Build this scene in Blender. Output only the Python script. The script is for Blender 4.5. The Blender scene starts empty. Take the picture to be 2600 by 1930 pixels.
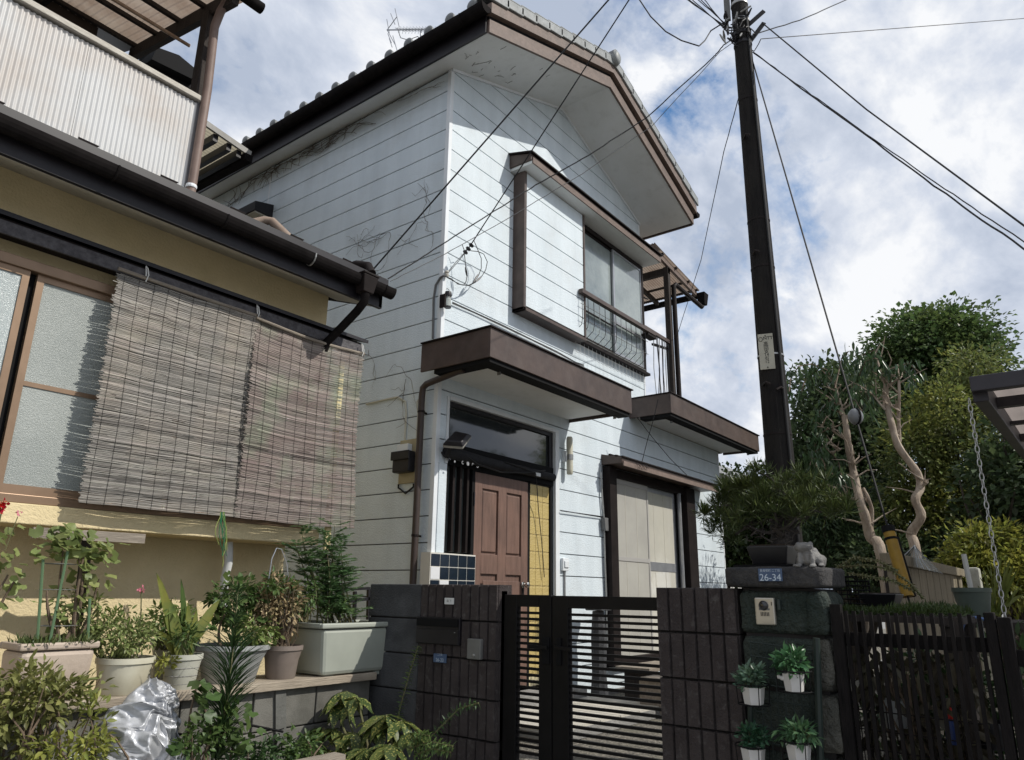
import bpy, bmesh, math, random
import numpy as np
from mathutils import Vector, Matrix
R = math.radians
rnd = random.Random(7)
sc = bpy.context.scene
col = sc.collection
# ------------------------------------------------------------------ camera
# metres: x runs along the white house's front, y away from it into depth, z up; the camera stands on the lane
YAW, PITCH, ROLL, FPX = 0.917833, 0.281752, 0.013819, 1860.42
_f = Vector((math.sin(YAW)*math.cos(PITCH), math.cos(YAW)*math.cos(PITCH), math.sin(PITCH)))
_r0 = Vector((math.cos(YAW), -math.sin(YAW), 0)); _u0 = _r0.cross(_f)
CR = _r0*math.cos(ROLL)+_u0*math.sin(ROLL); CU = -_r0*math.sin(ROLL)+_u0*math.cos(ROLL)
CAM = Vector((0, 0, 1.5))
cd = bpy.data.cameras.new('camera'); cam = bpy.data.objects.new('camera', cd); col.objects.link(cam)
cam.matrix_world = Matrix(((CR.x, CU.x, -_f.x, 0), (CR.y, CU.y, -_f.y, 0), (CR.z, CU.z, -_f.z, 1.5), (0, 0, 0, 1)))
cd.sensor_width = 36; cd.lens = FPX/2600*36; cd.clip_start = .05; cd.clip_end = 2000
sc.camera = cam
# ------------------------------------------------------------------ sky and sun
SUN = Vector((.45, -1, 1.04)).normalized()
w = bpy.data.worlds.new('World'); sc.world = w; w.use_nodes = True
nt = w.node_tree; nt.nodes.clear()
def N(t, **k):
    n = nt.nodes.new(t)
    for a, b in k.items(): setattr(n, a, b)
    return n
out = N('ShaderNodeOutputWorld'); bg = N('ShaderNodeBackground'); bg.inputs[1].default_value = .132
sky = N('ShaderNodeTexSky'); sky.sky_type = 'NISHITA'; sky.sun_disc = False
sky.sun_elevation = math.asin(SUN.z); sky.sun_rotation = math.atan2(SUN.x, SUN.y)
sky.air_density = 1.2; sky.dust_density = .25; sky.ozone_density = 2.2
tc = N('ShaderNodeTexCoord'); sep = N('ShaderNodeSeparateXYZ'); nt.links.new(tc.outputs['Generated'], sep.inputs[0])
zz = N('ShaderNodeMath', operation='MAXIMUM'); nt.links.new(sep.outputs[2], zz.inputs[0]); zz.inputs[1].default_value = 0
za = N('ShaderNodeMath', operation='ADD'); nt.links.new(zz.outputs[0], za.inputs[0]); za.inputs[1].default_value = .55
dx = N('ShaderNodeMath', operation='DIVIDE'); nt.links.new(sep.outputs[0], dx.inputs[0]); nt.links.new(za.outputs[0], dx.inputs[1])
dy = N('ShaderNodeMath', operation='DIVIDE'); nt.links.new(sep.outputs[1], dy.inputs[0]); nt.links.new(za.outputs[0], dy.inputs[1])
cmb = N('ShaderNodeCombineXYZ'); nt.links.new(dx.outputs[0], cmb.inputs[0]); nt.links.new(dy.outputs[0], cmb.inputs[1])
def noise(sc_, det, rough, off, dist=0.0, st=(1, 1, 1), rz=0):
    mp = N('ShaderNodeMapping'); mp.inputs['Location'].default_value = off; mp.inputs['Scale'].default_value = st
    mp.inputs['Rotation'].default_value = (0, 0, rz)
    nt.links.new(cmb.outputs[0], mp.inputs[0])
    n = N('ShaderNodeTexNoise'); n.inputs['Scale'].default_value = sc_; n.inputs['Detail'].default_value = det
    n.inputs['Roughness'].default_value = rough; n.inputs['Distortion'].default_value = dist
    nt.links.new(mp.outputs[0], n.inputs[0]); return n
def ramp(src, stops):
    r = N('ShaderNodeValToRGB'); e = r.color_ramp.elements
    e[0].position, e[0].color = stops[0][0], (*stops[0][1], 1); e[1].position, e[1].color = stops[-1][0], (*stops[-1][1], 1)
    for p_, c_ in stops[1:-1]:
        q = e.new(p_); q.color = (*c_, 1)
    nt.links.new(src, r.inputs[0]); return r
n1 = noise(2.1, 10, .60, (9.181, 4.648, 0), .25)
n2 = noise(13, 9, .60, (7.3, 2.2, 0), .2, (1, 1.15, 1), .5)
ad = N('ShaderNodeMath', operation='MULTIPLY_ADD'); nt.links.new(n2.outputs[0], ad.inputs[0]); ad.inputs[1].default_value = .34
nt.links.new(n1.outputs[0], ad.inputs[2])
cov = ramp(ad.outputs[0], [(.475, (.0,.0,.0)), (.535, (.50, .50, .50)), (.61, (1, 1, 1))])
n3 = noise(4.2, 10, .58, (1.2, 8.8, 0), .2, (1, 1.25, 1), .4)
shade = ramp(n3.outputs[0], [(.38, (3.5, 4.0, 4.95)), (.49, (5.0, 5.4, 6.2)), (.59, (7.2, 7.3, 7.5))])
mx = N('ShaderNodeMix', data_type='RGBA')
hsv = N('ShaderNodeHueSaturation'); hsv.inputs['Saturation'].default_value = 1.3; nt.links.new(sky.outputs[0], hsv.inputs['Color'])
nt.links.new(cov.outputs[0], mx.inputs[0]); nt.links.new(hsv.outputs[0], mx.inputs[6]); nt.links.new(shade.outputs[0], mx.inputs[7])
nt.links.new(mx.outputs[2], bg.inputs[0]); nt.links.new(bg.outputs[0], out.inputs[0])
sl = bpy.data.lights.new('sun', 'SUN'); sl.energy = 3.95; sl.angle = R(.5); sl.color = (1, .955, .88)
so = bpy.data.objects.new('sun', sl); col.objects.link(so); so.location = (6, -12, 14)
so.rotation_euler = (-SUN).to_track_quat('-Z', 'Y').to_euler()
sc.view_settings.view_transform = 'Standard'; sc.view_settings.look = 'None'
sc.view_settings.exposure = 0.0; sc.view_settings.gamma = 1.0; sc.view_settings.use_curve_mapping = False
# ------------------------------------------------------------------ measuring helpers
def ray(px, py): return float(px-1300)*CR+float(965-py)*CU+FPX*_f
def onY(px, py, Y): v = ray(px, py); return CAM+v*(Y/v.y)
def onX(px, py, X): v = ray(px, py); return CAM+v*(X/v.x)
def onZ(px, py, Z): v = ray(px, py); return CAM+v*((Z-1.5)/v.z)
def atD(px, py, D): v = ray(px, py); return CAM+v*(D/math.hypot(v.x, v.y))
# ------------------------------------------------------------------ objects
ORG = {}
def V(*a): return Vector(a)
def tag(o, label=None, cat=None, group=None, kind=None):
    if label: o['label'] = label
    if cat: o['category'] = cat
    if group: o['group'] = group
    if kind: o['kind'] = kind
    return o
def thing(name, label, cat, loc, group=None):
    o = bpy.data.objects.new(name, None); col.objects.link(o); o.empty_display_size = .1
    o.location = loc; ORG[o.name] = Vector(loc); tag(o, label, cat, group); return o
class MB:
    def __init__(s): s.v = []; s.f = []
    def add(s, vs, fs):
        n = len(s.v); s.v += [Vector(p) for p in vs]; s.f += [tuple(i+n for i in f) for f in fs]; return s
    def box(s, x0, x1, y0, y1, z0, z1):
        return s.add([(x0,y0,z0),(x1,y0,z0),(x1,y1,z0),(x0,y1,z0),(x0,y0,z1),(x1,y0,z1),(x1,y1,z1),(x0,y1,z1)],
                     [(0,3,2,1),(4,5,6,7),(0,1,5,4),(1,2,6,5),(2,3,7,6),(3,0,4,7)])
    def hexa(s, b, t):     # four bottom points, four top points (counter-clockwise from above)
        return s.add(list(b)+list(t), [(0,3,2,1),(4,5,6,7),(0,1,5,4),(1,2,6,5),(2,3,7,6),(3,0,4,7)])
    def beam(s, a, b, w_, h_, up=(0,0,1)):
        a = Vector(a); b = Vector(b); d = (b-a).normalized(); up = Vector(up)
        sd = d.cross(up)
        if sd.length < 1e-4: sd = d.cross(Vector((1,0,0)))
        sd.normalize(); u = sd.cross(d).normalized(); sd *= w_/2; u *= h_/2
        return s.add([a-sd-u,a+sd-u,b+sd-u,b-sd-u,a-sd+u,a+sd+u,b+sd+u,b-sd+u],
                     [(0,3,2,1),(4,5,6,7),(0,1,5,4),(1,2,6,5),(2,3,7,6),(3,0,4,7)])
    def tube(s, pts, r, n=6, caps=True):
        pts = [Vector(p) for p in pts]; m = len(pts)
        rs = r if isinstance(r, (list, tuple)) else [r]*m
        vs = []; nrm = None
        for i, p in enumerate(pts):
            d = (pts[min(i+1, m-1)]-pts[max(i-1, 0)])
            if d.length < 1e-9: d = Vector((0, 0, 1))
            d.normalize()
            if nrm is None:
                nrm = d.cross(Vector((0, 0, 1)))
                if nrm.length < 1e-3: nrm = d.cross(Vector((1, 0, 0)))
            nrm = nrm-d*nrm.dot(d)
            if nrm.length < 1e-6: nrm = d.orthogonal()
            nrm.normalize(); bn = d.cross(nrm)
            vs += [p+(nrm*math.cos(2*math.pi*k/n)+bn*math.sin(2*math.pi*k/n))*rs[i] for k in range(n)]
        fs = [(i*n+k, i*n+(k+1) % n, (i+1)*n+(k+1) % n, (i+1)*n+k) for i in range(m-1) for k in range(n)]
        if caps and n > 2: fs += [tuple(range(n-1, -1, -1)), tuple((m-1)*n+k for k in range(n))]
        return s.add(vs, fs)
    def lathe(s, prof, c, n=20, sx=1, sy=1, cap0=True, cap1=True):
        c = Vector(c); vs = []; m = len(prof)
        for r_, z_ in prof: vs += [c+V(r_*math.cos(2*math.pi*k/n)*sx, r_*math.sin(2*math.pi*k/n)*sy, z_) for k in range(n)]
        fs = [(i*n+k, i*n+(k+1) % n, (i+1)*n+(k+1) % n, (i+1)*n+k) for i in range(m-1) for k in range(n)]
        if cap0: fs.append(tuple(range(n-1, -1, -1)))
        if cap1: fs.append(tuple((m-1)*n+k for k in range(n)))
        return s.add(vs, fs)
    def prism(s, poly, a, b):   # 3-D polygon swept from offset a to offset b
        n = len(poly); a = Vector(a); b = Vector(b)
        vs = [Vector(p)+a for p in poly]+[Vector(p)+b for p in poly]
        return s.add(vs, [tuple(range(n-1, -1, -1)), tuple(range(n, 2*n))]+[(i, (i+1) % n, n+(i+1) % n, n+i) for i in range(n)])
    def mesh(s, name, mat, org=(0,0,0), smooth=False):
        org = Vector(org); me = bpy.data.meshes.new(name)
        me.from_pydata([tuple(p-org) for p in s.v], [], s.f)
        bm = bmesh.new(); bm.from_mesh(me); bmesh.ops.recalc_face_normals(bm, faces=bm.faces); bm.to_mesh(me); bm.free()
        if mat: me.materials.append(mat)
        if smooth: me.shade_smooth(); me.set_sharp_from_angle(angle=R(40))
        return me
    def build(s, name, mat, parent=None, smooth=False, bevel=0, loc=None):
        if parent is not None: org = ORG[parent.name]
        elif loc is not None: org = Vector(loc)
        else:
            xs = [p.x for p in s.v]; ys = [p.y for p in s.v]
            org = V((min(xs)+max(xs))/2, (min(ys)+max(ys))/2, min(p.z for p in s.v))
        o = bpy.data.objects.new(name, s.mesh(name, mat, org, smooth)); col.objects.link(o)
        if parent is not None: o.parent = parent
        else: o.location = org
        ORG[o.name] = org
        if bevel:
            b = o.modifiers.new('bevel', 'BEVEL'); b.width = bevel; b.segments = 2; b.limit_method = 'ANGLE'; b.angle_limit = R(40)
        return o
def inst(name, me, loc, parent, rot=None, scale=None):
    o = bpy.data.objects.new(name, me); col.objects.link(o)
    org = ORG[parent.name] if parent is not None else V(0,0,0)
    if parent is not None: o.parent = parent
    o.location = Vector(loc)-org; ORG[o.name] = Vector(loc)
    if rot: o.rotation_euler = rot
    if scale: o.scale = scale
    return o
def mesh_np(name, Vt, F, mat, parent=None, loc=None, smooth=False):
    Vt = np.asarray(Vt, float).reshape(-1, 3); F = np.asarray(F, int)
    org = np.array(ORG[parent.name]) if parent is not None else (np.array(loc) if loc is not None else np.append(Vt[:, :2].mean(0), Vt[:, 2].min()))
    me = bpy.data.meshes.new(name); k = F.shape[1]
    me.vertices.add(len(Vt)); me.vertices.foreach_set('co', (Vt-org).astype(np.float32).ravel())
    me.loops.add(F.size); me.loops.foreach_set('vertex_index', F.astype(np.int32).ravel())
    me.polygons.add(len(F)); me.polygons.foreach_set('loop_start', (np.arange(len(F))*k).astype(np.int32))
    me.update(calc_edges=True); me.validate()
    me.materials.append(mat)
    if smooth: me.shade_smooth()
    o = bpy.data.objects.new(name, me); col.objects.link(o)
    if parent is not None: o.parent = parent
    else: o.location = org
    ORG[o.name] = Vector(org); return o
# ------------------------------------------------------------------ materials
def M(name, c1, c2=None, scale=6, rough=.6, bump=0, bscale=40, metal=0, detail=5, st=(1,1,1), spec=.35, lo=.35, hi=.65,
      c3=None, scale3=1.5, amt3=.5, bst=None, isl=0, trans=0, glass=None, emit=None, alpha=None, lo3=.45, hi3=.7, bdist=.02):
    m = bpy.data.materials.new(name); m.use_nodes = True; t = m.node_tree; b = t.nodes['Principled BSDF']
    L = t.links.new
    b.inputs['Roughness'].default_value = rough; b.inputs['Metallic'].default_value = metal
    b.inputs['Specular IOR Level'].default_value = spec
    tcn = t.nodes.new('ShaderNodeTexCoord')
    def nz(s_, st_, d_=detail):
        mp = t.nodes.new('ShaderNodeMapping'); mp.inputs['Scale'].default_value = st_; L(tcn.outputs['Object'], mp.inputs[0])
        q = t.nodes.new('ShaderNodeTexNoise'); q.inputs['Scale'].default_value = s_; q.inputs['Detail'].default_value = d_
        q.inputs['Roughness'].default_value = .6; L(mp.outputs[0], q.inputs[0]); return q
    def rp(src, lo_, hi_):
        mr = t.nodes.new('ShaderNodeMapRange'); mr.inputs[1].default_value = lo_; mr.inputs[2].default_value = hi_; L(src, mr.inputs[0]); return mr.outputs[0]
    def mix(f, a, b_):
        q = t.nodes.new('ShaderNodeMix'); q.data_type = 'RGBA'
        if isinstance(f, (int, float)): q.inputs[0].default_value = f
        else: L(f, q.inputs[0])
        for i, v in ((6, a), (7, b_)):
            if isinstance(v, tuple): q.inputs[i].default_value = (*v, 1)
            else: L(v, q.inputs[i])
        return q.outputs[2]
    c = c1
    if c2 is not None: c = mix(rp(nz(scale, st).outputs[0], lo, hi), c1, c2)
    if c3 is not None:
        f = rp(nz(scale3, (1,1,1)).outputs[0], lo3, hi3); ml = t.nodes.new('ShaderNodeMath'); ml.operation = 'MULTIPLY'; L(f, ml.inputs[0]); ml.inputs[1].default_value = amt3
        c = mix(ml.outputs[0], c, c3)
    if isl:
        g = t.nodes.new('ShaderNodeNewGeometry'); hs = t.nodes.new('ShaderNodeHueSaturation')
        mr = t.nodes.new('ShaderNodeMapRange'); mr.inputs[3].default_value = 1-isl; mr.inputs[4].default_value = 1+isl
        L(g.outputs['Random Per Island'], mr.inputs[0]); L(mr.outputs[0], hs.inputs['Value'])
        mh = t.nodes.new('ShaderNodeMapRange'); mh.inputs[3].default_value = .5-isl*.05; mh.inputs[4].default_value = .5+isl*.05
        pw = t.nodes.new('ShaderNodeMath'); pw.operation = 'FRACT'; ml = t.nodes.new('ShaderNodeMath'); ml.operation = 'MULTIPLY'; ml.inputs[1].default_value = 7.31
        L(g.outputs['Random Per Island'], ml.inputs[0]); L(ml.outputs[0], pw.inputs[0]); L(pw.outputs[0], mh.inputs[0]); L(mh.outputs[0], hs.inputs['Hue'])
        if isinstance(c, tuple): hs.inputs['Color'].default_value = (*c, 1)
        else: L(c, hs.inputs['Color'])
        c = hs.outputs[0]
    if isinstance(c, tuple): b.inputs['Base Color'].default_value = (*c, 1)
    else: L(c, b.inputs['Base Color'])
    if bump:
        bn = t.nodes.new('ShaderNodeBump'); bn.inputs['Strength'].default_value = bump; bn.inputs['Distance'].default_value = bdist
        L(nz(bscale, bst or st, 4).outputs[0], bn.inputs['Height']); L(bn.outputs[0], b.inputs['Normal'])
    if glass is not None:
        b.inputs['Transmission Weight'].default_value = glass; b.inputs['IOR'].default_value = 1.45
    if emit: b.inputs['Emission Color'].default_value = (*emit[0], 1); b.inputs['Emission Strength'].default_value = emit[1]
    if alpha is not None: b.inputs['Alpha'].default_value = alpha
    if trans:
        o = t.nodes['Material Output']; tr = t.nodes.new('ShaderNodeBsdfTranslucent'); ms = t.nodes.new('ShaderNodeMixShader'); ms.inputs[0].default_value = trans
        if isinstance(c, tuple): tr.inputs[0].default_value = (*c, 1)
        else: L(c, tr.inputs[0])
        L(b.outputs[0], ms.inputs[1]); L(tr.outputs[0], ms.inputs[2]); L(ms.outputs[0], o.inputs[0])
    return m
m_siding = M('siding_paint', (.665,.735,.775), (.57,.64,.68), 1.2, .6, .9, 75, c3=(.46,.47,.46), scale3=2.4, amt3=.33, bdist=.008, detail=7, st=(4,4,.55), bst=(1,1,1), lo=.38, hi=.75, lo3=.5, hi3=.75)
m_joint = M('joint_sealant', (.10,.11,.12), (.16,.17,.18), 20, .8)
m_trimw = M('white_trim', (.74,.77,.79), (.66,.69,.71), 3, .45, c3=(.5,.5,.48), scale3=5, amt3=.15)
m_soffit = M('soffit_board', (.74,.75,.74), (.68,.69,.67), 2.2, .6, .1, 60, c3=(.42,.41,.38), scale3=7, amt3=.25, lo3=.55, hi3=.75)
m_brown = M('brown_sheet_metal', (.085,.060,.050), (.060,.043,.037), 4, .45, .2, 5, c3=(.12,.095,.083), scale3=7, amt3=.4, spec=.35)
m_brownl = M('weathered_brown_board', (.165,.119,.097), (.115,.084,.069), 9, .6, .2, 30, c3=(.16,.11,.09), scale3=6, amt3=.6, lo3=.55, hi3=.75)
m_brownd = M('dark_brown_metal', (.013,.010,.0095), (.021,.016,.015), 6, .6, spec=.12)
m_black = M('black_metal', (.009,.008,.010), (.017,.015,.018), 5, .42, spec=.35)
m_blackm = M('matt_black', (.005,.005,.0055), None, rough=.8, spec=.2)
m_gutter = M('black_gutter', (.008,.007,.007), (.014,.012,.012), 12, .8, spec=.05, c3=(.016,.014,.013), scale3=4, amt3=.4)
m_tile = M('grey_roof_tile', (.17,.18,.185), (.12,.125,.13), 8, .5, .25, 40, c3=(.24,.25,.24), scale3=3, amt3=.5)
m_tilel = M('verge_tile', (.28,.295,.295), (.20,.215,.215), 6, .5, .2, 30, c3=(.15,.15,.14), scale3=8, amt3=.5)
m_wood = M('grey_weathered_wood', (.30,.26,.21), (.20,.17,.14), 5, .8, .4, 14, st=(1,9,9), bst=(1,12,12))
m_woodd = M('dark_timber', (.026,.020,.018), (.045,.036,.030), 6, .85, .4, 18, st=(7,7,1))
m_conc = M('concrete_block_grey', (.34,.335,.32), (.24,.235,.225), 5, .9, .6, 90, c3=(.12,.12,.11), scale3=3, amt3=.55)
m_glassd = M('dark_window_glass', (.020,.024,.026), (.035,.04,.04), 3, .07, spec=.7, bump=.03, bscale=3)
m_steel = M('galvanised_steel', (.38,.38,.37), (.25,.25,.24), 10, .4, metal=.7)
m_alum = M('aluminium_sash', (.42,.43,.45), (.34,.35,.37), 10, .35, metal=.6)
m_cable = M('black_cable', (.012,.012,.013), None, rough=.6)
m_cableg = M('grey_cable', (.13,.13,.13), None, rough=.6)
# ================================================================== ground
g = MB().box(-500, 900, -500, 900, -.3, 0)
m_road = M('pale_bounce_lane', (.26,.256,.245), (.20,.197,.187), 8, .9, .4, 90, c3=(.22,.22,.21), scale3=.8, amt3=.5)  # unseen lane surface, made pale to bounce fill light upward
tag(g.build('road', m_road, loc=(0,0,0)), kind='structure')
m_gravel = M('gravel', (.34,.31,.26), (.10,.095,.085), 42, .95, .9, 60, detail=2, c3=(.20,.19,.14), scale3=2.5, amt3=.6, bdist=.05)
g = MB().box(3.42, 13.5, -3.0, 4.44, 0, .42); g.box(4.2, 30, 4.44, 30, 0, .42)
tag(g.build('yard_gravel', m_gravel, loc=(5, 3, 0)), kind='structure')
m_soil = M('garden_soil', (.06,.045,.032), (.035,.027,.02), 20, .95, .6, 50)
g = MB().box(-14, 3.28, 3.64, 16, 0, .96); g.box(3.28, 4.2, 3.7, 16, 0, .70)
tag(g.build('terrace_ground', m_soil, loc=(-2, 6, 0)), kind='structure')
# paving in front of the entrance
m_pave = M('pale_paving', (.52,.49,.43), (.42,.40,.35), 7, .85, .3, 50)
pv = tag(MB().box(4.9, 6.9, 3.3, 4.36, .424, .50).build('porch_paving', m_conc, loc=(5.9, 3.8, .42)), kind='structure')
pm = MB().box(-.160, .160, -.160, .160, 0, .02).mesh('paver', m_pave)
for i in range(6):
    for j in range(3): inst('paver', pm, (5.07+.33*i, 3.47+.33*j, .497), pv)

# ================================================================== the white house
WX0, WX1, WXR, FY, BY = 4.71, 8.85, 11.33, 4.45, 10.2
PLATE, SLOPE = 6.735, .363
PKX = (WX0+WX1)/2
PKZ = PLATE+(PKX-WX0)*SLOPE
GZ0, GP = 6.488, .2293      # one groove height and the board pitch
wh = thing('white_house', 'two storey white house with grooved siding and brown canopies', 'house', (7.5, 6.5, .42))
core = MB()
core.box(WX0+.02, WXR-.02, FY+.09, BY-.02, .42, 3.72)
core.box(WX0+.02, WX1-.02, FY+.09, BY-.02, 3.70, PLATE)
core.prism([(WX0+.02, 0, PLATE-.01), (WX1-.02, 0, PLATE-.01), (PKX, 0, PKZ-.02)], (0, FY+.09, 0), (0, BY-.02, 0))
m_core = M('wall_core', (.10,.105,.11), None, rough=.9)
core.build('wall_core', m_core, wh)
def cut(iv, holes):
    for h0, h1 in holes:
        n = []
        for a, b in iv:
            if h1 <= a or h0 >= b: n.append((a, b)); continue
            if h0 > a: n.append((a, h0))
            if h1 < b: n.append((h1, b))
        iv = n
    return iv
def boards(wall, x_at, zlo, zhi, holes, place):
    k = math.floor((GZ0-zlo)/GP)+1; gap = .0055
    z = GZ0-k*GP
    while z < zhi:
        a, b = max(z+gap, zlo), min(z+GP-gap, zhi)
        z += GP
        if b-a < .02: continue
        zs = sorted({a, b, *[h for H in holes for h in (H[2], H[3]) if a < h < b], *[q for q in (3.72, PLATE) if a < q < b]})
        for u, v in zip(zs, zs[1:]):
            iv = cut([(-99, 99)], [(H[0], H[1]) for H in holes if H[2] < (u+v)/2 < H[3]])
            mid = (u+v)/2
            for p, q in iv:
                L0, R0 = x_at(u+1e-5, mid); L1, R1 = x_at(v-1e-5, mid)
                c = [max(p, L0), min(q, R0), max(p, L1), min(q, R1)]
                if c[1]-c[0] < .004 and c[3]-c[2] < .004: continue
                if c[1] < c[0] or c[3] < c[2]: continue
                mb = MB(); place(mb, c, u, v); mb.build('siding_board', m_siding, wall)
# front wall
fw = MB().box(WX0+.05, WXR-.03, FY+.012, FY+.016, .45, 3.70)
fw.box(WX0+.05, WX1-.03, FY+.012, FY+.016, 3.70, PLATE)
# the backing shows only in the joints: cut where the openings are
HOLES = [(4.835, 6.67, .40, 3.235), (7.63, 10.10, .70, 2.98), (5.82, 8.82, 4.40, 6.03)]
fw = MB()
zs = [.45, .70, 2.98, 3.235, 3.72, 4.40, 6.03, PLATE]
for u, v in zip(zs, zs[1:]):
    m_ = (u+v)/2
    for a, b in cut([(WX0+.03, (WXR if m_ < 3.72 else WX1)-.02)], [(H[0], H[1]) for H in HOLES if H[2] < m_ < H[3]]):
        fw.box(a, b, FY+.012, FY+.085, u, v)
fw.prism([(WX0+.05, 0, PLATE), (WX1-.05, 0, PLATE), (PKX, 0, PKZ-.02)], (0, FY+.012, 0), (0, FY+.085, 0))
front = fw.build('front_wall', m_joint, wh)
def xf(z, mid):
    if mid < 3.72: return (WX0+.045, WXR-.03)
    if z <= PLATE+1e-4: return (WX0+.045, WX1-.03)
    d = (z-PLATE)/SLOPE; return (WX0+.045+d, WX1-.045-d)
boards(front, xf, .47, PKZ-.03, HOLES, lambda mb, c, u, v: mb.hexa([(c[0],FY,u),(c[1],FY,u),(c[1],FY+.0115,u),(c[0],FY+.0115,u)], [(c[2],FY,v),(c[3],FY,v),(c[3],FY+.0115,v),(c[2],FY+.0115,v)]))
# left wall
lw = MB().box(WX0+.012, WX0+.04, FY+.05, BY-.03, .45, PLATE)
left = lw.build('side_wall', m_joint, wh)
boards(left, lambda z, mid: (FY+.045, BY), .47, PLATE, [(7.53, 7.56, 0, 9)], lambda mb, c, u, v: mb.hexa([(WX0,c[0],u),(WX0+.0115,c[0],u),(WX0+.0115,c[1],u),(WX0,c[1],u)], [(WX0,c[2],v),(WX0+.0115,c[2],v),(WX0+.0115,c[3],v),(WX0,c[3],v)]))
MB().box(WX0-.001, WX0+.0116, 7.532, 7.558, .47, PLATE).build('joint_cover', m_trimw, wh)
MB().box(WX0-.004, WX0+.046, FY-.004, FY+.046, .44, PLATE+.01).build('corner_trim', m_trimw, wh, bevel=.004)
MB().box(WX1-.032, WX1+.004, FY-.004, FY+.046, 3.72, PLATE).build('corner_trim', m_trimw, wh, bevel=.004)
MB().box(WXR-.032, WXR+.004, FY-.004, FY+.046, .44, 3.72).build('corner_trim', m_trimw, wh, bevel=.004)
MB().box(WX1-.02, WX1, FY+.047, BY, 3.72, PLATE).build('side_wall', m_siding, wh)
MB().box(WXR-.02, WXR, FY+.047, BY, .45, 3.72).build('side_wall', m_siding, wh)
MB().box(WX0-.01, WXR+.01, FY-.012, FY+.08, .42, .468).build('footing', m_conc, wh)

# ---- roof
OVX, OVY = .275, .73
EX0, EX1, RY0, RY1 = WX0-OVX, WX1+OVX, FY-OVY, BY+.5
zat = lambda x, off=0: PLATE+(PKX-WX0-abs(x-PKX))*SLOPE+off
roof_m = MB()
for s in (0, 1):
    xa, xb = (EX0, PKX) if s == 0 else (EX1, PKX)
    roof_m.hexa([(xa,RY0+.03,zat(xa,.18)),(xb,RY0+.03,zat(xb,.18)),(xb,RY1,zat(xb,.18)),(xa,RY1,zat(xa,.18))],
                [(xa,RY0+.03,zat(xa,.27)),(xb,RY0+.03,zat(xb,.27)),(xb,RY1,zat(xb,.27)),(xa,RY1,zat(xa,.27))])
roof = roof_m.build('roof', m_tile, wh)
# soffit planes follow the slope
so_ = MB()
for xa, xb in ((EX0+.02, PKX), (PKX, EX1-.02)):
    so_.hexa([(xa,RY0+.03,zat(xa)),(xb,RY0+.03,zat(xb)),(xb,BY,zat(xb)),(xa,BY,zat(xa))],
             [(xa,RY0+.03,zat(xa,.02)),(xb,RY0+.03,zat(xb,.02)),(xb,BY,zat(xb,.02)),(xa,BY,zat(xa,.02))])
so_.build('soffit', m_soffit, roof)
# mouldings where the soffit meets the wall
for xa, xb in ((WX0, PKX), (PKX, WX1)):
    MB().hexa([(xa,FY-.022,zat(xa)-.03),(xb,FY-.022,zat(xb)-.03),(xb,FY-.002,zat(xb)-.03),(xa,FY-.002,zat(xa)-.03)],
              [(xa,FY-.022,zat(xa)-.001),(xb,FY-.022,zat(xb)-.001),(xb,FY-.002,zat(xb)-.001),(xa,FY-.002,zat(xa)-.001)]).build('moulding', m_trimw, roof)
# bargeboards: a lower one and an upper one standing proud of it
def barge(y0, y1, o0, o1, mat, ex=0):
    for xa, xb in ((EX0-ex, PKX), (EX1+ex, PKX)):
        MB().hexa([(xa,y0,zat(xa,o0)),(xb,y0,zat(xb,o0)),(xb,y1,zat(xb,o0)),(xa,y1,zat(xa,o0))],
                  [(xa,y0,zat(xa,o1)),(xb,y0,zat(xb,o1)),(xb,y1,zat(xb,o1)),(xa,y1,zat(xa,o1))]).build('bargeboard', mat, roof)
barge(RY0, RY0+.028, -.012, .135, m_brownl)
barge(RY0+.012, RY0+.03, .136, .178, m_blackm)  # black strip painting the shaded gap between the two boards
barge(RY0-.045, RY0+.02, .179, .30, m_brownl, .03)
# fascias and gutters along both eaves
for s, xe in ((-1, EX0), (1, EX1)):
    ze = zat(xe)
    MB().box(min(xe, xe+s*.022), max(xe, xe+s*.022), RY0+.03, RY1, ze-.012, ze+.19).build('fascia', m_black if s < 0 else m_brown, roof)
    gt = MB(); cx = xe+s*.095; cz = ze+.215; n = 10
    outer = [(cx+.07*math.cos(math.pi*(1+k/n)), cz+.085*math.sin(math.pi*(1+k/n))) for k in range(n+1)]
    inner = [(cx+.064*math.cos(math.pi*(1+k/n)), cz+.079*math.sin(math.pi*(1+k/n))) for k in range(n, -1, -1)]
    gt.prism([(x_, 0, z_) for x_, z_ in outer+inner], (0, RY0-.03, 0), (0, RY1, 0))
    gt.prism([(x_, 0, z_) for x_, z_ in outer], (0, RY0-.034, 0), (0, RY0-.029, 0))
    gut = gt.build('gutter', m_gutter, wh)
    for i in range(9):
        y = RY0+.25+.7*i
        MB().tube([(cx+s*.071*math.cos(a), y, cz-.088*math.sin(a)) for a in [j*math.pi/8 for j in range(9)]], .006, 5).build('bracket', m_gutter, gut)
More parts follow.
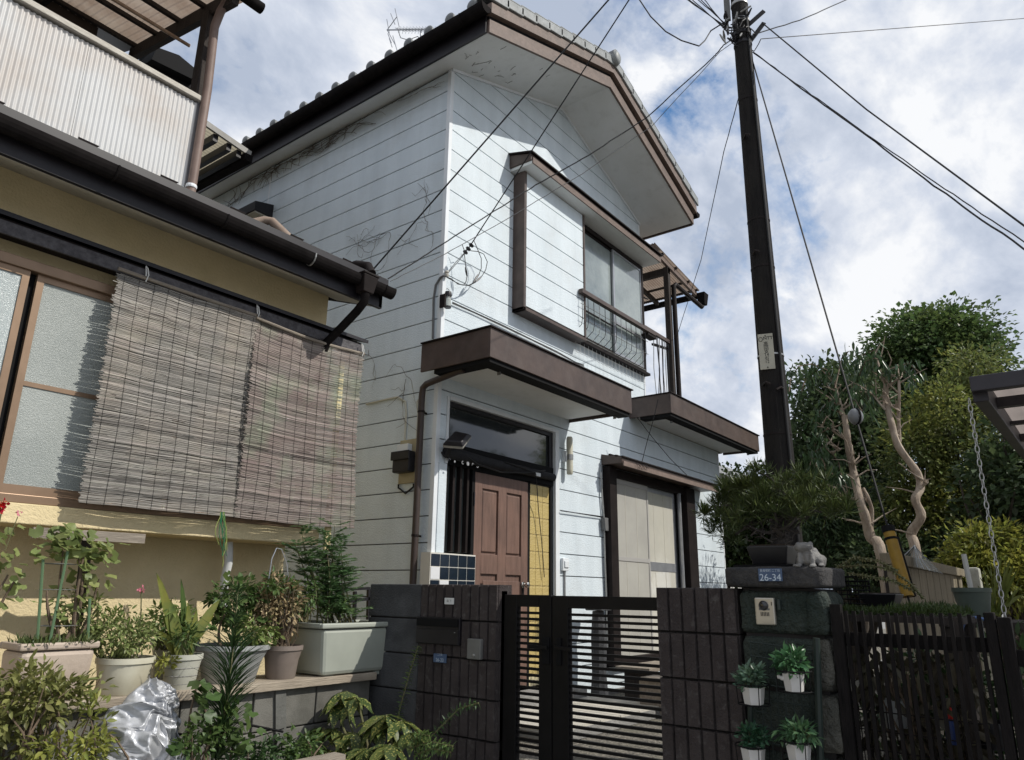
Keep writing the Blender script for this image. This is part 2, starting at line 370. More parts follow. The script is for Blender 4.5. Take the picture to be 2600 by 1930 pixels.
# eave tiles: round-ended rolls lying down the slope, one row after another
rl = MB(); L_ = math.hypot(PKX-EX0+.1, (PKX-EX0+.1)*SLOPE)
ang = math.atan(SLOPE)
def roll_mesh():
    mb = MB(); n = 8; pts = []
    mb.tube([(0,0,0), (.30,0,.30*SLOPE), (L_*math.cos(ang),0,L_*math.sin(ang))], [.052,.050,.045], 12)
    mb.lathe([(.059,0),(.059,.03),(.042,.042),(.017,.047)], (0,0,0), 14)
    k = len(mb.v)-14*4
    rot = Matrix.Rotation(-math.pi/2, 3, 'Y')
    for i in range(k, len(mb.v)): mb.v[i] = rot @ mb.v[i]+V(.005,0,.004)
    return mb
rm = roll_mesh().mesh('eave_tile', m_tile, smooth=True)
for i in range(24):
    y = RY0+.17+.29*i
    inst('eave_tile', rm, (EX0-.055, y, zat(EX0, .335)), roof)
    if i < 8: inst('eave_tile', rm, (EX1+.055, y, zat(EX1, .335)), roof, rot=(0,0,math.pi))
# flat pans between the rolls with a drooping lip
pm_ = MB().prism([(0,-.08,.0),(0,-.04,-.022),(0,.04,-.022),(0,.08,0),(0,.08,.014),(0,.04,-.008),(0,-.04,-.008),(0,-.08,.014)], (0,0,0), (.25,0,.25*SLOPE)).mesh('pan_tile', m_tile)
for i in range(23): inst('pan_tile', pm_, (EX0-.05, RY0+.315+.29*i, zat(EX0, .292)), roof)
# verge tiles, each overlapping the one below
for s in (0, 1):
    for i in range(10):
        x0 = (PKX-EX0+.06)/10*i; x1 = (PKX-EX0+.06)/10*(i+1)+.035
        xa, xb = (EX0-.06+x0, EX0-.06+x1) if s == 0 else (EX1+.06-x0, EX1+.06-x1)
        j = .012
        mb = MB().hexa([(xa,RY0-.068,zat(xa,.302)+j),(xb,RY0-.068,zat(xb,.302)-.005),(xb,RY0-.04,zat(xb,.302)-.005),(xa,RY0-.04,zat(xa,.302)+j)],
                       [(xa,RY0-.068,zat(xa,.405)+j),(xb,RY0-.068,zat(xb,.405)-.005),(xb,RY0-.04,zat(xb,.405)-.005),(xa,RY0-.04,zat(xa,.405)+j)])
        mb.hexa([(xa,RY0-.068,zat(xa,.405)+j),(xb,RY0-.068,zat(xb,.405)-.005),(xb,RY0+.16,zat(xb,.385)-.005),(xa,RY0+.16,zat(xa,.385)+j)],
                [(xa,RY0-.068,zat(xa,.422)+j),(xb,RY0-.068,zat(xb,.422)-.005),(xb,RY0+.16,zat(xb,.40)-.005),(xa,RY0+.16,zat(xa,.40)+j)])
        mb.build('verge_tile', m_tilel, roof, bevel=.006)
rc = MB().tube([(PKX, RY0-.10, PKZ+.40), (PKX, RY1, PKZ+.40)], .085, 12); rc.build('ridge_tile', m_tile, roof, smooth=True)
MB().lathe([(.0,0),(.07,.005),(.10,.03),(.105,.06),(.09,.10),(.05,.13),(0,.14)], (0,0,0), 18)
og = MB().lathe([(.01,0),(.06,.004),(.085,.02),(.10,.05),(.10,.09),(.10,.12)], (0,0,0), 18)
for i, p in enumerate(og.v): og.v[i] = V(p.x*.85+PKX, RY0-.13+p.z, p.y*1.0+PKZ+.375)
og.build('ridge_end_tile', m_tilel, roof, smooth=True)

# ---- canopies
def canopy(name, x0, x1, yf, z0, z1, lip=.014, soff=.02):
    c = MB().box(x0, x1, yf, yf+.02, z0, z1); c.box(x0, x0+.02, yf+.02, FY-.001, z0, z1); c.box(x1-.02, x1, yf+.02, FY-.001, z0, z1)
    o = c.build(name, m_brown, wh, bevel=.004)
    MB().box(x0-.018, x1+.018, yf-.018, FY-.001, z1, z1+lip).build('roof_sheet', m_brownd, o, bevel=.003)
    MB().box(x0+.17, x1-.05, yf+.16, FY-.001, z0+soff, z0+soff+.02).build('soffit', m_soffit, o)
    g_ = MB().box(x0+.021, x1-.021, yf+.021, yf+.158, z0-.035, z0+.06); g_.box(x0+.021, x0+.165, yf+.159, FY-.15, z0-.035, z0+.06)
    g_.build('box_gutter', m_blackm, o)
    st_ = MB()
    for x_ in (x0+.30, x1-.13): st_.box(x_, x_+.012, yf+.13, yf+.163, z0-.06, z0+.02)
    st_.build('strap', m_steel, o)
    return o
canopy('entrance_canopy', 4.47, 6.92, 3.65, 3.37, 3.63, soff=.03)
canopy('balcony_canopy', 8.345, 11.55, 3.85, 3.70, 3.955, soff=.03)
MB().box(8.85, 11.5, FY, BY, 3.72, 3.9).build('balcony_floor', m_conc, wh)
# hood over the upper window
h = MB().hexa([(5.715,4.15,6.07),(8.885,4.15,6.07),(8.885,FY-.001,6.07),(5.715,FY-.001,6.07)], [(5.715,4.15,6.145),(8.885,4.15,6.145),(8.885,FY-.001,6.235),(5.715,FY-.001,6.235)])
hood = h.build('window_hood', m_brown, wh, bevel=.004)
MB().box(5.735, 8.865, 4.135, 4.1495, 6.035, 6.108).build('fascia', m_brownl, hood)
MB().box(5.735, 8.865, 4.1505, FY-.002, 6.035, 6.069).build('soffit', m_soffit, hood)
MB().hexa([(5.69,4.115,6.1465),(8.91,4.115,6.1465),(8.91,FY-.001,6.2365),(5.69,FY-.001,6.2365)], [(5.69,4.115,6.163),(8.91,4.115,6.163),(8.91,FY-.001,6.253),(5.69,FY-.001,6.253)]).build('roof_sheet', m_brownd, hood)
# shutter box beside it, clad in the same siding
tb = MB().box(5.80, 5.842, FY-.155, FY+.08, 4.37, 6.03); tb.box(5.80, 7.06, FY-.155, FY+.08, 4.37, 4.405); tb.box(7.03, 7.06, FY-.155, FY+.08, 4.406, 6.03); tb.box(5.843, 7.03, FY-.128, FY-.11, 4.406, 6.03)
shutter = tb.build('shutter_box', m_brown, wh, bevel=.003)
z = 4.41
while z < 6.0:
    nz_ = GZ0-GP*math.floor((GZ0-z-.01)/GP)
    z2 = min(nz_-.0055, 6.03)
    if z2-z > .02: MB().box(5.846, 7.028, FY-.142, FY-.1285, z, z2).build('siding_board', m_siding, shutter)
    z = nz_+.0055

# ---- sliding windows
m_frost = M('frosted_glass', (.26,.30,.29), (.15,.18,.18), 1.8, .12, bump=.12, bscale=30, spec=.7, c3=(.36,.40,.39), scale3=1.2, amt3=.6)
m_curt = M('cream_paper_behind_glass', (.60,.58,.50), (.52,.50,.43), 1.2, .07, spec=.6, c3=(.42,.41,.37), scale3=1.1, amt3=.45, bump=.04, bscale=2)
def window(name, x0, x1, y, z0, z1, panels, fr, fw_=.045):
    f = MB().box(x0, x1, y, y+.10, z1-fw_, z1); f.box(x0, x1, y, y+.10, z0, z0+fw_); f.box(x0, x0+fw_, y+.001, y+.099, z0+fw_, z1-fw_); f.box(x1-fw_, x1, y+.001, y+.099, z0+fw_, z1-fw_)
    o = f.build(name, fr, wh, bevel=.002)
    for xa, xb, dy, sw, gm, mid, sm in panels:
        s_ = MB().box(xa, xa+sw, y+dy, y+dy+.025, z0+fw_, z1-fw_); s_.box(xb-sw, xb, y+dy, y+dy+.025, z0+fw_, z1-fw_)
        s_.box(xa+sw, xb-sw, y+dy, y+dy+.025, z1-fw_-sw*.8, z1-fw_); s_.box(xa+sw, xb-sw, y+dy, y+dy+.025, z0+fw_, z0+fw_+sw)
        for a, b in mid: s_.box(xa+sw, xb-sw, y+dy-.001, y+dy+.024, a, b)
        so2 = s_.build('sash', sm, o)
        MB().box(xa+sw, xb-sw, y+dy+.008, y+dy+.014, z0+fw_, z1-fw_).build('pane', gm, o)
    return o
window('upper_window', 7.06, 8.81, FY-.05, 4.42, 6.02, [(7.10, 8.02, .035, .035, m_frost, [(4.86, 4.875)], m_brownd), (7.95, 8.765, .007, .035, m_frost, [(4.9, 4.935)], m_alum)], m_brownd, .06)
# lower window: dark jambs, an insect screen, shutter tracks
LW = MB().box(7.635, 7.80, FY-.10, FY+.06, .72, 2.965); LW.box(9.80, 10.085, FY-.10, FY+.06, .72, 2.965); LW.box(7.80, 9.80, FY-.06, FY+.06, 2.86, 2.965); LW.box(7.80, 9.80, FY-.10, FY+.06, .72, .80)
lwin = LW.build('lower_window', m_brownd, wh, bevel=.003)
tr = MB()
for i, yy in enumerate((FY-.085, FY-.045, FY-.005)): tr.box(9.60+.055*i, 9.635+.055*i, yy, yy+.02, .80, 2.86)
tr.build('shutter_track', m_alum, lwin)
def sash2(xa, xb, y, sw, mat, gm, mids, name='sash'):
    s_ = MB().box(xa, xa+sw, y, y+.024, .80, 2.86); s_.box(xb-sw, xb, y, y+.024, .80, 2.86); s_.box(xa+sw, xb-sw, y, y+.024, 2.80, 2.86)
    for a, b in mids: s_.box(xa+sw, xb-sw, y, y+.024, a, b)
    q = s_.build(name, mat, lwin)
    for f_ in (.34, .67): MB().box(xa+sw+(xb-xa-2*sw)*f_-.004, xa+sw+(xb-xa-2*sw)*f_+.004, y+.0055, y+.0078, .80, 2.80).build('lattice_bar', m_lat, lwin)
    MB().box(xa+sw, xb-sw, y+.008, y+.013, .80, 2.80).build('pane', gm, lwin)
m_lat = M('lattice_wood', (.50,.48,.41), None, rough=.6)
for m_, c_ in ((m_frost, .5), (m_curt, .6), (m_glassd, .5)): m_.node_tree.nodes['Principled BSDF'].inputs['Coat Weight'].default_value = c_
m_screen = M('insect_screen', (.40,.39,.35), (.34,.33,.30), 2, .7, spec=.2)
sash2(7.81, 8.74, FY-.03, .03, M('grey_sash', (.36,.35,.33), None, rough=.5), m_screen, [(1.88, 1.93)], 'screen_door')
sash2(8.62, 9.60, FY+.005, .04, m_alum, m_curt, [(1.79, 1.90)])
hl = MB().hexa([(7.61,4.17,2.985),(10.53,4.17,2.985),(10.53,FY-.001,2.985),(7.61,FY-.001,2.985)], [(7.61,4.17,3.05),(10.53,4.17,3.05),(10.53,FY-.001,3.115),(7.61,FY-.001,3.115)])
hood2 = hl.build('window_hood', m_brown, wh, bevel=.004)
MB().box(7.63, 10.51, 4.155, 4.1695, 2.955, 3.01).build('fascia', M('greyed_brown_board', (.22,.165,.14), (.16,.12,.10), 9, .6, .2, 30), hood2)
for i in range(3): MB().box(7.60, 10.54, 4.150+.085*i, 4.175+.085*i, 3.052+.019*i, 3.068+.02*i).build('roof_rib', m_brownd, hood2)

# ---- entrance: transom, lintel, barred sidelight, door, amber panes, blue tiles
EY = FY+.05
ent = MB().box(4.84, 4.875, FY-.004, EY+.035, 2.61, 3.235); ent.box(6.615, 6.69, FY-.008, EY+.035, .45, 3.235); ent.box(4.875, 6.615, FY-.008, EY+.03, 3.205, 3.24)
entr = ent.build('entrance_frame', m_trimw, wh, bevel=.003)
MB().box(4.876, 6.614, EY+.04, EY+.07, .45, 3.204).build('back_panel', m_blackm, entr)
MB().box(4.876, 6.614, EY-.03, EY+.02, 2.61, 2.81).build('lintel', m_blackm, entr, bevel=.004)
tf = MB().box(4.876, 6.614, EY-.02, EY+.02, 3.16, 3.204); tf.box(4.876, 4.92, EY-.02, EY+.02, 2.811, 3.16); tf.box(6.55, 6.614, EY-.02, EY+.02, 2.811, 3.16); tf.build('transom_frame', m_black, entr)
MB().box(4.92, 6.55, EY+.004, EY+.010, 2.811, 3.16).build('transom_pane', m_glassd, entr)
wing = MB().box(4.757, 4.86, FY-.012, EY+.03, 1.82, 2.605); wing.build('wing_panel', m_siding, entr, bevel=.004)
bars = [4.885, 4.985, 5.085, 5.185]
for x_ in bars: MB().box(x_, x_+.028, EY-.025, EY+.02, 1.84, 2.609).build('bar', m_brownd, entr)
MB().box(4.862, 5.29, EY+.024, EY+.030, 1.84, 2.609).build('sidelight_pane', M('ribbed_glass', (.09,.105,.10), (.06,.07,.07), 4, .2, spec=.6, bump=.3, bscale=25), entr)
m_door = M('red_brown_door', (.175,.108,.085), (.125,.078,.062), 4, .45, .15, 20, st=(9,9,1), c3=(.28,.16,.12), scale3=3, amt3=.3)
DX0, DX1, DZ0, DZ1 = 5.305, 6.155, .63, 2.595
dm = MB().box(DX0, DX1, EY, EY+.02, DZ0, DZ1)
st_x = [(DX0, DX0+.11), (5.665, 5.795), (DX1-.11, DX1)]
for a, b in st_x: dm.box(a, b, EY-.022, EY-.0005, DZ0, DZ1)
for a, b in [(DX0+.11, 5.665), (5.795, DX1-.11)]:
    for u, v in ((DZ0, .80), (1.66, 1.84), (2.45, DZ1)): dm.box(a, b, EY-.022, EY-.0005, u, v)
door = dm.build('door', m_door, wh, bevel=.004)
for a, b in [(DX0+.11, 5.665), (5.795, DX1-.11)]:
    MB().hexa([(a+.025,EY-.016,1.865),(b-.025,EY-.016,1.865),(b-.012,EY-.001,1.855),(a+.012,EY-.001,1.855)], [(a+.025,EY-.016,2.425),(b-.025,EY-.016,2.425),(b-.012,EY-.001,2.437),(a+.012,EY-.001,2.437)]).build('door_panel', m_door, door, bevel=.006)
MB().box(5.665, 5.795, EY-.0005, EY+.001, .8, 1.66).build('door_panel', m_door, door)
MB().box(DX0+.14, DX1-.14, EY-.030, EY-.0225, .86, 1.60).build('door_panel', m_door, door, bevel=.008)
kn = MB().lathe([(.028,0),(.030,.006),(.014,.01),(.014,.03),(.024,.04),(.030,.055),(.026,.072),(.012,.08)], (0,0,0), 16)
for i, p in enumerate(kn.v): kn.v[i] = V(p.x+6.075, EY-.022-p.z, p.y+1.57)
kn.build('door_knob', M('chrome', (.62,.61,.58), None, rough=.18, metal=1), door, smooth=True)
MB().box(6.055, 6.097, EY-.026, EY-.0222, 1.43, 1.55).build('lock_plate', m_brownd, door)
MB().box(5.285, 5.30, EY-.03, EY+.01, 2.28, 2.40).build('hinge', m_black, door)
dj = MB().box(5.265, 5.304, EY-.02, EY+.03, .60, 2.609); dj.box(6.156, 6.195, EY-.02, EY+.03, .60, 2.609); dj.box(6.565, 6.614, EY-.02, EY+.03, .60, 2.609); dj.box(5.304, 6.565, EY-.02, EY+.03, 2.596, 2.6095)
dj.build('door_frame', m_blackm, wh)
m_amber = M('amber_pane', (.54,.42,.17), (.44,.335,.125), 5, .25, .5, 60, spec=.5, c3=(.60,.48,.24), scale3=7, amt3=.6)
gr = MB().box(6.195, 6.565, EY+.006, EY+.014, .62, 2.596); amb = gr.build('amber_light', M('amber_joint', (.72,.63,.40), None, rough=.5), wh)
pm2 = MB().box(0, .1185, 0, .008, 0, .1635).mesh('pane', m_amber)
for i in range(3):
    for j in range(11):
        inst('pane', pm2, (6.1975+.1235*i, EY-.003, 2.424-.171*j), amb)
tw = MB().box(4.668, 5.262, FY-.035, EY+.03, .45, 1.818); tws = tw.build('tile_wall', M('tile_grout', (.62,.60,.54), None, rough=.8), wh)
m_navy = M('navy_tile', (.006,.012,.022), (.009,.017,.030), 9, .15, spec=.6); m_wt = M('white_tile', (.66,.67,.68), None, rough=.15, spec=.6)
tA = MB().box(0, .109, -.004, 0, 0, .100).mesh('tile', m_navy); tB = MB().box(0, .109, -.004, 0, 0, .100).mesh('tile', m_wt)
rr = random.Random(3)
for j in range(12):
    for i in range(5):
        wt = (i, j) in ((0, 1), (1, 2), (1, 3), (2, 6), (4, 8))
        inst('tile', tB if wt else tA, (4.676+.1175*i, FY-.035, 1.706-.1085*j), tws)
# sill under the door and step
MB().box(4.9, 6.7, FY-.32, FY-.04, .50, .615).build('door_step', m_conc, wh, bevel=.008)
# ================================================================== the yellow house on the left
m_yel = M('yellow_stucco', (.72,.60,.37), (.64,.53,.31), 2.2, .92, .7, 60, c3=(.42,.36,.22), scale3=1.6, amt3=.4, bdist=.010)
m_yels = M('cream_soffit', (.52,.49,.42), (.46,.43,.36), 2, .8, .2, 40)
yh = thing('yellow_house', 'yellow stucco house with black gutters and a corrugated balcony', 'house', (0, 6, .93))
MB().box(-9, 3.18, 4.15, 9.5, 1.885, 3.66).build('wall', m_yel, yh, bevel=.006)
MB().box(-9, 3.205, 4.06, 9.5, 1.785, 1.883).build('sill_ledge', m_yel, yh, bevel=.006)
MB().box(-9, 3.19, 4.40, 9.5, .90, 1.788).build('base_wall', m_yel, yh)
MB().box(3.19, 3.232, 3.972, 3.992, 1.74, 3.06).build('sunlit_corner_strip', M('sunlit_corner_yellow', (.62,.53,.29), (.54,.45,.24), 12, .8, .3, 40), yh)  # added strip standing in for the sunlit wall corner behind the blind
# eave of the lower roof
EYF = 3.70
MB().hexa([(-9,EYF+.03,3.435),(3.27,EYF+.03,3.435),(3.27,4.17,3.59),(-9,4.17,3.59)], [(-9,EYF+.03,3.455),(3.27,EYF+.03,3.455),(3.27,4.17,3.61),(-9,4.17,3.61)]).build('soffit', m_yels, yh)
MB().box(-9, 3.30, EYF, EYF+.028, 3.425, 3.60).build('fascia', m_black, yh)
rs = .33
yr = MB().hexa([(-9,EYF-.03,3.60),(3.32,EYF-.03,3.60),(3.32,7.2,3.60+3.53*rs),(-9,7.2,3.60+3.53*rs)], [(-9,EYF-.03,3.645),(3.32,EYF-.03,3.645),(3.32,7.2,3.645+3.53*rs),(-9,7.2,3.645+3.53*rs)])
yroof = yr.build('lower_roof', m_black, yh)
vb = MB().hexa([(3.272,EYF,3.43),(3.30,EYF,3.43),(3.30,7.2,3.43+3.5*rs),(3.272,7.2,3.43+3.5*rs)], [(3.272,EYF,3.599),(3.30,EYF,3.599),(3.30,7.2,3.599+3.5*rs),(3.272,7.2,3.599+3.5*rs)])
vb.build('bargeboard', m_brownd, yroof)
gm = MB(); cx, cz = EYF-.050, 3.562
o_ = [(0, cx+.050*math.cos(math.pi*(1+k/10)), cz+.066*math.sin(math.pi*(1+k/10))) for k in range(11)]
i_ = [(0, cx+.045*math.cos(math.pi*(1+k/10)), cz+.061*math.sin(math.pi*(1+k/10))) for k in range(10, -1, -1)]
gm.prism(o_+i_, (-9,0,0), (3.335,0,0)); gm.prism(o_, (3.335,0,0), (3.342,0,0))
ygut = gm.build('gutter', m_gutter, yh)
for i in range(6):
    x_ = 3.25-.62*i
    MB().tube([(x_, cx+.052*math.cos(math.pi*(1+k/8)), cz+.069*math.sin(math.pi*(1+k/8))) for k in range(9)], .006, 5).build('bracket', m_steel if i == 1 else m_gutter, ygut)
sg = MB().add([(-.04,0,0),(.04,0,0),(.04,.06,.02),(-.04,.06,.02)], [(0,1,2,3)])
sg = MB().box(-.035,.035,0,.006,0,.055); sg.hexa([(-.04,-.01,.055),(.04,-.01,.055),(.04,.05,.055),(-.04,.05,.055)], [(-.055,-.015,.075),(.055,-.015,.075),(.03,.05,.06),(-.03,.05,.06)])
sgm = sg.mesh('snow_guard', m_brownd)
for i in range(7): inst('snow_guard', sgm, (3.15-.4525*i, 3.93, 3.645+.26*rs-.004), yroof)
# hopper and pipe at the corner of the gutter
hp = MB().hexa([(3.04,3.60,3.45),(3.13,3.60,3.45),(3.13,3.68,3.45),(3.04,3.68,3.45)], [(3.02,3.58,3.57),(3.15,3.58,3.57),(3.15,3.695,3.57),(3.02,3.695,3.57)]); hp.box(3.015, 3.155, 3.575, 3.698, 3.571, 3.588)
hop = hp.build('rain_hopper', m_brownd, yh, bevel=.006)
MB().tube([(3.085,3.63,3.45),(3.085,3.64,3.39),(3.08,3.70,3.335),(3.07,3.86,3.23),(3.06,3.97,3.16),(3.06,4.0,3.08),(3.06,4.02,2.9)], .029, 10).build('downpipe', m_gutter, hop, smooth=True)
MB().tube([onY(860,688,4.0), onY(905,672,3.85), onY(935,676,3.72), onY(944,695,3.66)], .032, 10).build('roof_pipe', m_brownd, hop, smooth=True)
MB().tube([onY(645,566,4.15), onY(672,560,4.12), onY(690,562,4.08), onY(745,615,3.98), onY(760,632,3.93)], .03, 10).build('roof_pipe', M('faded_brown_pipe', (.23,.17,.13), (.30,.23,.18), 9, .6), yroof, smooth=True)
# shallow hood above the window
yw = MB().hexa([(-9,4.0,3.20),(3.40,4.0,3.20),(3.40,4.149,3.20),(-9,4.149,3.20)], [(-9,4.0,3.25),(3.40,4.0,3.25),(3.40,4.149,3.31),(-9,4.149,3.31)])
yhood = yw.build('window_hood', m_brownd, yh, bevel=.003)
MB().hexa([(-9,3.965,3.251),(3.43,3.965,3.251),(3.43,4.149,3.311),(-9,4.149,3.311)], [(-9,3.965,3.275),(3.43,3.965,3.275),(3.43,4.149,3.33),(-9,4.149,3.33)]).build('roof_sheet', m_black, yhood)
MB().box(-9, 3.39, 3.985, 3.9995, 3.165, 3.232).build('fascia', M('black_worn_board', (.04,.036,.04), (.09,.085,.09), 30, .5, .3, 60), yhood)
# aluminium windows
m_bronze = M('bronze_sash', (.26,.175,.115), (.21,.14,.09), 5, .4, metal=.4)
m_gold = M('sunlit_bronze_rail', (.42,.29,.16), (.36,.25,.14), 5, .4, metal=.3)
m_patt = M('pebbled_glass', (.33,.355,.335), (.27,.295,.28), 2.2, .3, .8, 190, spec=.6, bdist=.006)
m_patt2 = M('pebbled_glass_clear', (.40,.45,.45), (.33,.37,.37), 2.2, .2, .8, 150, spec=.7, bdist=.006)
wf = MB().box(-2, 3.1, 4.07, 4.149, 3.055, 3.11); wf.box(-2, 3.1, 4.07, 4.149, 1.884, 1.925); wf.box(3.06, 3.1, 4.071, 4.148, 1.925, 3.055)
ywin = wf.build('window', m_bronze, yh, bevel=.003)
def ysash(xa, xb, y, gm_, bar=True):
    s_ = MB().box(xa, xa+.034, y, y+.022, 1.926, 3.054); s_.box(xb-.034, xb, y, y+.022, 1.926, 3.054)
    s_.box(xa+.034, xb-.034, y, y+.022, 3.02, 3.054); s_.box(xa+.034, xb-.034, y, y+.022, 1.926, 1.972)
    q = s_.build('sash', m_bronze, ywin)
    MB().box(xa+.034, xb-.034, y+.008, y+.013, 1.972, 3.02).build('pane', gm_, ywin)
    if bar: MB().box(xa+.034, xb-.034, y+.002, y+.0075, 2.463, 2.487).build('rail', m_bronze, ywin)
ysash(.35, 1.253, 4.085, m_patt2, False); ysash(1.292, 2.15, 4.095, m_patt); ysash(2.10, 3.06, 4.120, m_patt)
MB().box(1.2535, 1.2915, 4.125, 4.145, 1.926, 3.054).build('gap_panel', m_blackm, ywin)
# props and boards under the ledge
MB().beam(onY(82,1352,3.985), onY(367,1368,3.985), .016, .05).build('ledge_board', m_wood, yh)
MB().beam(onY(222,1372,4.02), onY(196,1580,4.30), .05, .05).build('ledge_prop', m_woodd, yh)
MB().tube([onY(581,1376,4.2), onY(580,1430,4.2), onY(570,1470,4.22), onY(566,1560,4.25)], .026, 10).build('drain_pipe', M('white_pvc', (.62,.63,.62), (.5,.5,.48), 8, .4), yh, smooth=True)
# ---- upper balcony with corrugated sheets
m_corr = M('white_corrugated_sheet', (.57,.575,.575), (.48,.47,.45), 1.1, .42, spec=.5, c3=(.50,.36,.26), scale3=1.1, amt3=.55, lo3=.42, hi3=.75)
def corr(x0, x1, y, z0, z1, p=.032, a=.0045):
    n = int((x1-x0)/p*8); xs = np.linspace(x0, x1, n+1); ys = y+a*np.cos(xs/p*2*np.pi)
    Vt = np.concatenate([np.stack([xs, ys, np.full_like(xs, z0)], 1), np.stack([xs, ys, np.full_like(xs, z1)], 1)])
    F = [(i, i+1, n+2+i, n+1+i) for i in range(n)]; return Vt, F
bal = MB().box(-4, 2.27, 4.72, 4.76, 3.9, 4.0).build('balcony', m_woodd, yh)
for i, (a, b) in enumerate(((-4, .30), (.28, .91), (.89, 1.52), (1.50, 2.085), (2.065, 2.262))):
    Vt, F = corr(a, b, 4.70-.004*(i % 2), 3.98, 4.945); mesh_np('corrugated_sheet', Vt, F, m_corr, bal, smooth=True)
MB().box(-4, 2.28, 4.665, 4.76, 4.958, 5.0).build('handrail', M('pale_worn_rail', (.56,.53,.47), (.40,.37,.32), 14, .8, .3, 50, st=(1,8,8)), bal, bevel=.004)
MB().box(-4, 2.27, 4.715, 4.75, 4.86, 4.956).build('rail_board', m_blackm, bal)
MB().box(2.263, 2.30, 4.70, 4.78, 3.95, 5.0).build('end_board', m_alum, bal)
MB().box(2.27, 2.355, 4.76, 4.86, 3.9, 5.84).build('post', m_woodd, bal)
MB().tube([onY(484,492,4.66), onY(527,225,4.66), onY(545,68,4.66), onY(560,30,4.62), onY(575,5,4.56), onY(580,-20,4.52)], .032, 10).build('downpipe', M('faded_brown_downpipe', (.22,.155,.13), (.17,.12,.10), 8, .55), bal, smooth=True)
MB().lathe([(.037,0),(.039,.01),(.037,.025)], onY(485,478,4.66), 12).build('pipe_clip', m_trimw, bal)
# balcony roof: translucent corrugated sheets on rafters
m_poly = M('brown_polycarbonate', (.40,.33,.27), (.30,.23,.18), 3, .5, trans=.5, c3=(.16,.10,.07), scale3=2.2, amt3=.6)
zr = lambda y: 5.86+(y-4.45)*.24
brf = MB().beam((2.30,4.42,zr(4.42)-.07), (2.36,6.3,zr(6.3)-.07), .05, .12).build('balcony_roof', m_woodd, yh)
def corr_slope(x0, x1, y0, y1, z_fn, p=.063, a=.009):
    n = int((x1-x0)/p*8); xs = np.linspace(x0, x1, n+1); h_ = a*np.cos(xs/p*2*np.pi)
    Vt = np.concatenate([np.stack([xs, np.full_like(xs, y0), z_fn(y0)+h_], 1), np.stack([xs, np.full_like(xs, y1), z_fn(y1)+h_], 1)])
    return Vt, [(i, i+1, n+2+i, n+1+i) for i in range(n)]
for a, b in ((-3, -.3), (-.32, .5), (.48, 1.3), (1.28, 2.42)):
    Vt, F = corr_slope(a, b, 4.38, 6.3, lambda y: zr(y)+.02); mesh_np('roof_sheet', Vt, F, m_poly, brf, smooth=True)
for x_ in (1.55, .7, -.2, -1.1): MB().beam((x_,4.42,zr(4.42)-.075), (x_+.03,6.3,zr(6.3)-.075), .045, .10).build('rafter', m_woodd, brf)
for i in range(5):
    y = 4.47+.43*i; MB().beam((-3,y,zr(y)-.01), (2.40,y,zr(y)-.01), .035, .035).build('purlin', m_woodd, brf)
MB().tube([(-3,4.40,zr(4.4)-.02), (2.5,4.40,zr(4.4)-.035)], .045, 10).build('gutter', m_gutter, brf, smooth=True)
MB().tube([(-2.5,5.15,5.72), (2.30,5.05,5.66)], .014, 8).build('laundry_pole', M('rusty_pole', (.36,.25,.17), (.25,.16,.10), 20, .5, metal=.3), brf)
MB().box(-9, 2.05, 6.3, 9.5, 3.9, 6.9).build('upper_wall', M('dark_upper_wall', (.07,.055,.045), (.05,.04,.033), 5, .9, .3, 40), yh)
ur = MB().hexa([(-9,6.1,6.45),(2.55,6.1,6.45),(2.55,9.6,7.6),(-9,9.6,7.6)], [(-9,6.1,6.6),(2.55,6.1,6.6),(2.55,9.6,7.75),(-9,9.6,7.75)]); ur.build('upper_roof', m_black, yh)
MB().box(1.05, 1.22, 6.16, 6.28, 4.9, 6.2).build('drying_cloth', M('dark_blue_cloth', (.02,.024,.05), (.10,.14,.25), 9, .8, .6, 12), yh)
pe = [onY(385,150,6.6), onY(497,205,6.6), onY(497,175,6.6), onY(455,140,6.6), onY(400,120,6.6)]; MB().prism([tuple(p) for p in pe], (0,0,0), (0,1.2,0)).build('side_eave', m_blackm, yh); pe = [onY(385,168,6.7), onY(488,228,6.7), onY(488,175,6.7), onY(390,120,6.7)]; MB().prism([tuple(p) for p in pe], (0,0,0), (0,.6,0)).build('side_box', m_blackm, yh)
# rear lean-to roof seen in the gap between the houses
yl = thing('rear_lean_to', 'corrugated lean-to roof in the gap between the two houses', 'awning', (3.1, 7.6, .7))
pA, pB = onY(505,300,7.2), onY(628,385,7.2)
dv = pB-pA; pA = pA-dv*1.3
def lt(u, v, o=0): return pA+(pB-pA)*u+V(0, v, .02*v)+V(0, 0, o)
n = 40; Vt = []; F = []
for k in range(n*4+1):
    v = 2.2*k/(n*4); Vt += [lt(0, v, .008*math.cos(k*math.pi/2)), lt(1, v, .008*math.cos(k*math.pi/2))]
F = [(2*k, 2*k+1, 2*k+3, 2*k+2) for k in range(n*4)]
mesh_np('roof_sheet', [tuple(p) for p in Vt], F, M('pale_polycarbonate', (.55,.50,.38), (.42,.37,.27), 5, .5, trans=.45), yl, smooth=True)
MB().beam(lt(-.02, -.03, -.03), lt(1.02, -.03, -.03), .03, .07).build('edge_trim', M('dull_aluminium', (.30,.29,.27), (.22,.21,.19), 8, .6), yl)
for u in (.72, .84, .93): MB().beam(lt(u, 0, -.10), lt(u, 2.2, -.10), .06, .09).build('rafter', m_black, yl)
MB().beam(lt(1.0, -.05, -.10), lt(1.0, 2.2, -.10), .10, .09).build('gutter', m_gutter, yl)
MB().beam(lt(.5, 2.1, -.1), V(lt(.5, 2.1).x, lt(.5, 2.1).y, .7), .08, .08).build('post', m_woodd, yl)
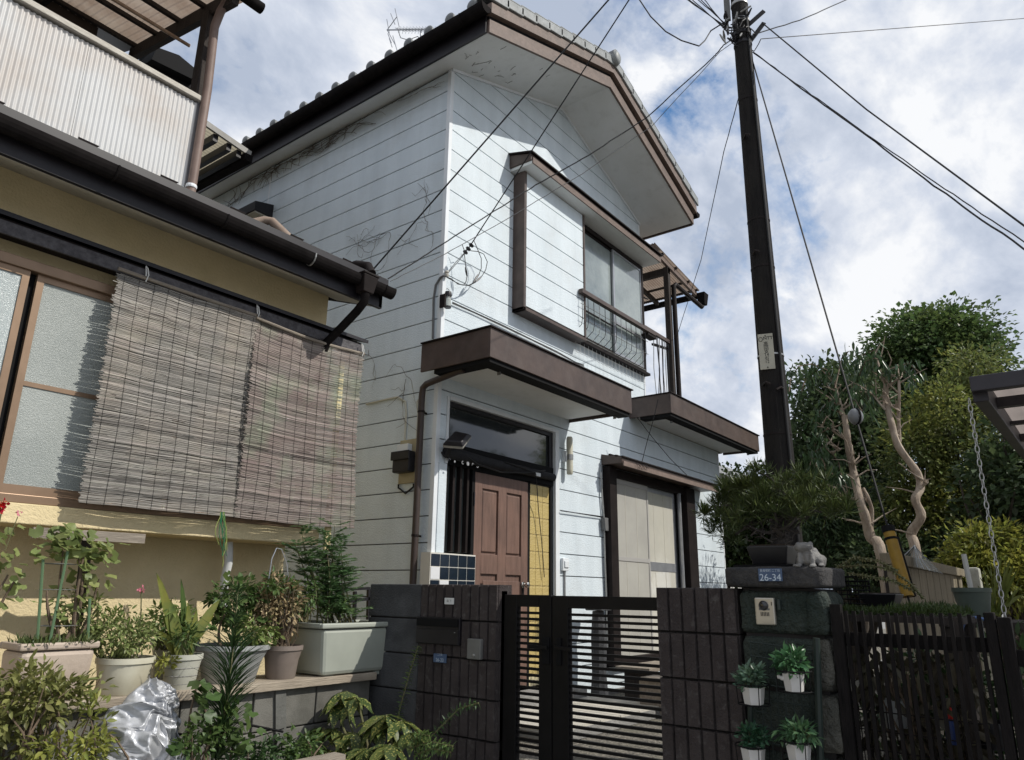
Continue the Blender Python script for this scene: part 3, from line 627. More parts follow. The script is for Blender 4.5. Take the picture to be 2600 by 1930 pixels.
# small black hood on the white house's side wall
sh = MB().hexa([(4.45,7.40,5.95),(4.708,7.40,5.95),(4.708,8.35,5.95),(4.45,8.35,5.95)], [(4.45,7.40,6.07),(4.708,7.40,6.13),(4.708,8.35,6.13),(4.45,8.35,6.07)])
sho = sh.build('side_window_hood', m_black, wh, bevel=.004); MB().box(4.47, 4.70, 7.42, 8.33, 5.935, 5.9495).build('soffit', m_yels, sho)
MB().box(4.69, 4.709, 7.5, 8.25, 5.0, 5.93).build('side_window', m_glassd, wh)

# ---- reed blinds
m_reed = M('grey_reed', (.335,.317,.288), (.235,.222,.203), 3.5, .85, isl=.45, st=(2,1,14), c3=(.40,.345,.28), scale3=2.2, amt3=.55)
m_reed2 = M('reddish_reed', (.305,.272,.245), (.25,.20,.18), 2.2, .85, isl=.45, st=(1,1,2), c3=(.25,.30,.21), scale3=2.6, amt3=.55, lo3=.50, hi3=.62)
def blind(name, label, x0, x1, y, z0, z1, mat, sag, seed, cords, clips):
    rg = np.random.default_rng(seed)
    t = thing(name, label, 'blind', ((x0+x1)/2, y, z0), 'reed blinds hung on the yellow house')
    n = int((z1-z0)/.0047); k = 11; Vt = []; F = []
    u = np.linspace(0, 1, k)
    for i in range(n):
        fz = i/(n-1); z = z0+(z1-z0)*fz
        e0, e1 = rg.normal(0, .007), rg.normal(0, .007)
        xs = x0+e0+(x1-x0+e1-e0)*u+(.02*(1-fz)*(u-.5))
        zs = z-sag*np.sin(np.pi*u)*(.35+.65*fz)+rg.normal(0, .0010, k)+.0012*np.sin(u*9+i*.05)
        ys = y-.012*np.sin(fz*5+u*2)-.018*(1-fz)+rg.normal(0, .0011)+.004*np.sin(u*17+fz*6)
        r_ = .0027*rg.uniform(.8, 1.2)
        b = len(Vt)*1
        for q in range(k):
            for a in (0, 1, 2): Vt.append((xs[q], ys[q]+r_*math.cos(2.094*a+.5), zs[q]+r_*math.sin(2.094*a+.5)))
        b = i*k*3
        F += [(b+q*3+a, b+q*3+(a+1) % 3, b+q*3+3+(a+1) % 3, b+q*3+3+a) for q in range(k-1) for a in range(3)]
    tag(mesh_np('reed_strands', Vt, F, mat, t), kind='stuff')
    for c_ in range(cords):
        u_ = (c_+.5)/cords+rg.normal(0, .004)
        pts = [(x0+(x1-x0)*u_+.02*(1-f)*(u_-.5)+rg.normal(0, .0012), y-.0045-.012*math.sin(f*5+u_*2)-.018*(1-f)+.004*math.sin(u_*17+f*6), z0-.012+(z1-z0+.01)*f-sag*math.sin(math.pi*u_)*(.35+.65*f)) for f in np.linspace(0, 1, 14)]
        MB().tube(pts, .0010, 4).build('cord', m_blackm, t)
    pts = [(x0-.01+(x1-x0+.02)*f, y-.006, z1+.006-sag*math.sin(math.pi*f)) for f in np.linspace(0, 1, 9)]
    MB().tube(pts, .011, 8).build('top_rod', m_wood, t, smooth=True)
    for f in clips:
        x_ = x0+(x1-x0)*f; zz_ = z1-sag*math.sin(math.pi*f)
        MB().tube([(x_,y-.02,zz_-.02),(x_+.008,y-.025,zz_+.02),(x_,y-.02,zz_+.06),(x_-.008,y-.012,zz_+.075),(x_-.006,y-.026,zz_+.01)], .0035, 5).build('tie', M('white_twine', (.62,.62,.60), None, rough=.8), t)
    return t
blind('reed_blind', 'grey reed blind beside the open window pane, nearer the plant stakes', 1.635, 2.515, 3.985, 1.905, 3.175, m_reed, .004, 1, 11, (.16, .98))
blind('reed_blind', 'reddish reed blind with green mesh traces at the house corner', 2.50, 3.385, 3.970, 1.905, 3.155, m_reed2, .022, 2, 11, (.98,))
# ================================================================== gate wall along x = 3.3
GX = 3.30
m_ribb = M('dark_brown_split_block', (.040,.032,.031), (.062,.051,.049), 7, .9, .7, 120, c3=(.13,.12,.115), scale3=30, amt3=.6, lo3=.56, hi3=.72)
m_plainb = M('dark_plain_block', (.045,.046,.050), (.070,.072,.076), 6, .9, .5, 90, c3=(.13,.135,.14), scale3=5, amt3=.55, lo3=.48, hi3=.75)
m_mort = M('dark_mortar', (.030,.028,.028), None, rough=.95)
def ribbed(y0, y1, z0, z1, x, seed, n):
    rr_ = random.Random(seed); mb = MB().box(x+.016, x+.13, y0, y1, z0, z1); p = (y1-y0)/n
    for i in range(n):
        a, b = y0+p*i+.0035, y0+p*(i+1)-.0035; d = rr_.uniform(-.003, .004)
        mb.hexa([(x+d,a+.003,z0+.003),(x+.0165,a,z0),(x+.0165,b,z0),(x+d,b-.003,z0+.003)], [(x+d,a+.003,z1-.003),(x+.0165,a,z1),(x+.0165,b,z1),(x+d,b-.003,z1-.003)])
    return mb
lp = thing('block_pillar', 'dark ribbed block pillar with mailbox left of the gate', 'pillar', (GX+.08, 2.9, 0), 'gate pillars')
MB().box(GX+.03, GX+.12, 2.61, 3.645, 0, 1.525).build('mortar_core', m_mort, lp)
TOP = 1.538
for j in range(7):
    z1 = TOP-.2*j; z0 = z1-.193
    spl = [(2.605, 2.79, 3), (2.795, 3.19, 6)] if j % 2 else [(2.605, 2.995, 6), (3.0, 3.19, 3)]
    for k, (a, b, n) in enumerate(spl): ribbed(a, b, z0, z1, GX, j*7+k, n).build('block', m_ribb, lp)
    for a, b in ([(3.198, 3.645)] if j % 2 else [(3.198, 3.645)]):
        MB().box(GX+.012, GX+.13, a, b, z0+.001, z1).build('block', m_plainb, lp, bevel=.006)
rp_ = thing('block_pillar', 'dark ribbed block pillar between gate and stone gatepost', 'pillar', (GX+.08, 1.45, 0), 'gate pillars')
MB().box(GX+.03, GX+.19, 1.265, 1.645, 0, 1.52).build('mortar_core', m_mort, rp_)
for j in range(7):
    z1 = 1.530-.2*j; z0 = z1-.193
    ribbed(1.258, 1.650, z0, z1, GX, 90+j, 6).build('block', m_ribb, rp_)
    MB().box(GX+.131, GX+.20, 1.258, 1.650, z0, z1).build('block', m_ribb, rp_)
# things fixed to the left pillar
mbx = thing('mailbox', 'black wall mailbox set into the left gate pillar', 'mailbox', (GX-.005, 3.03, 1.2))
a, b = onX(1062,1565,GX), onX(1169,1640,GX)
MB().box(GX-.012, GX+.02, b.y, a.y, b.z, a.z).build('box_front', m_black, mbx, bevel=.003)
MB().box(GX-.022, GX-.0125, b.y+.008, a.y-.008, a.z-.05, a.z-.008).build('slot_flap', m_blackm, mbx, bevel=.003)
mdo = MB().box(GX-.018, GX-.0125, b.y+.004, a.y-.004, b.z+.004, a.z-.066).build('door', m_black, mbx, bevel=.002)
MB().lathe([(.004,0),(.004,.003)], (GX-.0185, b.y+.03, a.z-.08), 8).build('key_hole', m_steel, mdo)
def plate(name, label, cat, p0, p1, X, mat, th=.004, bev=.001):
    a, b = onX(*p0, X), onX(*p1, X)
    o = MB().box(X-th, X, min(a.y,b.y), max(a.y,b.y), min(a.z,b.z), max(a.z,b.z)).build(name, mat, bevel=bev); tag(o, label, cat); return o, a, b
def text(s, size, loc, mat, parent, name='lettering', rot=(math.pi/2, 0, -math.pi/2), sx=1, bold=0):
    cu = bpy.data.curves.new(name, 'FONT'); cu.body = s; cu.size = size; cu.align_x = 'CENTER'; cu.align_y = 'CENTER'; cu.offset = bold
    t = bpy.data.objects.new(name, cu); col.objects.link(t)
    me = bpy.data.meshes.new_from_object(t.evaluated_get(bpy.context.evaluated_depsgraph_get())) if False else None
    bpy.context.view_layer.update()
    me = bpy.data.meshes.new_from_object(t); bpy.data.objects.remove(t); me.materials.append(mat)
    o = bpy.data.objects.new(name, me); col.objects.link(o); o.parent = parent
    o.location = Vector(loc)-ORG[parent.name]; o.rotation_euler = rot; o.scale = (sx, 1, 1); ORG[o.name] = Vector(loc); return o
m_white = M('white_plate', (.62,.63,.62), None, rough=.5); m_ink = M('black_ink', (.02,.02,.02), None, rough=.6)
np_, a, b = plate('name_plate', 'small white name plate near the top of the left pillar', 'plate', (1130,1518), (1153,1535), GX-.005, m_white)
c_ = (a+b)/2
text('森 下', .016, (GX-.0098, c_.y, c_.z), m_ink, np_)
m_blue = M('blue_enamel', (.05,.085,.16), (.07,.11,.19), 20, .35); m_pale = M('pale_print', (.45,.52,.60), None, rough=.5)
bp_, a, b = plate('address_plate', 'small blue address plate below the mailbox', 'plate', (1102,1659), (1134,1684), GX-.005, m_blue)
c_ = (a+b)/2
text('26-33', .026, (GX-.0098, c_.y, c_.z-.010), m_pale, bp_); text('二丁目', .013, (GX-.0098, c_.y, c_.z+.018), m_pale, bp_)
m_greyb = M('grey_plastic', (.16,.16,.15), (.12,.12,.115), 9, .5)
a, b = onX(1188,1621,GX-.02), onX(1221,1676,GX-.02)
bb = tag(MB().box(GX-.028, GX+.0, b.y, a.y, b.z, a.z).build('doorbell', m_greyb, bevel=.006), 'grey doorbell box on the ribbed pillar beside the gate', 'doorbell')
kb = MB().lathe([(.009,0),(.009,.004),(.005,.006)], (0,0,0), 12)
for i, p in enumerate(kb.v): kb.v[i] = V(GX-.028-p.z, (a.y+b.y)/2+p.x-.004, b.z+.022+p.y)
kb.build('button', m_steel, bb)

# ---- the slatted gate: two leaves
m_gate = M('black_brown_aluminium', (.0035,.0033,.0038), (.006,.0055,.006), 10, .5, spec=.2)
X = 3.36
def leaf(name, label, y0, y1, sl, sr, zb, zt):
    t = thing(name, label, 'gate', (X, (y0+y1)/2, zb), 'gate leaves')
    MB().box(X-.02, X+.02, y1-sl, y1, zb, zt).build('stile', m_gate, t, bevel=.003); MB().box(X-.02, X+.02, y0, y0+sr, zb, zt).build('stile', m_gate, t, bevel=.003)
    MB().box(X-.0195, X+.0195, y0+sr, y1-sl, zt-.062, zt).build('rail', m_gate, t); MB().box(X-.0195, X+.0195, y0+sr, y1-sl, zb, zb+.065).build('rail', m_gate, t)
    z = zt-.062-.031
    sm = MB().box(X-.009, X+.009, y0+sr, y1-sl, -.0068, .0068).mesh('slat', m_gate, (X, (y0+y1)/2, 0))
    while z > zb+.08:
        inst('slat', sm, (X, (y0+y1)/2, z), t); z -= .0312
    return t
k = X/GX
lf = leaf('gate_leaf', 'narrow slatted gate leaf beside the mailbox pillar', 2.231*k+.003, 2.541*k, .085*k, .078*k, .60, 1.487)
lr = leaf('gate_leaf', 'wide slatted gate leaf beside the right pillar', 1.56, 2.231*k-.003, .097*k, .06, .60, 1.485)
for t, (pa, pb, ba, bb2) in ((lf, ((1376,1618), (1394,1687), (1342,1641), (1390,1645))), (lr, ((1412,1620), (1424,1690), (1408,1644), (1450,1650)))):
    a, b = onX(*pa, X-.03), onX(*pb, X-.03)
    hpl = MB().box(X-.032, X-.02, min(a.y,b.y), max(a.y,b.y), b.z, a.z).build('handle_plate', m_blackm, t, bevel=.002)
    a, b = onX(*ba, X-.06), onX(*bb2, X-.06); MB().beam(a, b, .016, .018).build('lever', m_gate, hpl, bevel=.002)
hp_ = MB().box(X-.02, X+.03, 2.605, 2.635, .45, 1.505); hp_.box(X-.02, X+.03, 2.60, 2.604, .7, .74)
tag(hp_.build('hinge_post', m_gate), 'thin dark hinge post between mailbox pillar and gate', 'post')
tag(MB().box(3.22, 4.0, 1.55, 2.60, 0, .45).build('gate_step', m_conc, bevel=.01), kind='structure')

# ================================================================== rough stone gatepost on the right
m_stone = M('mossy_green_stone', (.032,.044,.037), (.055,.066,.056), 7, .9, 1.0, 35, c3=(.014,.026,.021), scale3=4, amt3=.7, bdist=.05)
m_stone2 = M('tan_rough_stone', (.13,.125,.105), (.075,.073,.062), 9, .9, .9, 40, c3=(.03,.035,.03), scale3=5, amt3=.6, bdist=.05)
def rough(x0, x1, y0, y1, z0, z1, seed, amp, name, mat, parent, cuts=7, rg=3.5):
    from mathutils import noise as mn
    bm = bmesh.new(); bmesh.ops.create_cube(bm, size=1); bmesh.ops.subdivide_edges(bm, edges=bm.edges[:], cuts=cuts, use_grid_fill=True)
    o = Vector(ORG[parent.name])
    for v in bm.verts:
        p = v.co*1.0; e = max(abs(p.x), abs(p.y), abs(p.z))
        q = V((x0+x1)/2+(x1-x0)*p.x, (y0+y1)/2+(y1-y0)*p.y, (z0+z1)/2+(z1-z0)*p.z)
        ns = sum(1 for c in p if abs(c) > .49)
        if ns >= 2: q -= V(p.x*(x1-x0), p.y*(y1-y0), p.z*(z1-z0)).normalized()*.012*(ns-1)
        d = mn.noise_vector(q*12+V(seed*3.1, seed, 0))*amp+mn.noise_vector(q*35+V(seed, 0, seed))*amp*.4
        v.co = q+d-o
    me = bpy.data.meshes.new(name); bm.to_mesh(me); bm.free(); me.materials.append(mat); me.shade_smooth()
    ob = bpy.data.objects.new(name, me); col.objects.link(ob); ob.parent = parent; ORG[ob.name] = o; return ob
sp = thing('stone_gatepost', 'mossy stacked stone gatepost with thick cap slab', 'gatepost', (3.42, 1.06, 0))
zj = [1.527, 1.337, 1.124, .893, .66, .43, .2, 0]
MB().box(3.31, 3.55, .90, 1.225, 0, 1.53).build('mortar_core', m_mort, sp)
for i in range(7):
    rough(3.285, 3.60, .915, 1.245, zj[i+1]+.006, zj[i]-.004, i, .007, 'stone', m_stone, sp)
    rough(3.275-.004*i, 3.56, .872-.004*i, .955, zj[i+1]+.008, zj[i]-.006, 30+i, .011, 'stone', m_stone2 if i else m_stone, sp, cuts=5)
cap = rough(3.255, 3.66, .868, 1.292, 1.533, 1.622, 70, .004, 'cap_slab', M('black_cap_stone', (.022,.022,.024), (.045,.043,.042), 14, .8, .6, 60, c3=(.07,.065,.06), scale3=30, amt3=.5), sp)
# address plate 26-34
ap, a, b = plate('address_plate', 'blue address plate numbered 26-34 on the stone cap', 'plate', (1925,1444), (1988,1476), 3.25, m_blue)
c_ = (a+b)/2; text('26-34', .040, (3.2452, c_.y, c_.z-.012), M('plate_print', (.50,.58,.66), None, rough=.5), ap); text('東海塚町 二丁目', .0125, (3.2452, c_.y, c_.z+.017), m_pale, ap, sx=.95)
# video intercom
ic = thing('video_intercom', 'silver video intercom with round camera on the stone gatepost', 'intercom', (3.275, 1.13, 1.37))
a, b = onX(1914,1517,3.262), onX(1970,1588,3.262)
m_silver = M('champagne_metal', (.50,.47,.40), (.44,.41,.35), 4, .35, metal=.6)
y0, y1, z0, z1 = min(a.y,b.y), max(a.y,b.y), b.z, a.z
icb = MB().box(3.262, 3.284, y0, y1, z0, z1).build('body', m_silver, ic, bevel=.006)
ln = MB().lathe([(.0205,0),(.0205,.004),(.018,.0045),(.016,.003),(.012,.006),(.004,.0075)], (0,0,0), 24)
for i, p in enumerate(ln.v): ln.v[i] = V(3.2618-p.z, (y0+y1)/2+.003+p.x, z1-.033+p.y)
ln.build('camera_lens', M('lens_black', (.008,.008,.010), None, rough=.1, spec=.8), ic, smooth=True)
for i in range(6): MB().box(3.2606, 3.2618, (y0+y1)/2-.018+.0065*i, (y0+y1)/2-.015+.0065*i, z0+.036, z0+.052).build('speaker_slot', m_blackm, icb)
MB().box(3.2603, 3.2618, (y0+y1)/2-.022, (y0+y1)/2+.024, z0+.060, z0+.068).build('label_strip', m_greyb, ic)
MB().box(3.2603, 3.2618, (y0+y1)/2-.026, (y0+y1)/2+.022, z0+.012, z0+.027).build('call_button', m_silver, ic, bevel=.001)
MB().box(3.2606, 3.2618, y0+.010, y0+.013, z1-.032, z1-.018).build('indicator', m_blackm, ic)
a, b = onX(1973,1522,3.27), onX(1983,1550,3.27)
tag(MB().box(3.262, 3.29, min(a.y,b.y), max(a.y,b.y), b.z, a.z).build('call_box', M('dark_green_plastic', (.03,.04,.036), None, rough=.5), bevel=.003), 'thin dark box on the gatepost right of the intercom', 'box')

# stone frog on the cap
fr = MB(); 
def ell(mb, c, r, n=14, m=9, rot=None):
    c = Vector(c); vs = []
    for i in range(m+1):
        t = math.pi*i/m
        for k in range(n):
            p = V(r[0]*math.sin(t)*math.cos(2*math.pi*k/n), r[1]*math.sin(t)*math.sin(2*math.pi*k/n), r[2]*math.cos(t))
            if rot: p = rot @ p
            vs.append(c+p)
    mb.add(vs, [(i*n+k, i*n+(k+1) % n, (i+1)*n+(k+1) % n, (i+1)*n+k) for i in range(m) for k in range(n)])
f0 = onX(2050,1434,3.30); fx, fy, fz = f0.x, f0.y, 1.618
ell(fr, (fx+.03,fy-.005,fz+.05), (.055,.05,.055)); ell(fr, (fx-.005,fy+.012,fz+.095), (.042,.045,.026), rot=Matrix.Rotation(.15,3,'Y'))
for s in (-1, 1):
    ell(fr, (fx+.008,fy+.010+s*.030,fz+.113), (.014,.013,.014)); ell(fr, (fx+.04,fy-.006+s*.048,fz+.030), (.048,.022,.032)); ell(fr, (fx-.02,fy+s*.030,fz+.035), (.013,.012,.042)); ell(fr, (fx-.035,fy+s*.034,fz+.006), (.024,.016,.008)); ell(fr, (fx+.0,fy-.006+s*.060,fz+.008), (.035,.014,.009))
fo = fr.build('stone_frog', M('pale_carved_stone', (.23,.225,.215), (.14,.135,.13), 10, .85, .5, 40, c3=(.10,.10,.095), scale3=14, amt3=.6), smooth=True)
[setattr(v_, 'co', v_.co*.86) for v_ in fo.data.vertices]; fo.data.update(); rmd = fo.modifiers.new('weld', 'REMESH'); rmd.mode = 'VOXEL'; rmd.voxel_size = .004; rmd.use_smooth_shade = True
dtx = bpy.data.textures.new('stone_relief', 'CLOUDS'); dtx.noise_scale = .035; dmd = fo.modifiers.new('relief', 'DISPLACE'); dmd.texture = dtx; dmd.strength = .014; dmd.mid_level = .5
tag(fo, 'pale carved stone frog sitting beside the bonsai pot', 'statue')

# ================================================================== retaining wall with plank
m_oldb = M('old_grey_block', (.19,.185,.165), (.125,.12,.105), 5, .95, .45, 220, c3=(.05,.05,.042), scale3=2.2, amt3=.8, bdist=.008)
rw = thing('retaining_wall', 'low grey block retaining wall under the flower pots', 'wall', (1.2, 3.8, 0))
MB().box(-6, 3.26, 3.58, 3.70, 0, .97).build('mortar_core', m_mort, rw)
for j in range(5):
    z1 = .985-.2*j
    x_ = 3.26-(.2 if j % 2 else 0); first = True
    if j % 2: MB().box(3.064, 3.26, 3.53, 3.64, max(z1-.193, 0), z1).build('block', m_oldb, rw, bevel=.005)
    while x_ > -2.2:
        MB().box(x_-.395, x_-.005, 3.53+random.Random(j*50+int(x_*9)).uniform(-.003,.003), 3.64, max(z1-.193, 0), z1).build('block', m_oldb, rw, bevel=.005); x_ -= .4
MB().beam(onY(712,1740,3.52), onY(712,1890,3.52), .065, .012, up=(0,1,0)).build('batten', M('grey_slat', (.16,.16,.15), (.11,.11,.10), 6, .8, .3, 30), rw)
m_plank = M('weathered_plank', (.42,.36,.28), (.31,.26,.20), 4, .85, .4, 16, st=(1,10,10), bst=(1,14,14), c3=(.18,.15,.12), scale3=3, amt3=.4)
for i, (a, b) in enumerate(((-2.6, -.35), (-.34, 1.92), (1.93, 3.27))):
    tag(MB().box(a, b, 3.49, 3.80, .992-.003*i, 1.034-.003*i).build('plank', m_plank, bevel=.004), ('weathered plank carrying the pots at the far left edge', 'weathered plank under the beige planter by the tarp', 'weathered plank end under the green-grey planter')[i], 'plank', 'planks on the retaining wall')
# low dark rail between the houses
rl_ = thing('side_rail', 'low black metal rail in the gap behind the planter', 'railing', (3.75, 4.2, .7))
for (a, b) in (((846,1497), (938,1494)), ((850,1532), (938,1520)), ((864,1500), (862,1580)), ((901,1502), (899,1590)), ((936,1496), (934,1590))):
    MB().beam(onY(*a, 4.2), onY(*b, 4.2), .02, .022, up=(0,1,0)).build('bar', m_black, rl_)
# ================================================================== plants: helpers
def unit(a): return a/np.maximum(np.linalg.norm(a, axis=-1, keepdims=True), 1e-9)
def leaf_mesh(name, P, D, Nn, L, Wd, mat, parent, rich=False, fold=.18, droop=.0, loc=None):
    P = np.asarray(P, float); n = len(P); D = unit(np.asarray(D, float)); Nn = np.asarray(Nn, float)
    L = np.broadcast_to(np.asarray(L, float), (n,))[:, None]; Wd = np.broadcast_to(np.asarray(Wd, float), (n,))[:, None]
    S = unit(np.cross(D, Nn)); U = np.cross(S, D)
    if not rich:
        m_ = P+D*L*.5; h_ = U*Wd*fold
        Vt = np.stack([P, m_+S*Wd*.5+h_, P+D*L-U*L*droop, m_-S*Wd*.5+h_], 1).reshape(-1, 3)
        b = np.arange(n)[:, None]*4
        F = np.concatenate([b+[0, 1, 2], b+[0, 2, 3]], 0)
    else:
        def q(t, w_, lift): return P+D*L*t-U*L*droop*t*t+S*Wd*w_+U*Wd*lift
        Vt = np.stack([q(0,0,0), q(.3,.42,fold), q(.3,0,0), q(.3,-.42,fold), q(.62,.40,fold), q(.62,0,0), q(.62,-.40,fold), q(1,0,0)], 1).reshape(-1, 3)
        b = np.arange(n)[:, None]*8
        F = np.concatenate([b+t for t in ([0,1,2],[0,2,3],[1,4,5],[1,5,2],[2,5,6],[2,6,3],[4,7,5],[5,7,6])], 0)
    return mesh_np(name, Vt, F, mat, parent, loc, smooth=rich)
def leafmat(name, c1, c2, isl=.3, trans=.35, rough=.45, scale=3, c3=None, spec=.4, scale3=1.5, amt3=.5, lo3=.45, hi3=.7):
    return M(name, c1, c2, scale, rough, isl=isl, trans=trans, c3=c3, spec=spec, scale3=scale3, amt3=amt3, lo3=lo3, hi3=hi3)
def crown_pts(rg, c, rad, n, clumps, cr, shell=.55, zsq=1.0):
    c = np.array(c); rad = np.array(rad)
    u = unit(rg.normal(size=(clumps, 3))); r_ = shell+(1-shell)*rg.random((clumps, 1))**.6
    cc = c+u*r_*rad; k = rg.integers(0, clumps, n); v = unit(rg.normal(size=(n, 3)))
    s = rg.random((n, 1))**.45*cr*(.6+.8*rg.random((clumps, 1)))[k]
    P = cc[k]+v*s*np.array([1, 1, .75]); D = unit(v+.6*u[k]+rg.normal(0, .5, (n, 3))+np.array([0, 0, -.25])); Nn = unit(v*.5+np.array([0, 0, 1.0])+rg.normal(0, .45, (n, 3)))
    return P, D, Nn
m_stem = M('green_stem', (.10,.12,.05), (.14,.12,.06), 10, .7); m_twig = M('brown_twig', (.16,.115,.08), (.10,.075,.05), 12, .85, .4, 40)
lm_dark = leafmat('dark_green_leaf', (.04,.078,.026), (.06,.105,.034))
lm_mid = leafmat('mid_green_leaf', (.08,.135,.04), (.115,.175,.05))
lm_yel = leafmat('yellow_green_leaf', (.20,.23,.05), (.28,.28,.06), .3)
lm_oliv = leafmat('olive_leaf', (.17,.19,.06), (.23,.235,.08), .35)
lm_dry = leafmat('dry_leaf', (.34,.27,.15), (.24,.17,.09), .35, .25, .7)
lm_ger = leafmat('geranium_leaf', (.20,.25,.085), (.26,.30,.11), .3, .4)
lm_blue = leafmat('cool_green_leaf', (.035,.085,.045), (.055,.11,.055), .3, .3)
m_earth = M('potting_soil', (.05,.038,.028), (.03,.023,.018), 30, .95, .5, 60)
rng = np.random.default_rng(11)
def pot(name, label, xl, xr, yt, yb, Y, mat, taper=.78, kind='round', rim=.018, depth=1.0, group='pots along the plank'):
    a = onY(xl, yt, Y); b = onY(xr, yt, Y); c = (a+b)/2; r_ = (b.x-a.x)/2; zb = onY((xl+xr)/2, yb, Y).z; h_ = c.z-zb
    t = thing(name, label, 'planter' if kind == 'box' else 'pot', (c.x, Y, zb), group)
    if kind == 'round':
        pr = [(r_*taper*.96,0),(r_*taper,.006),(r_*(taper*.5+.46),h_*.55),(r_*.95,h_-.025),(r_,h_-.024),(r_,h_),(r_*.93,h_),(r_*.90,h_-.03),(r_*.9,h_-.035)]
        MB().lathe(pr, (c.x, Y, zb), 28).build('body', mat, t, smooth=True)
        MB().lathe([(r_*.89,h_-.034),(r_*.5,h_-.024),(.001,h_-.02)], (c.x, Y, zb), 20).build('soil', m_earth, t)
    else:
        d_ = r_*depth; e = rim
        mb = MB().hexa([(c.x-r_*taper,Y-d_*taper,zb+.02),(c.x+r_*taper,Y-d_*taper,zb+.02),(c.x+r_*taper,Y+d_*taper,zb+.02),(c.x-r_*taper,Y+d_*taper,zb+.02)], [(c.x-r_*.94,Y-d_*.94,c.z-.03),(c.x+r_*.94,Y-d_*.94,c.z-.03),(c.x+r_*.94,Y+d_*.94,c.z-.03),(c.x-r_*.94,Y+d_*.94,c.z-.03)])
        bd_ = mb.build('body', mat, t, bevel=.022)
        rm_ = MB().box(c.x-r_, c.x+r_, Y-d_, Y-d_+.022, c.z-.029, c.z); rm_.box(c.x-r_, c.x+r_, Y+d_-.022, Y+d_, c.z-.029, c.z); rm_.box(c.x-r_, c.x-r_+.022, Y-d_+.022, Y+d_-.022, c.z-.029, c.z); rm_.box(c.x+r_-.022, c.x+r_, Y-d_+.022, Y+d_-.022, c.z-.029, c.z)
        rm_.build('rim', mat, bd_, bevel=.008); MB().box(c.x-r_+.023, c.x+r_-.023, Y-d_+.023, Y+d_-.023, c.z-.028, c.z-.015).build('soil', m_earth, t)
        for sx in (-1, 1):
            for sy in (-1, 1): MB().box(c.x+sx*r_*taper*.75-.03, c.x+sx*r_*taper*.75+.03, Y+sy*d_*taper*.7-.025, Y+sy*d_*taper*.7+.025, zb, zb+.0195).build('foot', mat, bd_)
    return t, c, r_, h_
def curve(a, b, rg, bend=.05, n=6):
    a = Vector(a); b = Vector(b); o = Vector(rg.normal(0, 1, 3))*bend*(b-a).length
    return [a.lerp(b, i/(n-1))+o*math.sin(math.pi*i/(n-1)) for i in range(n)]
# ================================================================== pots on the plank
PY = 3.63
m_beige = M('beige_plastic', (.46,.38,.31), (.38,.31,.25), 4, .6, .15, 30, c3=(.25,.2,.16), scale3=5, amt3=.4)
m_cream = M('cream_plastic', (.60,.58,.47), (.50,.47,.36), 3, .5, c3=(.30,.25,.15), scale3=5, amt3=.45)
m_greyp = M('grey_pot', (.36,.37,.36), (.28,.29,.29), 4, .55, c3=(.2,.2,.19), scale3=6, amt3=.4)
m_brownp = M('brown_pot', (.22,.18,.155), (.165,.135,.115), 5, .6, c3=(.3,.27,.24), scale3=7, amt3=.3)
m_planter = M('green_grey_planter', (.36,.38,.33), (.31,.33,.285), 3, .5, c3=(.24,.25,.22), scale3=4, amt3=.3)
p1, c1_, r1, h1 = pot('square_planter', 'beige square planter with staked geraniums', 26, 226, 1628, 1775, PY, m_beige, .86, 'box', depth=.72)
p2, c2_, r2, h2 = pot('flower_pot', 'cream round pot with small pink flower', 250, 388, 1668, 1760, PY-.02, m_cream, .84)
p3, c3_, r3, h3 = pot('flower_pot', 'off-white brick-patterned pot with yellowing strap leaves', 418, 510, 1660, 1750, PY-.02, M('off_white_pot', (.50,.50,.43), (.42,.42,.36), 5, .55, c3=(.3,.3,.25), scale3=6, amt3=.3), .74)
p4, c4_, r4, h4 = pot('flower_pot', 'wide grey bowl pot behind the lily stalk', 505, 670, 1636, 1736, PY+.06, m_greyp, .66)
p5, c5_, r5, h5 = pot('flower_pot', 'brown pot holding a dried pale shrub', 676, 760, 1638, 1722, PY, m_brownp, .72)
p6, c6_, r6, h6 = pot('long_planter', 'large green-grey planter at the end of the plank', 768, 962, 1578, 1713, PY+.02, m_planter, .84, 'box', depth=.62)
# brick pattern ribs on the off-white pot
for j in range(4):
    zz_ = c3_.z-h3+.03+.036*j; rr_ = r3*(.75+.05*j+.012)
    MB().tube([(c3_.x+rr_*math.cos(a), PY-.02+rr_*math.sin(a), zz_) for a in np.linspace(math.pi*.95, math.pi*2.05, 16)], .0016, 4).build('band', m_conc, p3)
# second pair of big grey pots behind
q1, cq1, rq1, hq1 = pot('flower_pot', 'grey tub standing behind the strap-leaf pot', 390, 500, 1622, 1720, PY+.17, m_greyp, .7)
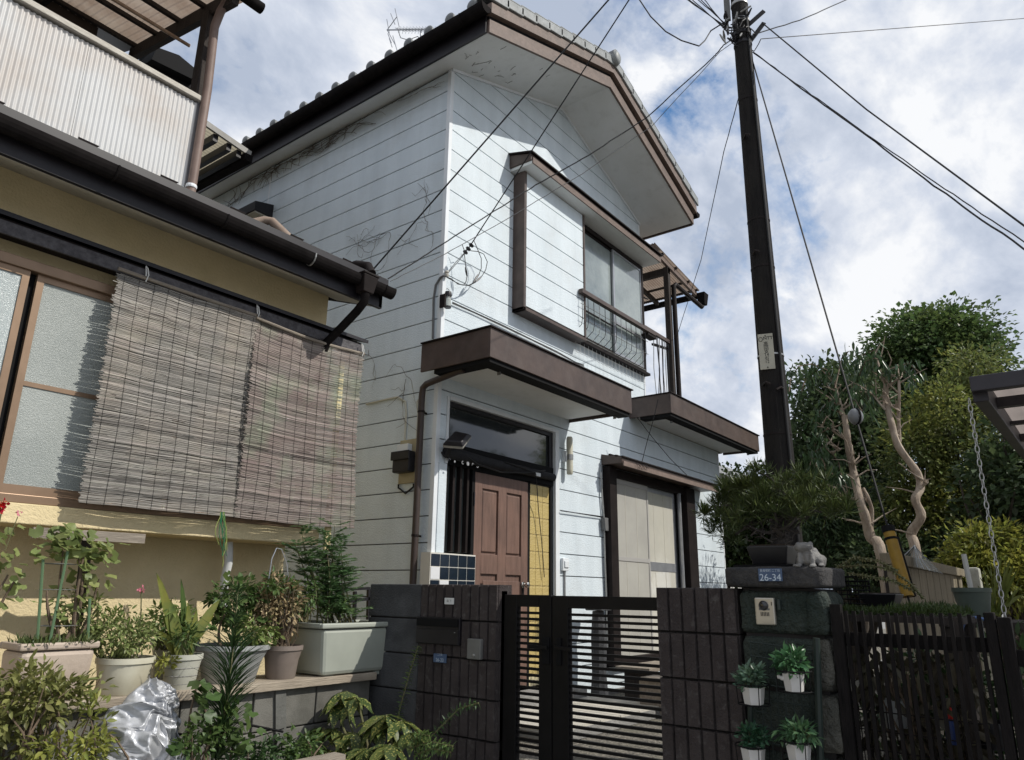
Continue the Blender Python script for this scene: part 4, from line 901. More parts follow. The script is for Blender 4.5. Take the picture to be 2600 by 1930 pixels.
# ---- geranium on stakes
def geranium(name, label, cat, stems, heads, Y, seed, n=60, L=.031, parent=None, mat=lm_ger):
    rg = np.random.default_rng(seed); base = stems[0][0]
    t = parent or thing(name, label, cat, base)
    for a, b in stems: MB().tube(curve(a, b, rg, .07), [.009,.008,.007,.006,.005,.004], 6).build('stem', m_twig, t, smooth=True)
    P = []; 
    for c, r_, k in heads: P.append(np.array(c)+rg.normal(0, 1, (k, 3))*np.array(r_))
    P = np.concatenate(P); nrm = unit(rg.normal(0, .5, (len(P), 3))+np.array([.2, -.5, .9])); D = unit(np.cross(nrm, rg.normal(size=(len(P), 3))))
    Vt = []; F = []
    for i in range(len(P)):       # scalloped round leaf, slightly cupped
        S = np.cross(nrm[i], D[i]); r_ = L*rg.uniform(.55, 1.05); k = 12; b = len(Vt); Vt.append(P[i]-nrm[i]*r_*.12)
        for q in range(k):
            a = 2*math.pi*q/k; rr_ = r_*(1 if q % 2 else .88)*(.35 if q == 0 else 1)
            Vt.append(P[i]+(D[i]*math.cos(a+math.pi)+S*math.sin(a+math.pi))*rr_+nrm[i]*r_*.10*math.sin(a*3))
        F += [(b, b+1+q, b+1+(q+1) % k) for q in range(k)]
    mesh_np('leaves', Vt, F, mat, t, smooth=True); return t
e = lambda x, y, Y=PY: onY(x, y, Y)
ge = geranium('geranium_plant', 'tall leggy geranium tied to green stakes', 'plant',
    [(e(150,1630), e(160,1400)), (e(165,1630), e(195,1390)), (e(185,1630), e(215,1400)), (e(200,1630), e(250,1470)), (e(140,1630), e(120,1500))],
    [(e(175,1362), (.055,.05,.032), 46), (e(150,1390), (.045,.04,.03), 22), (e(250,1405), (.055,.05,.04), 40), (e(215,1430), (.05,.05,.05), 26), (e(200,1500), (.05,.05,.05), 10), (e(170,1560), (.07,.05,.04), 12), (e(240,1490), (.03,.03,.03), 6), (e(275,1485), (.015,.02,.015), 3)], PY, 21)
for a, b in (((110,1412), (95,1622)), ((172,1400), (126,1630)), ((228,1520), (222,1630))): MB().tube([e(*a, PY-.05), e(*b, PY-.05)], .006, 6).build('stake', M('green_stake', (.10,.17,.09), None, rough=.5), ge)
for y_ in (1430, 1497, 1590):
    a = e(105,y_,PY-.02); b = e(200,y_,PY-.02); cx_ = (a.x+b.x)/2; r_ = (b.x-a.x)/2
    MB().tube([(cx_+r_*math.cos(t_), PY+.0+r_*.7*math.sin(t_), a.z) for t_ in np.linspace(0, 6.283, 20)], .0018, 4).build('ring', m_steel, ge)
rg = np.random.default_rng(5)
n = 260; P = np.stack([rg.uniform(c1_.x-r1*.85, c1_.x+r1*.85, n), rg.uniform(PY-.13, PY+.1, n), np.full(n, c1_.z-.012)], 1)
lm_w = leafmat('weed_leaf', (.08,.12,.04), (.12,.15,.05))
tag(leaf_mesh('weeds', P, np.stack([rg.normal(0,.5,n), rg.normal(0,.5,n), np.ones(n)], 1), rg.normal(size=(n,3)), rg.uniform(.02,.06,n), .009, lm_w, None), 'low weeds carpeting the beige square planter', 'weeds', kind='stuff')
g2 = geranium('geranium_plant', 'geranium with red flower cut by the left edge', 'plant', [(e(-60,1640), e(20,1460)), (e(-40,1640), e(40,1470)), (e(-60,1620), e(-5,1330))],
    [(e(45,1440), (.04,.04,.03), 14), (e(10,1365), (.04,.04,.03), 12), (e(40,1500), (.02,.03,.02), 4), (e(15,1530), (.03,.03,.02), 4)], PY, 22)
def flower(c, r_, n, mat, parent, name='flower', L=.018):
    rg = np.random.default_rng(int(abs(c[0]*999))); u = unit(rg.normal(size=(n, 3))); P = np.array(c)+u*r_*rg.random((n, 1))
    leaf_mesh(name, P, unit(u+rg.normal(0,.5,(n,3))), u+rg.normal(0,.4,(n,3)), L, L*.9, mat, parent, rich=True)
m_red = leafmat('red_petal', (.55,.012,.02), (.45,.01,.02), .2, .3); m_pink = leafmat('pink_petal', (.62,.22,.28), (.52,.14,.2), .2, .3)
flower(e(2,1287), .030, 60, m_red, g2, L=.018)
MB().tube([e(-4,1340), e(4,1300)], .003, 5).build('stem', m_stem, g2); MB().tube([e(12,1400), e(45,1312)], .002, 5).build('stem', m_stem, g2); flower(e(47,1302), .008, 8, m_pink, g2, L=.012)
# ---- small mixed plant in the cream pot
def bushy(name, label, c, rad, n, L, Wd, mat, seed, stems=10, base=None, clumps=14, cr=.05, rich=True, cat='plant', tw=m_stem, droop=.1, shell=.3):
    rg = np.random.default_rng(seed); base = Vector(base); t = thing(name, label, cat, base)
    P, D, Nn = crown_pts(rg, c, rad, n, clumps, cr, shell)
    leaf_mesh('leaves', P, D, Nn, rg.uniform(.6, 1.15, n)*L, rg.uniform(.7, 1.1, n)*Wd, mat, t, rich, droop=droop)
    for i in range(stems):
        k = rg.integers(0, n); MB().tube(curve(base+V(rg.normal(0,.02), rg.normal(0,.02), 0), P[k], rg, .08), [.0035,.003,.003,.0025,.002,.0015], 5).build('stem', tw, t)
    return t
t2 = bushy('mixed_plant', 'small leafy plants spilling from the cream pot', e(325,1612,PY-.02), (.16,.11,.085), 900, .030, .013, lm_ger, 31, 18, (c2_.x, PY-.02, c2_.z-.02), 48, .045)
MB().tube([e(345,1655), e(358,1560), e(359,1502)], .003, 5).build('stem', m_stem, t2); flower(e(360,1496), .010, 14, m_pink, t2, L=.016)
rg = np.random.default_rng(33)
P = np.array([list(e(x_, y_)) for x_, y_ in zip(rg.uniform(345,430,60), rg.uniform(1555,1640,60))]); leaf_mesh('leaves', P, rg.normal(size=(60,3))+[0,0,.6], rg.normal(size=(60,3)), .035, .012, lm_mid, t2, True)
# ---- strap-leaf plants
def straps(name, label, base, tips, mat, wd, seed, cat='plant', arch=.25, parent=None, th=7):
    rg = np.random.default_rng(seed); base = Vector(base); t = parent or thing(name, label, cat, base)
    for i, tip in enumerate(tips):
        tip = Vector(tip); b0 = base+V(rg.normal(0,.02), rg.normal(0,.02), 0); n = th
        ctrl = b0.lerp(tip, .5)+V(0, 0, (tip-b0).length*arch)
        pts = [b0*(1-f)**2+ctrl*2*f*(1-f)+tip*f*f for f in [k/(n-1) for k in range(n)]]
        d = (tip-b0); sd = d.cross(V(rg.normal(0,.6), -1, .3)).normalized(); w_ = wd*rg.uniform(.7,1.15); vs = []
        for k, p in enumerate(pts):
            f = k/(n-1); ww = w_*(math.sin(math.pi*min(1, .18+f*.82))**.7 if f < 1 else 0)
            vs += [p-sd*ww/2, p+V(0, .004, -ww*.14), p+sd*ww/2]
        MB().add(vs, [(3*k+j, 3*k+j+1, 3*k+4+j, 3*k+3+j) for k in range(n-1) for j in (0, 1)]).build('leaf', mat, t, smooth=True)
    return t
lm_strap = leafmat('yellowing_strap_leaf', (.24,.24,.05), (.13,.19,.05), .0, .4, scale=9)
straps('strap_leaf_plant', 'yellow-green strap leaves rising from the brick-patterned pot', (c3_.x, PY-.02, c3_.z-.02), [e(398,1455), e(415,1500), e(430,1520), e(410,1560), e(478,1530), e(545,1560), e(560,1520), e(500,1545), e(525,1600), e(400,1600)], lm_strap, .045, 41, arch=.12)
straps('strap_leaf_plant', 'broad green leaf pointing up beside the yellowing straps', (c3_.x+.04, PY+.04, c3_.z-.02), [e(460,1470), e(466,1545), e(455,1560)], leafmat('broad_leaf', (.10,.15,.04), (.06,.11,.035), 0, .35), .055, 42, arch=.05)
bushy('fern_clump', 'bright feathery leaves at the foot of the strap plant', e(480,1615,PY-.03), (.10,.05,.045), 170, .045, .012, lm_mid, 43, 8, (c3_.x, PY-.04, c3_.z-.02), 10, .04)
bushy('trailing_plant', 'pale trailing sprigs between cream and off-white pots', e(425,1690,PY-.12), (.05,.03,.06), 110, .026, .016, lm_yel, 44, 6, e(420,1655,PY-.1), 10, .025)
# ---- round leaves in the bowl
geranium('round_leaf_plant', 'round green leaves filling the wide grey bowl', 'plant', [(e(600,1640,PY+.05), e(600,1560,PY+.05)), (e(630,1640,PY+.05), e(640,1550,PY+.05)), (e(560,1640,PY+.05), e(570,1560,PY+.05))],
    [(e(600,1560,PY+.05), (.07,.05,.04), 34), (e(640,1530,PY+.05), (.05,.04,.03), 16), (e(560,1590,PY+.05), (.05,.04,.03), 14), (e(580,1480,PY+.05), (.03,.03,.03), 8)], PY, 51, L=.030, mat=lm_mid)
# ---- dried shrub
t5 = bushy('dried_shrub', 'dried pale shrub in the brown pot', e(712,1535,PY+.02), (.15,.10,.16), 900, .042, .018, lm_dry, 61, 44, (c5_.x, PY, c5_.z-.02), 70, .045, tw=m_twig, cat='shrub')
bushy('green_sprig', 'green leaves pushing through the dried shrub', e(685,1480,PY+.03), (.13,.09,.08), 220, .045, .016, lm_mid, 62, 8, (c5_.x-.02, PY+.02, c5_.z-.02), 10, .03)
# ---- tall feathery plant in the long planter
t6 = thing('feathery_plant', 'tall feathery green plant in the long planter', 'plant', (c6_.x-.04, PY+.02, c6_.z-.02))
rg = np.random.default_rng(71); Pl = []; Dl = []
for i in range(15):
    b0 = V(c6_.x+rg.uniform(-.18,.08), PY+.02+rg.normal(0,.03), c6_.z-.02); tp = e(rg.uniform(745,875), rg.uniform(1315,1470), PY+.02); pts = curve(b0, tp, rg, .06, 8)
    MB().tube(pts, [.006,.0055,.005,.0045,.004,.003,.0025,.0015], 6).build('stem', m_stem, t6)
    for q in range(11):
        f = .15+.85*q/10; k = min(int(f*7), 6); p = pts[k].lerp(pts[k+1], f*7-k)
        for s in range(2):
            a = rg.uniform(0, 6.28); d = V(math.cos(a), math.sin(a), rg.uniform(.0,.6)).normalized(); ln_ = .15*(1-.35*f)*rg.uniform(.6,1.2)
            for j in range(9):
                pp = p+d*ln_*(j+1)/9
                for sgn in (-1, 1):
                    sd = d.cross(V(0,0,1)).normalized()*sgn; Pl.append(tuple(pp)); Dl.append(tuple(d*.8+sd+V(0,0,-.15)))
Pl = np.array(Pl); Dl = np.array(Dl)
leaf_mesh('leaves', Pl, Dl, rg.normal(0,.4,(len(Pl),3))+[0,0,1], rg.uniform(.022,.05,len(Pl)), .012, leafmat('feathery_leaf', (.065,.13,.05), (.10,.17,.065), .3), t6)
bushy('low_leaves', 'low yellowing leaves at the rim of the long planter', e(850,1545,PY-.02), (.12,.05,.035), 120, .035, .014, lm_mid, 72, 8, (c6_.x, PY, c6_.z-.02), 12, .03)
MB().tube([e(678,1500,PY), e(690,1420,PY), e(702,1392,PY), e(715,1395,PY), e(728,1430,PY), e(735,1500,PY)], .0035, 6).build('basket_handle', m_alum, t5)
# green twine hanging off the blind corner
tw_ = MB(); rg = np.random.default_rng(81)
twt = thing('green_twine', 'tangled green twine hanging below the blinds', 'twine', e(565,1480,3.9))
m_tw = M('green_twine', (.03,.16,.07), None, rough=.7); m_tw2 = M('lime_twine', (.30,.36,.10), None, rough=.7)
for i in range(9):
    x_ = 566+rg.normal(0, 3); y_ = 1300; pts = []
    while y_ < rg.uniform(1380, 1500): pts.append(e(x_, y_, 3.9)); y_ += 14; x_ += rg.normal(-.6 if y_ > 1380 else .2, 3)
    if len(pts) > 2: MB().tube(pts, .0022, 4).build('strand', m_tw if i % 3 else m_tw2, twt)
# ================================================================== in front of the retaining wall
# azalea bush at the left
def shrub_big(name, label, c, rad, n, L, Wd, mat, seed, clumps, cr, base, stems=18, rich=True, cat='shrub', shell=.35):
    rg = np.random.default_rng(seed); t = thing(name, label, cat, base); P, D, Nn = crown_pts(rg, c, rad, n, clumps, cr, shell)
    leaf_mesh('leaves', P, D, Nn, rg.uniform(.6, 1.15, n)*L, rg.uniform(.7, 1.1, n)*Wd, mat, t, rich, droop=.08)
    for i in range(stems):
        k = rg.integers(0, n); MB().tube(curve(Vector(base)+V(rg.normal(0,.03), rg.normal(0,.03), 0), P[k], rg, .1), [.008,.007,.006,.005,.004,.002], 5).build('branch', m_twig, t)
    return t
az = onY(75,1850,3.30)
shrub_big('azalea_bush', 'olive-leaved azalea bush in the lower left corner', az, (.30,.14,.24), 1700, .045, .021, lm_oliv, 91, 70, .065, (az.x, 3.30, .0), 30)
sp1 = onY(235,1850,3.18)
shrub_big('yellow_sprig', 'bright yellow-green sprig in front of the silver tarp', sp1, (.05,.03,.14), 120, .036, .017, lm_yel, 92, 22, .025, (sp1.x, 3.18, .55), 8)
# silver tarp
from mathutils import noise as mn
Vt = []; nu, nv = 90, 90
A, B_, C_, D_ = onY(365,1722,3.44), onY(432,1752,3.46), onY(120,1990,3.22), onY(455,1990,3.16)
for j in range(nv+1):
    v = j/nv
    for i in range(nu+1):
        u = i/nu; p = (A*(1-u)+B_*u)*(1-v)+(C_*(1-u)+D_*u)*v
        bulge = math.sin(math.pi*u)**.6*math.sin(math.pi*min(1, v*.9+.1))**.5
        q = V(u*1.1+v*.5+.12*math.sin(v*5), v*4.2-u*1.6+.5*math.sin(u*3.1), .0)
        r1_ = 1-abs(mn.noise(q*1.1+V(3,1,7)))*2; r2_ = 1-abs(mn.noise(q*2.3+V(9,4,1)))*2; r3_ = 1-abs(mn.noise(q*5+V(1,8,3)))*2
        gx, gy = u-.92, (v-.12)*1.5; th = math.atan2(gy, -gx+.05); rr0 = math.hypot(gx, gy); nn = mn.noise(V(u*2.2, v*2.2, 3)); h_ = .055*min(1, rr0*2)*(1-abs(math.sin(5.2*th+2.4*nn+1.1*rr0))**.7)+.035*min(1, rr0*2)*(1-abs(math.sin(11*th+4*nn-2*rr0))**.7)+.05*r1_+.016*r3_
        w2 = V(mn.noise(q*1.7+V(5,5,5)), 0, mn.noise(q*1.7+V(2,9,5)))*.05
        Vt.append(tuple(p+V(-.25,-1,.25).normalized()*(h_+bulge*.13-.04)+w2))
F = [(j*(nu+1)+i, j*(nu+1)+i+1, (j+1)*(nu+1)+i+1, (j+1)*(nu+1)+i) for j in range(nv) for i in range(nu)]
m_tarp = M('silver_tarp', (.52,.53,.55), (.42,.43,.45), 3, .42, .1, 60, metal=.3, spec=.6)
tp_ = mesh_np('silver_tarp', Vt, F, m_tarp, smooth=True); tag(tp_, 'crumpled silver tarp bundled against the retaining wall', 'tarp')
Vt2 = []
for j in range(25):
    for i in range(25):
        u, v = i/24, j/24; p = (onY(392,1716,3.43)*(1-u)+onY(436,1745,3.45)*u)*(1-v)+(onY(400,1800,3.38)*(1-u)+onY(428,1850,3.36)*u)*v
        Vt2.append(tuple(p+V(-.25,-1,.2)*(.03*mn.noise(V(u*3,v*4,2))+.02*math.sin(math.pi*u)-.06)))
tag(mesh_np('tarp_lining', Vt2, [(j*25+i, j*25+i+1, (j+1)*25+i+1, (j+1)*25+i) for j in range(24) for i in range(24)], M('charcoal_lining', (.05,.05,.055), (.09,.09,.095), 12, .6, .4, 30), tp_, smooth=True) if False else mesh_np('lining', Vt2, [(j*25+i, j*25+i+1, (j+1)*25+i+1, (j+1)*25+i) for j in range(24) for i in range(24)], M('charcoal_lining', (.05,.05,.055), (.09,.09,.095), 12, .6, .4, 30), tp_, smooth=True))
# lily stalk
ly = thing('lily_stalk', 'dark green lily stalk with fine spiky leaves', 'plant', onY(545,1960,3.22))
rg = np.random.default_rng(101); top = onY(606,1475,3.26); bot = onY(548,1960,3.22); sp_ = curve(bot, top, rg, .03, 12)
MB().tube(sp_, [.008-.0005*i for i in range(12)], 6).build('stem', m_stem, ly)
n = 430; f = rg.random(n)**1.25*.92+.03; P = np.array([list(sp_[min(int(x*11),10)].lerp(sp_[min(int(x*11),10)+1], x*11-min(int(x*11),10))) for x in f])
a = rg.uniform(0, 6.283, n); D = np.stack([np.cos(a), np.sin(a), .9+.9*(1-f)+rg.normal(0,.2,n)], 1)
leaf_mesh('leaves', P, D, np.stack([-np.cos(a)*.5, -np.sin(a)*.5, np.ones(n)], 1), (.115+.095*np.sin(np.pi*np.clip(1-f,0,1))**.6)*np.where(f > .62, .40, 1)*rg.uniform(.7,1.1,n), .0085, leafmat('lily_leaf', (.030,.065,.022), (.045,.085,.028), .25, .25), ly, True, fold=.3, droop=.28)
flower(tuple(top), .012, 10, lm_mid, ly, 'bud', .035)
geranium('pelargonium', 'pelargonium with rounded leaves at the foot of the lily', 'plant', [(onY(505,1960,3.2), onY(520,1800,3.2)), (onY(510,1960,3.2), onY(500,1740,3.2)), (onY(580,1960,3.2), onY(600,1850,3.2))],
    [(onY(590,1812,3.15), (.05,.04,.03), 18), (onY(545,1850,3.15), (.03,.03,.02), 7), (onY(615,1870,3.15), (.03,.03,.02), 6), (onY(515,1790,3.15), (.03,.03,.04), 9), (onY(505,1755,3.15), (.02,.02,.03), 6), (onY(590,1895,3.12), (.05,.04,.02), 10), (onY(440,1890,3.1), (.025,.03,.015), 4), (onY(640,1855,3.2), (.03,.03,.015), 4)], 3.2, 103, L=.034, mat=leafmat('pelargonium_leaf', (.06,.105,.03), (.09,.135,.04), .3))
tag(MB().box(2.02, 2.55, 2.9, 2.98, .72, .76).build('trough_edge', m_wood), 'grey wooden trough edge below the lily', 'trough')
# dark trellis stake frame by the wall
tfm = thing('plant_support', 'thin black metal garden frame leaning by the wall', 'frame', onY(650,1980,3.3))
for a_, b_ in (((590,1832),(718,1858)), ((708,1862),(688,1930)), ((690,1900),(682,1990)), ((430,1860),(690,1905)), ((620,1880),(720,1850))): MB().tube([onY(*a_,3.32), onY(*b_,3.34)], .0065 if a_[0] != 620 else .003, 6).build('bar', m_blackm, tfm)
# aucuba with spotted leaves
m_auc = M('spotted_leaf', (.055,.085,.026), (.34,.33,.10), 95, .38, lo=.56, hi=.62, detail=1, isl=.22, trans=.3, c3=(.16,.19,.05), scale3=9, amt3=.5)
au = thing('aucuba_shrub', 'spotted yellow-green aucuba in front of the mailbox pillar', 'shrub', onX(950,1990,2.85))
rg = np.random.default_rng(111); P = []; D = []; Nn = []; Ls = []
hubs = [(880,1755,2.95), (905,1770,2.92), (860,1785,2.92), (960,1830,2.85), (980,1815,2.85), (900,1860,2.8), (850,1850,2.85), (1020,1830,2.9), (990,1890,2.75), (930,1900,2.75), (870,1900,2.8), (820,1850,2.85), (1040,1860,2.9), (800,1900,2.85), (950,1940,2.7), (1020,1930,2.8)]
for hx, hy, X_ in hubs:
    h_ = onX(hx, hy, X_); k = rg.integers(7, 11); a0 = rg.uniform(0, 6.28)
    MB().tube(curve(ORG[au.name]+V(rg.normal(0,.03), rg.normal(0,.03), 0), h_, rg, .06), .006, 6).build('branch', m_stem, au)
    for q in range(k):
        a = a0+q*6.283/k+rg.normal(0,.2); P.append(tuple(h_)); D.append((math.cos(a), math.sin(a), rg.uniform(-.75,-.05))); Nn.append((-math.cos(a)*.3, -math.sin(a)*.3, 1)); Ls.append(rg.uniform(.125,.195))
Ls = np.array(Ls); leaf_mesh('leaves', P, D, Nn, Ls, Ls*.42, m_auc, au, True, fold=.10, droop=.30)
# creeping sprays beside the pillar
def spray(name, label, pts, n, L, Wd, mat, seed):
    rg = np.random.default_rng(seed); pts = [Vector(p) for p in pts]; t = thing(name, label, 'plant', pts[0]); MB().tube(pts, .004, 5).build('stem', m_stem, t)
    f = np.linspace(.04, .99, n); m_ = len(pts)-1; P = []; D = []
    for i, x_ in enumerate(f):
        k = min(int(x_*m_), m_-1); P.append(list(pts[k].lerp(pts[k+1], x_*m_-k))); d = (pts[k+1]-pts[k]).normalized(); a = i*2.4; s = d.orthogonal().normalized(); D.append(list((s*math.cos(a)+d.cross(s)*math.sin(a))+d*.3))
    leaf_mesh('leaves', P, D, rg.normal(0,.3,(n,3))+[0,0,1], rg.uniform(.7,1.1,n)*L, Wd, mat, t, True, droop=.25)
spray('creeping_spray', 'upright spray of small leaves against the plain dark blocks', [onX(1000,1890,3.05), onX(1015,1800,3.1), onX(1040,1710,3.15), onX(1062,1640,3.2)], 90, .042, .014, lm_mid, 121)
spray('creeping_spray', 'low spray reaching right across the ribbed pillar', [onX(1075,1890,3.0), onX(1120,1845,3.05), onX(1165,1800,3.1), onX(1215,1785,3.1)], 80, .036, .011, lm_dark, 122)
for i, (a, b) in enumerate((((1040,1900), (1150,1895)), ((1050,1920), (1145,1910)), ((1060,1935), (1120,1960)), ((1045,1890), (1090,1868)))):
    spray('fern_frond', 'fern frond number in the clump beside the aucuba' if False else ('longest fern frond beside the aucuba', 'fern frond drooping under the longest one', 'lowest fern frond at the picture edge', 'short fern frond nearest the aucuba leaves')[i], [onX(*a, 2.85), onX((a[0]+b[0])/2, (a[1]+b[1])/2-14, 2.85), onX(*b, 2.85)], 60, .034, .012, lm_mid, 130+i)

# more greenery filling the gaps between and below the pots
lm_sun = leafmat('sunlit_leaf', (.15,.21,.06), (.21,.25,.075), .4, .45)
for i, (px, py, Y_, rad_, n_, L_, W_, mat_, lab) in enumerate((
    (430,1575,PY+.10,(.13,.08,.09),420,.042,.015,lm_sun,'light green leaves between the cream pot and the strap leaves'),
    (600,1520,PY+.10,(.17,.08,.12),620,.040,.022,lm_mid,'tall mixed leaves behind the wide grey bowl'),
    (650,1600,PY-.04,(.12,.06,.09),360,.038,.020,lm_sun,'leaves hanging over the rim between bowl and brown pot'),
    (770,1500,PY-.02,(.10,.06,.12),360,.040,.014,lm_mid,'green stems between the dried shrub and long planter'),
    (285,1600,PY+.06,(.14,.07,.10),360,.034,.014,lm_sun,'thin leafy stems left of the cream pot'),
    (205,1560,PY+.04,(.10,.06,.12),260,.036,.016,lm_ger,'leafy side shoots at the right end of the beige planter'))):
    p_ = e(px, py, Y_); bushy('leafy_clump', lab, p_, rad_, n_, L_, W_, mat_, 500+i, 16, (p_.x, Y_, p_.z-rad_[2]-.05), 34, .045)
for i, (px, py, Y_, rad_, n_, mat_, lab) in enumerate((
    (500,1880,3.20,(.16,.08,.07),420,lm_mid,'low leaves at the foot of the silver tarp'),
    (650,1915,3.15,(.18,.08,.06),420,lm_dark,'dark low leaves below the garden frame'),
    (770,1905,3.10,(.12,.08,.07),320,lm_mid,'low leaves left of the aucuba'),
    (190,1905,3.12,(.14,.07,.07),320,lm_yel,'yellow-green leaves at the foot of the azalea'))):
    p_ = onY(px, py, Y_); shrub_big('low_shrub', lab, p_, rad_, n_, .040, .020, mat_, 520+i, 30, .045, (p_.x, Y_, .35), 10)
# ================================================================== fittings on the white house
WY = FY-.002
# downpipe at the entrance corner
dp = MB().tube([(4.56,4.02,3.345),(4.56,4.10,3.335),(4.60,4.35,3.32),(4.63,4.52,3.31),(4.635,4.57,3.28),(4.638,4.58,3.2),(4.64,4.58,.9)], .030, 10)
dpo = dp.build('downpipe', M('brown_downpipe', (.062,.044,.038), (.048,.035,.030), 6, .5), wh, smooth=True)
for z_ in (3.05, 1.95, 1.2): MB().lathe([(.034,0),(.036,.006),(.034,.02)], (4.64,4.58,z_), 10).build('pipe_clip', m_brownd, dpo); MB().box(4.665, 4.71, 4.575, 4.585, z_, z_+.015).build('pipe_arm', m_brownd, dpo)
# electricity meter
mt = thing('electric_meter', 'black electricity meter on a cream board by the entrance downpipe', 'meter', (4.68, 4.77, 2.4))
a, b = onX(1020,1120,4.705), onX(1060,1225,4.705)
MB().box(4.688, 4.7095, b.y, a.y, b.z, a.z).build('back_board', M('cream_board', (.42,.37,.24), (.34,.29,.18), 6, .6), mt, bevel=.003)
mbd = MB().box(4.60, 4.687, b.y+.02, a.y-.0, b.z+.09, a.z-.12).build('meter_body', m_black, mt, bevel=.012); MB().box(4.585, 4.5995, b.y+.01, a.y+.012, b.z+.20, a.z-.12).build('meter_cover', m_black, mbd, bevel=.008)
MB().box(4.63, 4.687, b.y+.07, a.y-.02, a.z-.118, a.z-.05).build('meter_window', m_trimw, mt, bevel=.004)
p0 = onX(1012,1230,4.69); p1 = onX(1050,1228,4.69); MB().tube([p0, p0+V(0,0,-.03), (p0+p1)/2+V(0,0,-.085), p1+V(0,0,-.03), p1], .009, 8).build('cable', m_cable, mt, smooth=True)
for (xa, xb, yt) in ((1032, 990, 1008), (1062, 1068, 1012)):
    MB().tube([onX(xa-4,1120,4.7), onX(xa,1050,4.7), onX(xa-2,1020,4.7), onX((xa+xb)/2,yt,4.7), onX(xb,yt+4,4.7), onX(xb-60 if xb < xa else xb+3,yt+18 if xb < xa else 985,4.7)], .010, 8).build('conduit', M('cream_conduit', (.55,.54,.46), None, rough=.5), mt, smooth=True)
# conduit down the side wall from the service bracket
sv = thing('service_drop', 'service cable bracket and looped wires at the house corner', 'cable', onX(1110,700,4.7))
MB().tube([onX(1128,700,4.695), onX(1118,705,4.695), onX(1106,725,4.695), onX(1101,760,4.695), onX(1099,860,4.695)], .011, 8).build('conduit', m_cableg, sv, smooth=True)
def k4(x, y): return (1080+x/4.86, 500+y/4.86)
D_ = FY-.12
pb = onY(*k4(265,950), FY-.03); pi = onY(*k4(530,640), FY-.2)
MB().lathe([(.018,0),(.022,.02),(.012,.03),(.022,.045),(.016,.06)], (pb.x, pb.y, pb.z-.03), 10).build('knob_insulator', M('porcelain', (.45,.43,.38), None, rough=.3), sv, smooth=True)
dv = (pi-pb).normalized()
for i in range(3):
    c = pi+dv*(.045*i-.045); MB().tube([c-dv*.014, c-dv*.008, c+dv*.008, c+dv*.014], [.016,.026,.026,.016], 10).build('insulator', m_black, sv, smooth=True)
for o in (.006, -.006): MB().tube([pb+V(0,0,o), pb.lerp(pi, .5)+V(0,0,o*2), pi], .0035, 5).build('wire', m_cableg, sv)
def loop(pts, Ys, r_=.004, mat=m_cable): return MB().tube([onY(*k4(*p), y) for p, y in zip(pts, Ys)], r_, 6).build('wire', mat, sv, smooth=True)
loop([(480,690),(490,780),(500,880),(515,980),(500,1050),(470,1090),(400,1075),(320,1010),(230,975)], [D_]*9)
loop([(600,540),(650,660),(690,760),(690,880),(660,960),(600,1060),(520,1095),(430,1080),(330,1030),(230,972)], [D_]*10)
loop([(560,665),(650,675),(720,705),(765,800),(745,900),(690,990),(610,1060),(530,1098)], [D_]*8)
loop([(455,590),(480,660),(520,650)], [D_]*3)
for a, b in (((495,870),(515,980)), ((650,960),(590,1060)), ((690,985),(620,1050))): MB().tube([onY(*k4(*a), D_-.01), onY(*k4((a[0]+b[0])/2,(a[1]+b[1])/2), D_-.01), onY(*k4(*b), D_-.01)], [.006,.011,.006], 8).build('splice', m_black, sv, smooth=True)
# lantern-like terminal on the corner and the cable running along the wall
ln_ = thing('corner_terminal', 'small glass cable terminal on the house corner', 'terminal', onY(*k4(280,1380), FY-.06))
c0 = onY(*k4(275,1370), FY-.06); hgt = onY(*k4(275,1170), FY-.06).z-c0.z
MB().lathe([(.032,0),(.034,.012),(.030,.015)], c0, 14).build('base', m_black, ln_); MB().lathe([(.028,.015),(.028,hgt*.7)], c0, 14).build('glass_tube', M('pale_glass', (.6,.62,.58), None, rough=.1, glass=.6), ln_, smooth=True)
MB().lathe([(.034,hgt*.7),(.036,hgt*.82),(.030,hgt),(.012,hgt*1.02)], c0, 14).build('cap', m_black, ln_, smooth=True)
MB().box(c0.x-.05, c0.x-.03, c0.y-.005, FY, c0.z, c0.z+hgt*.8).build('bracket', m_brownd, ln_)
MB().tube([c0+V(.02,0,hgt*.95), c0+V(.01,0,hgt*1.15), c0+V(-.02,0,hgt*1.2), c0+V(-.03,0,hgt*1.1)], .0035, 6).build('hook', m_steel, ln_)
cb = MB()
w_ = [c3 for c3 in ((290,1040),(430,1100),(620,1190),(820,1285),(1000,1375),(1120,1440),(1180,1465))]
q3 = lambda x, y: (1040+x/2.665, 380+y/2.665)
MB().tube([onY(*q3(*p), FY-.02) for p in w_], .006, 6).build('wall_cable', m_cableg, ln_); MB().tube([onY(*q3(p[0], p[1]-8+4*(i % 2)), FY-.025) for i, p in enumerate(w_)], .005, 6).build('wall_cable', m_cableg, ln_)
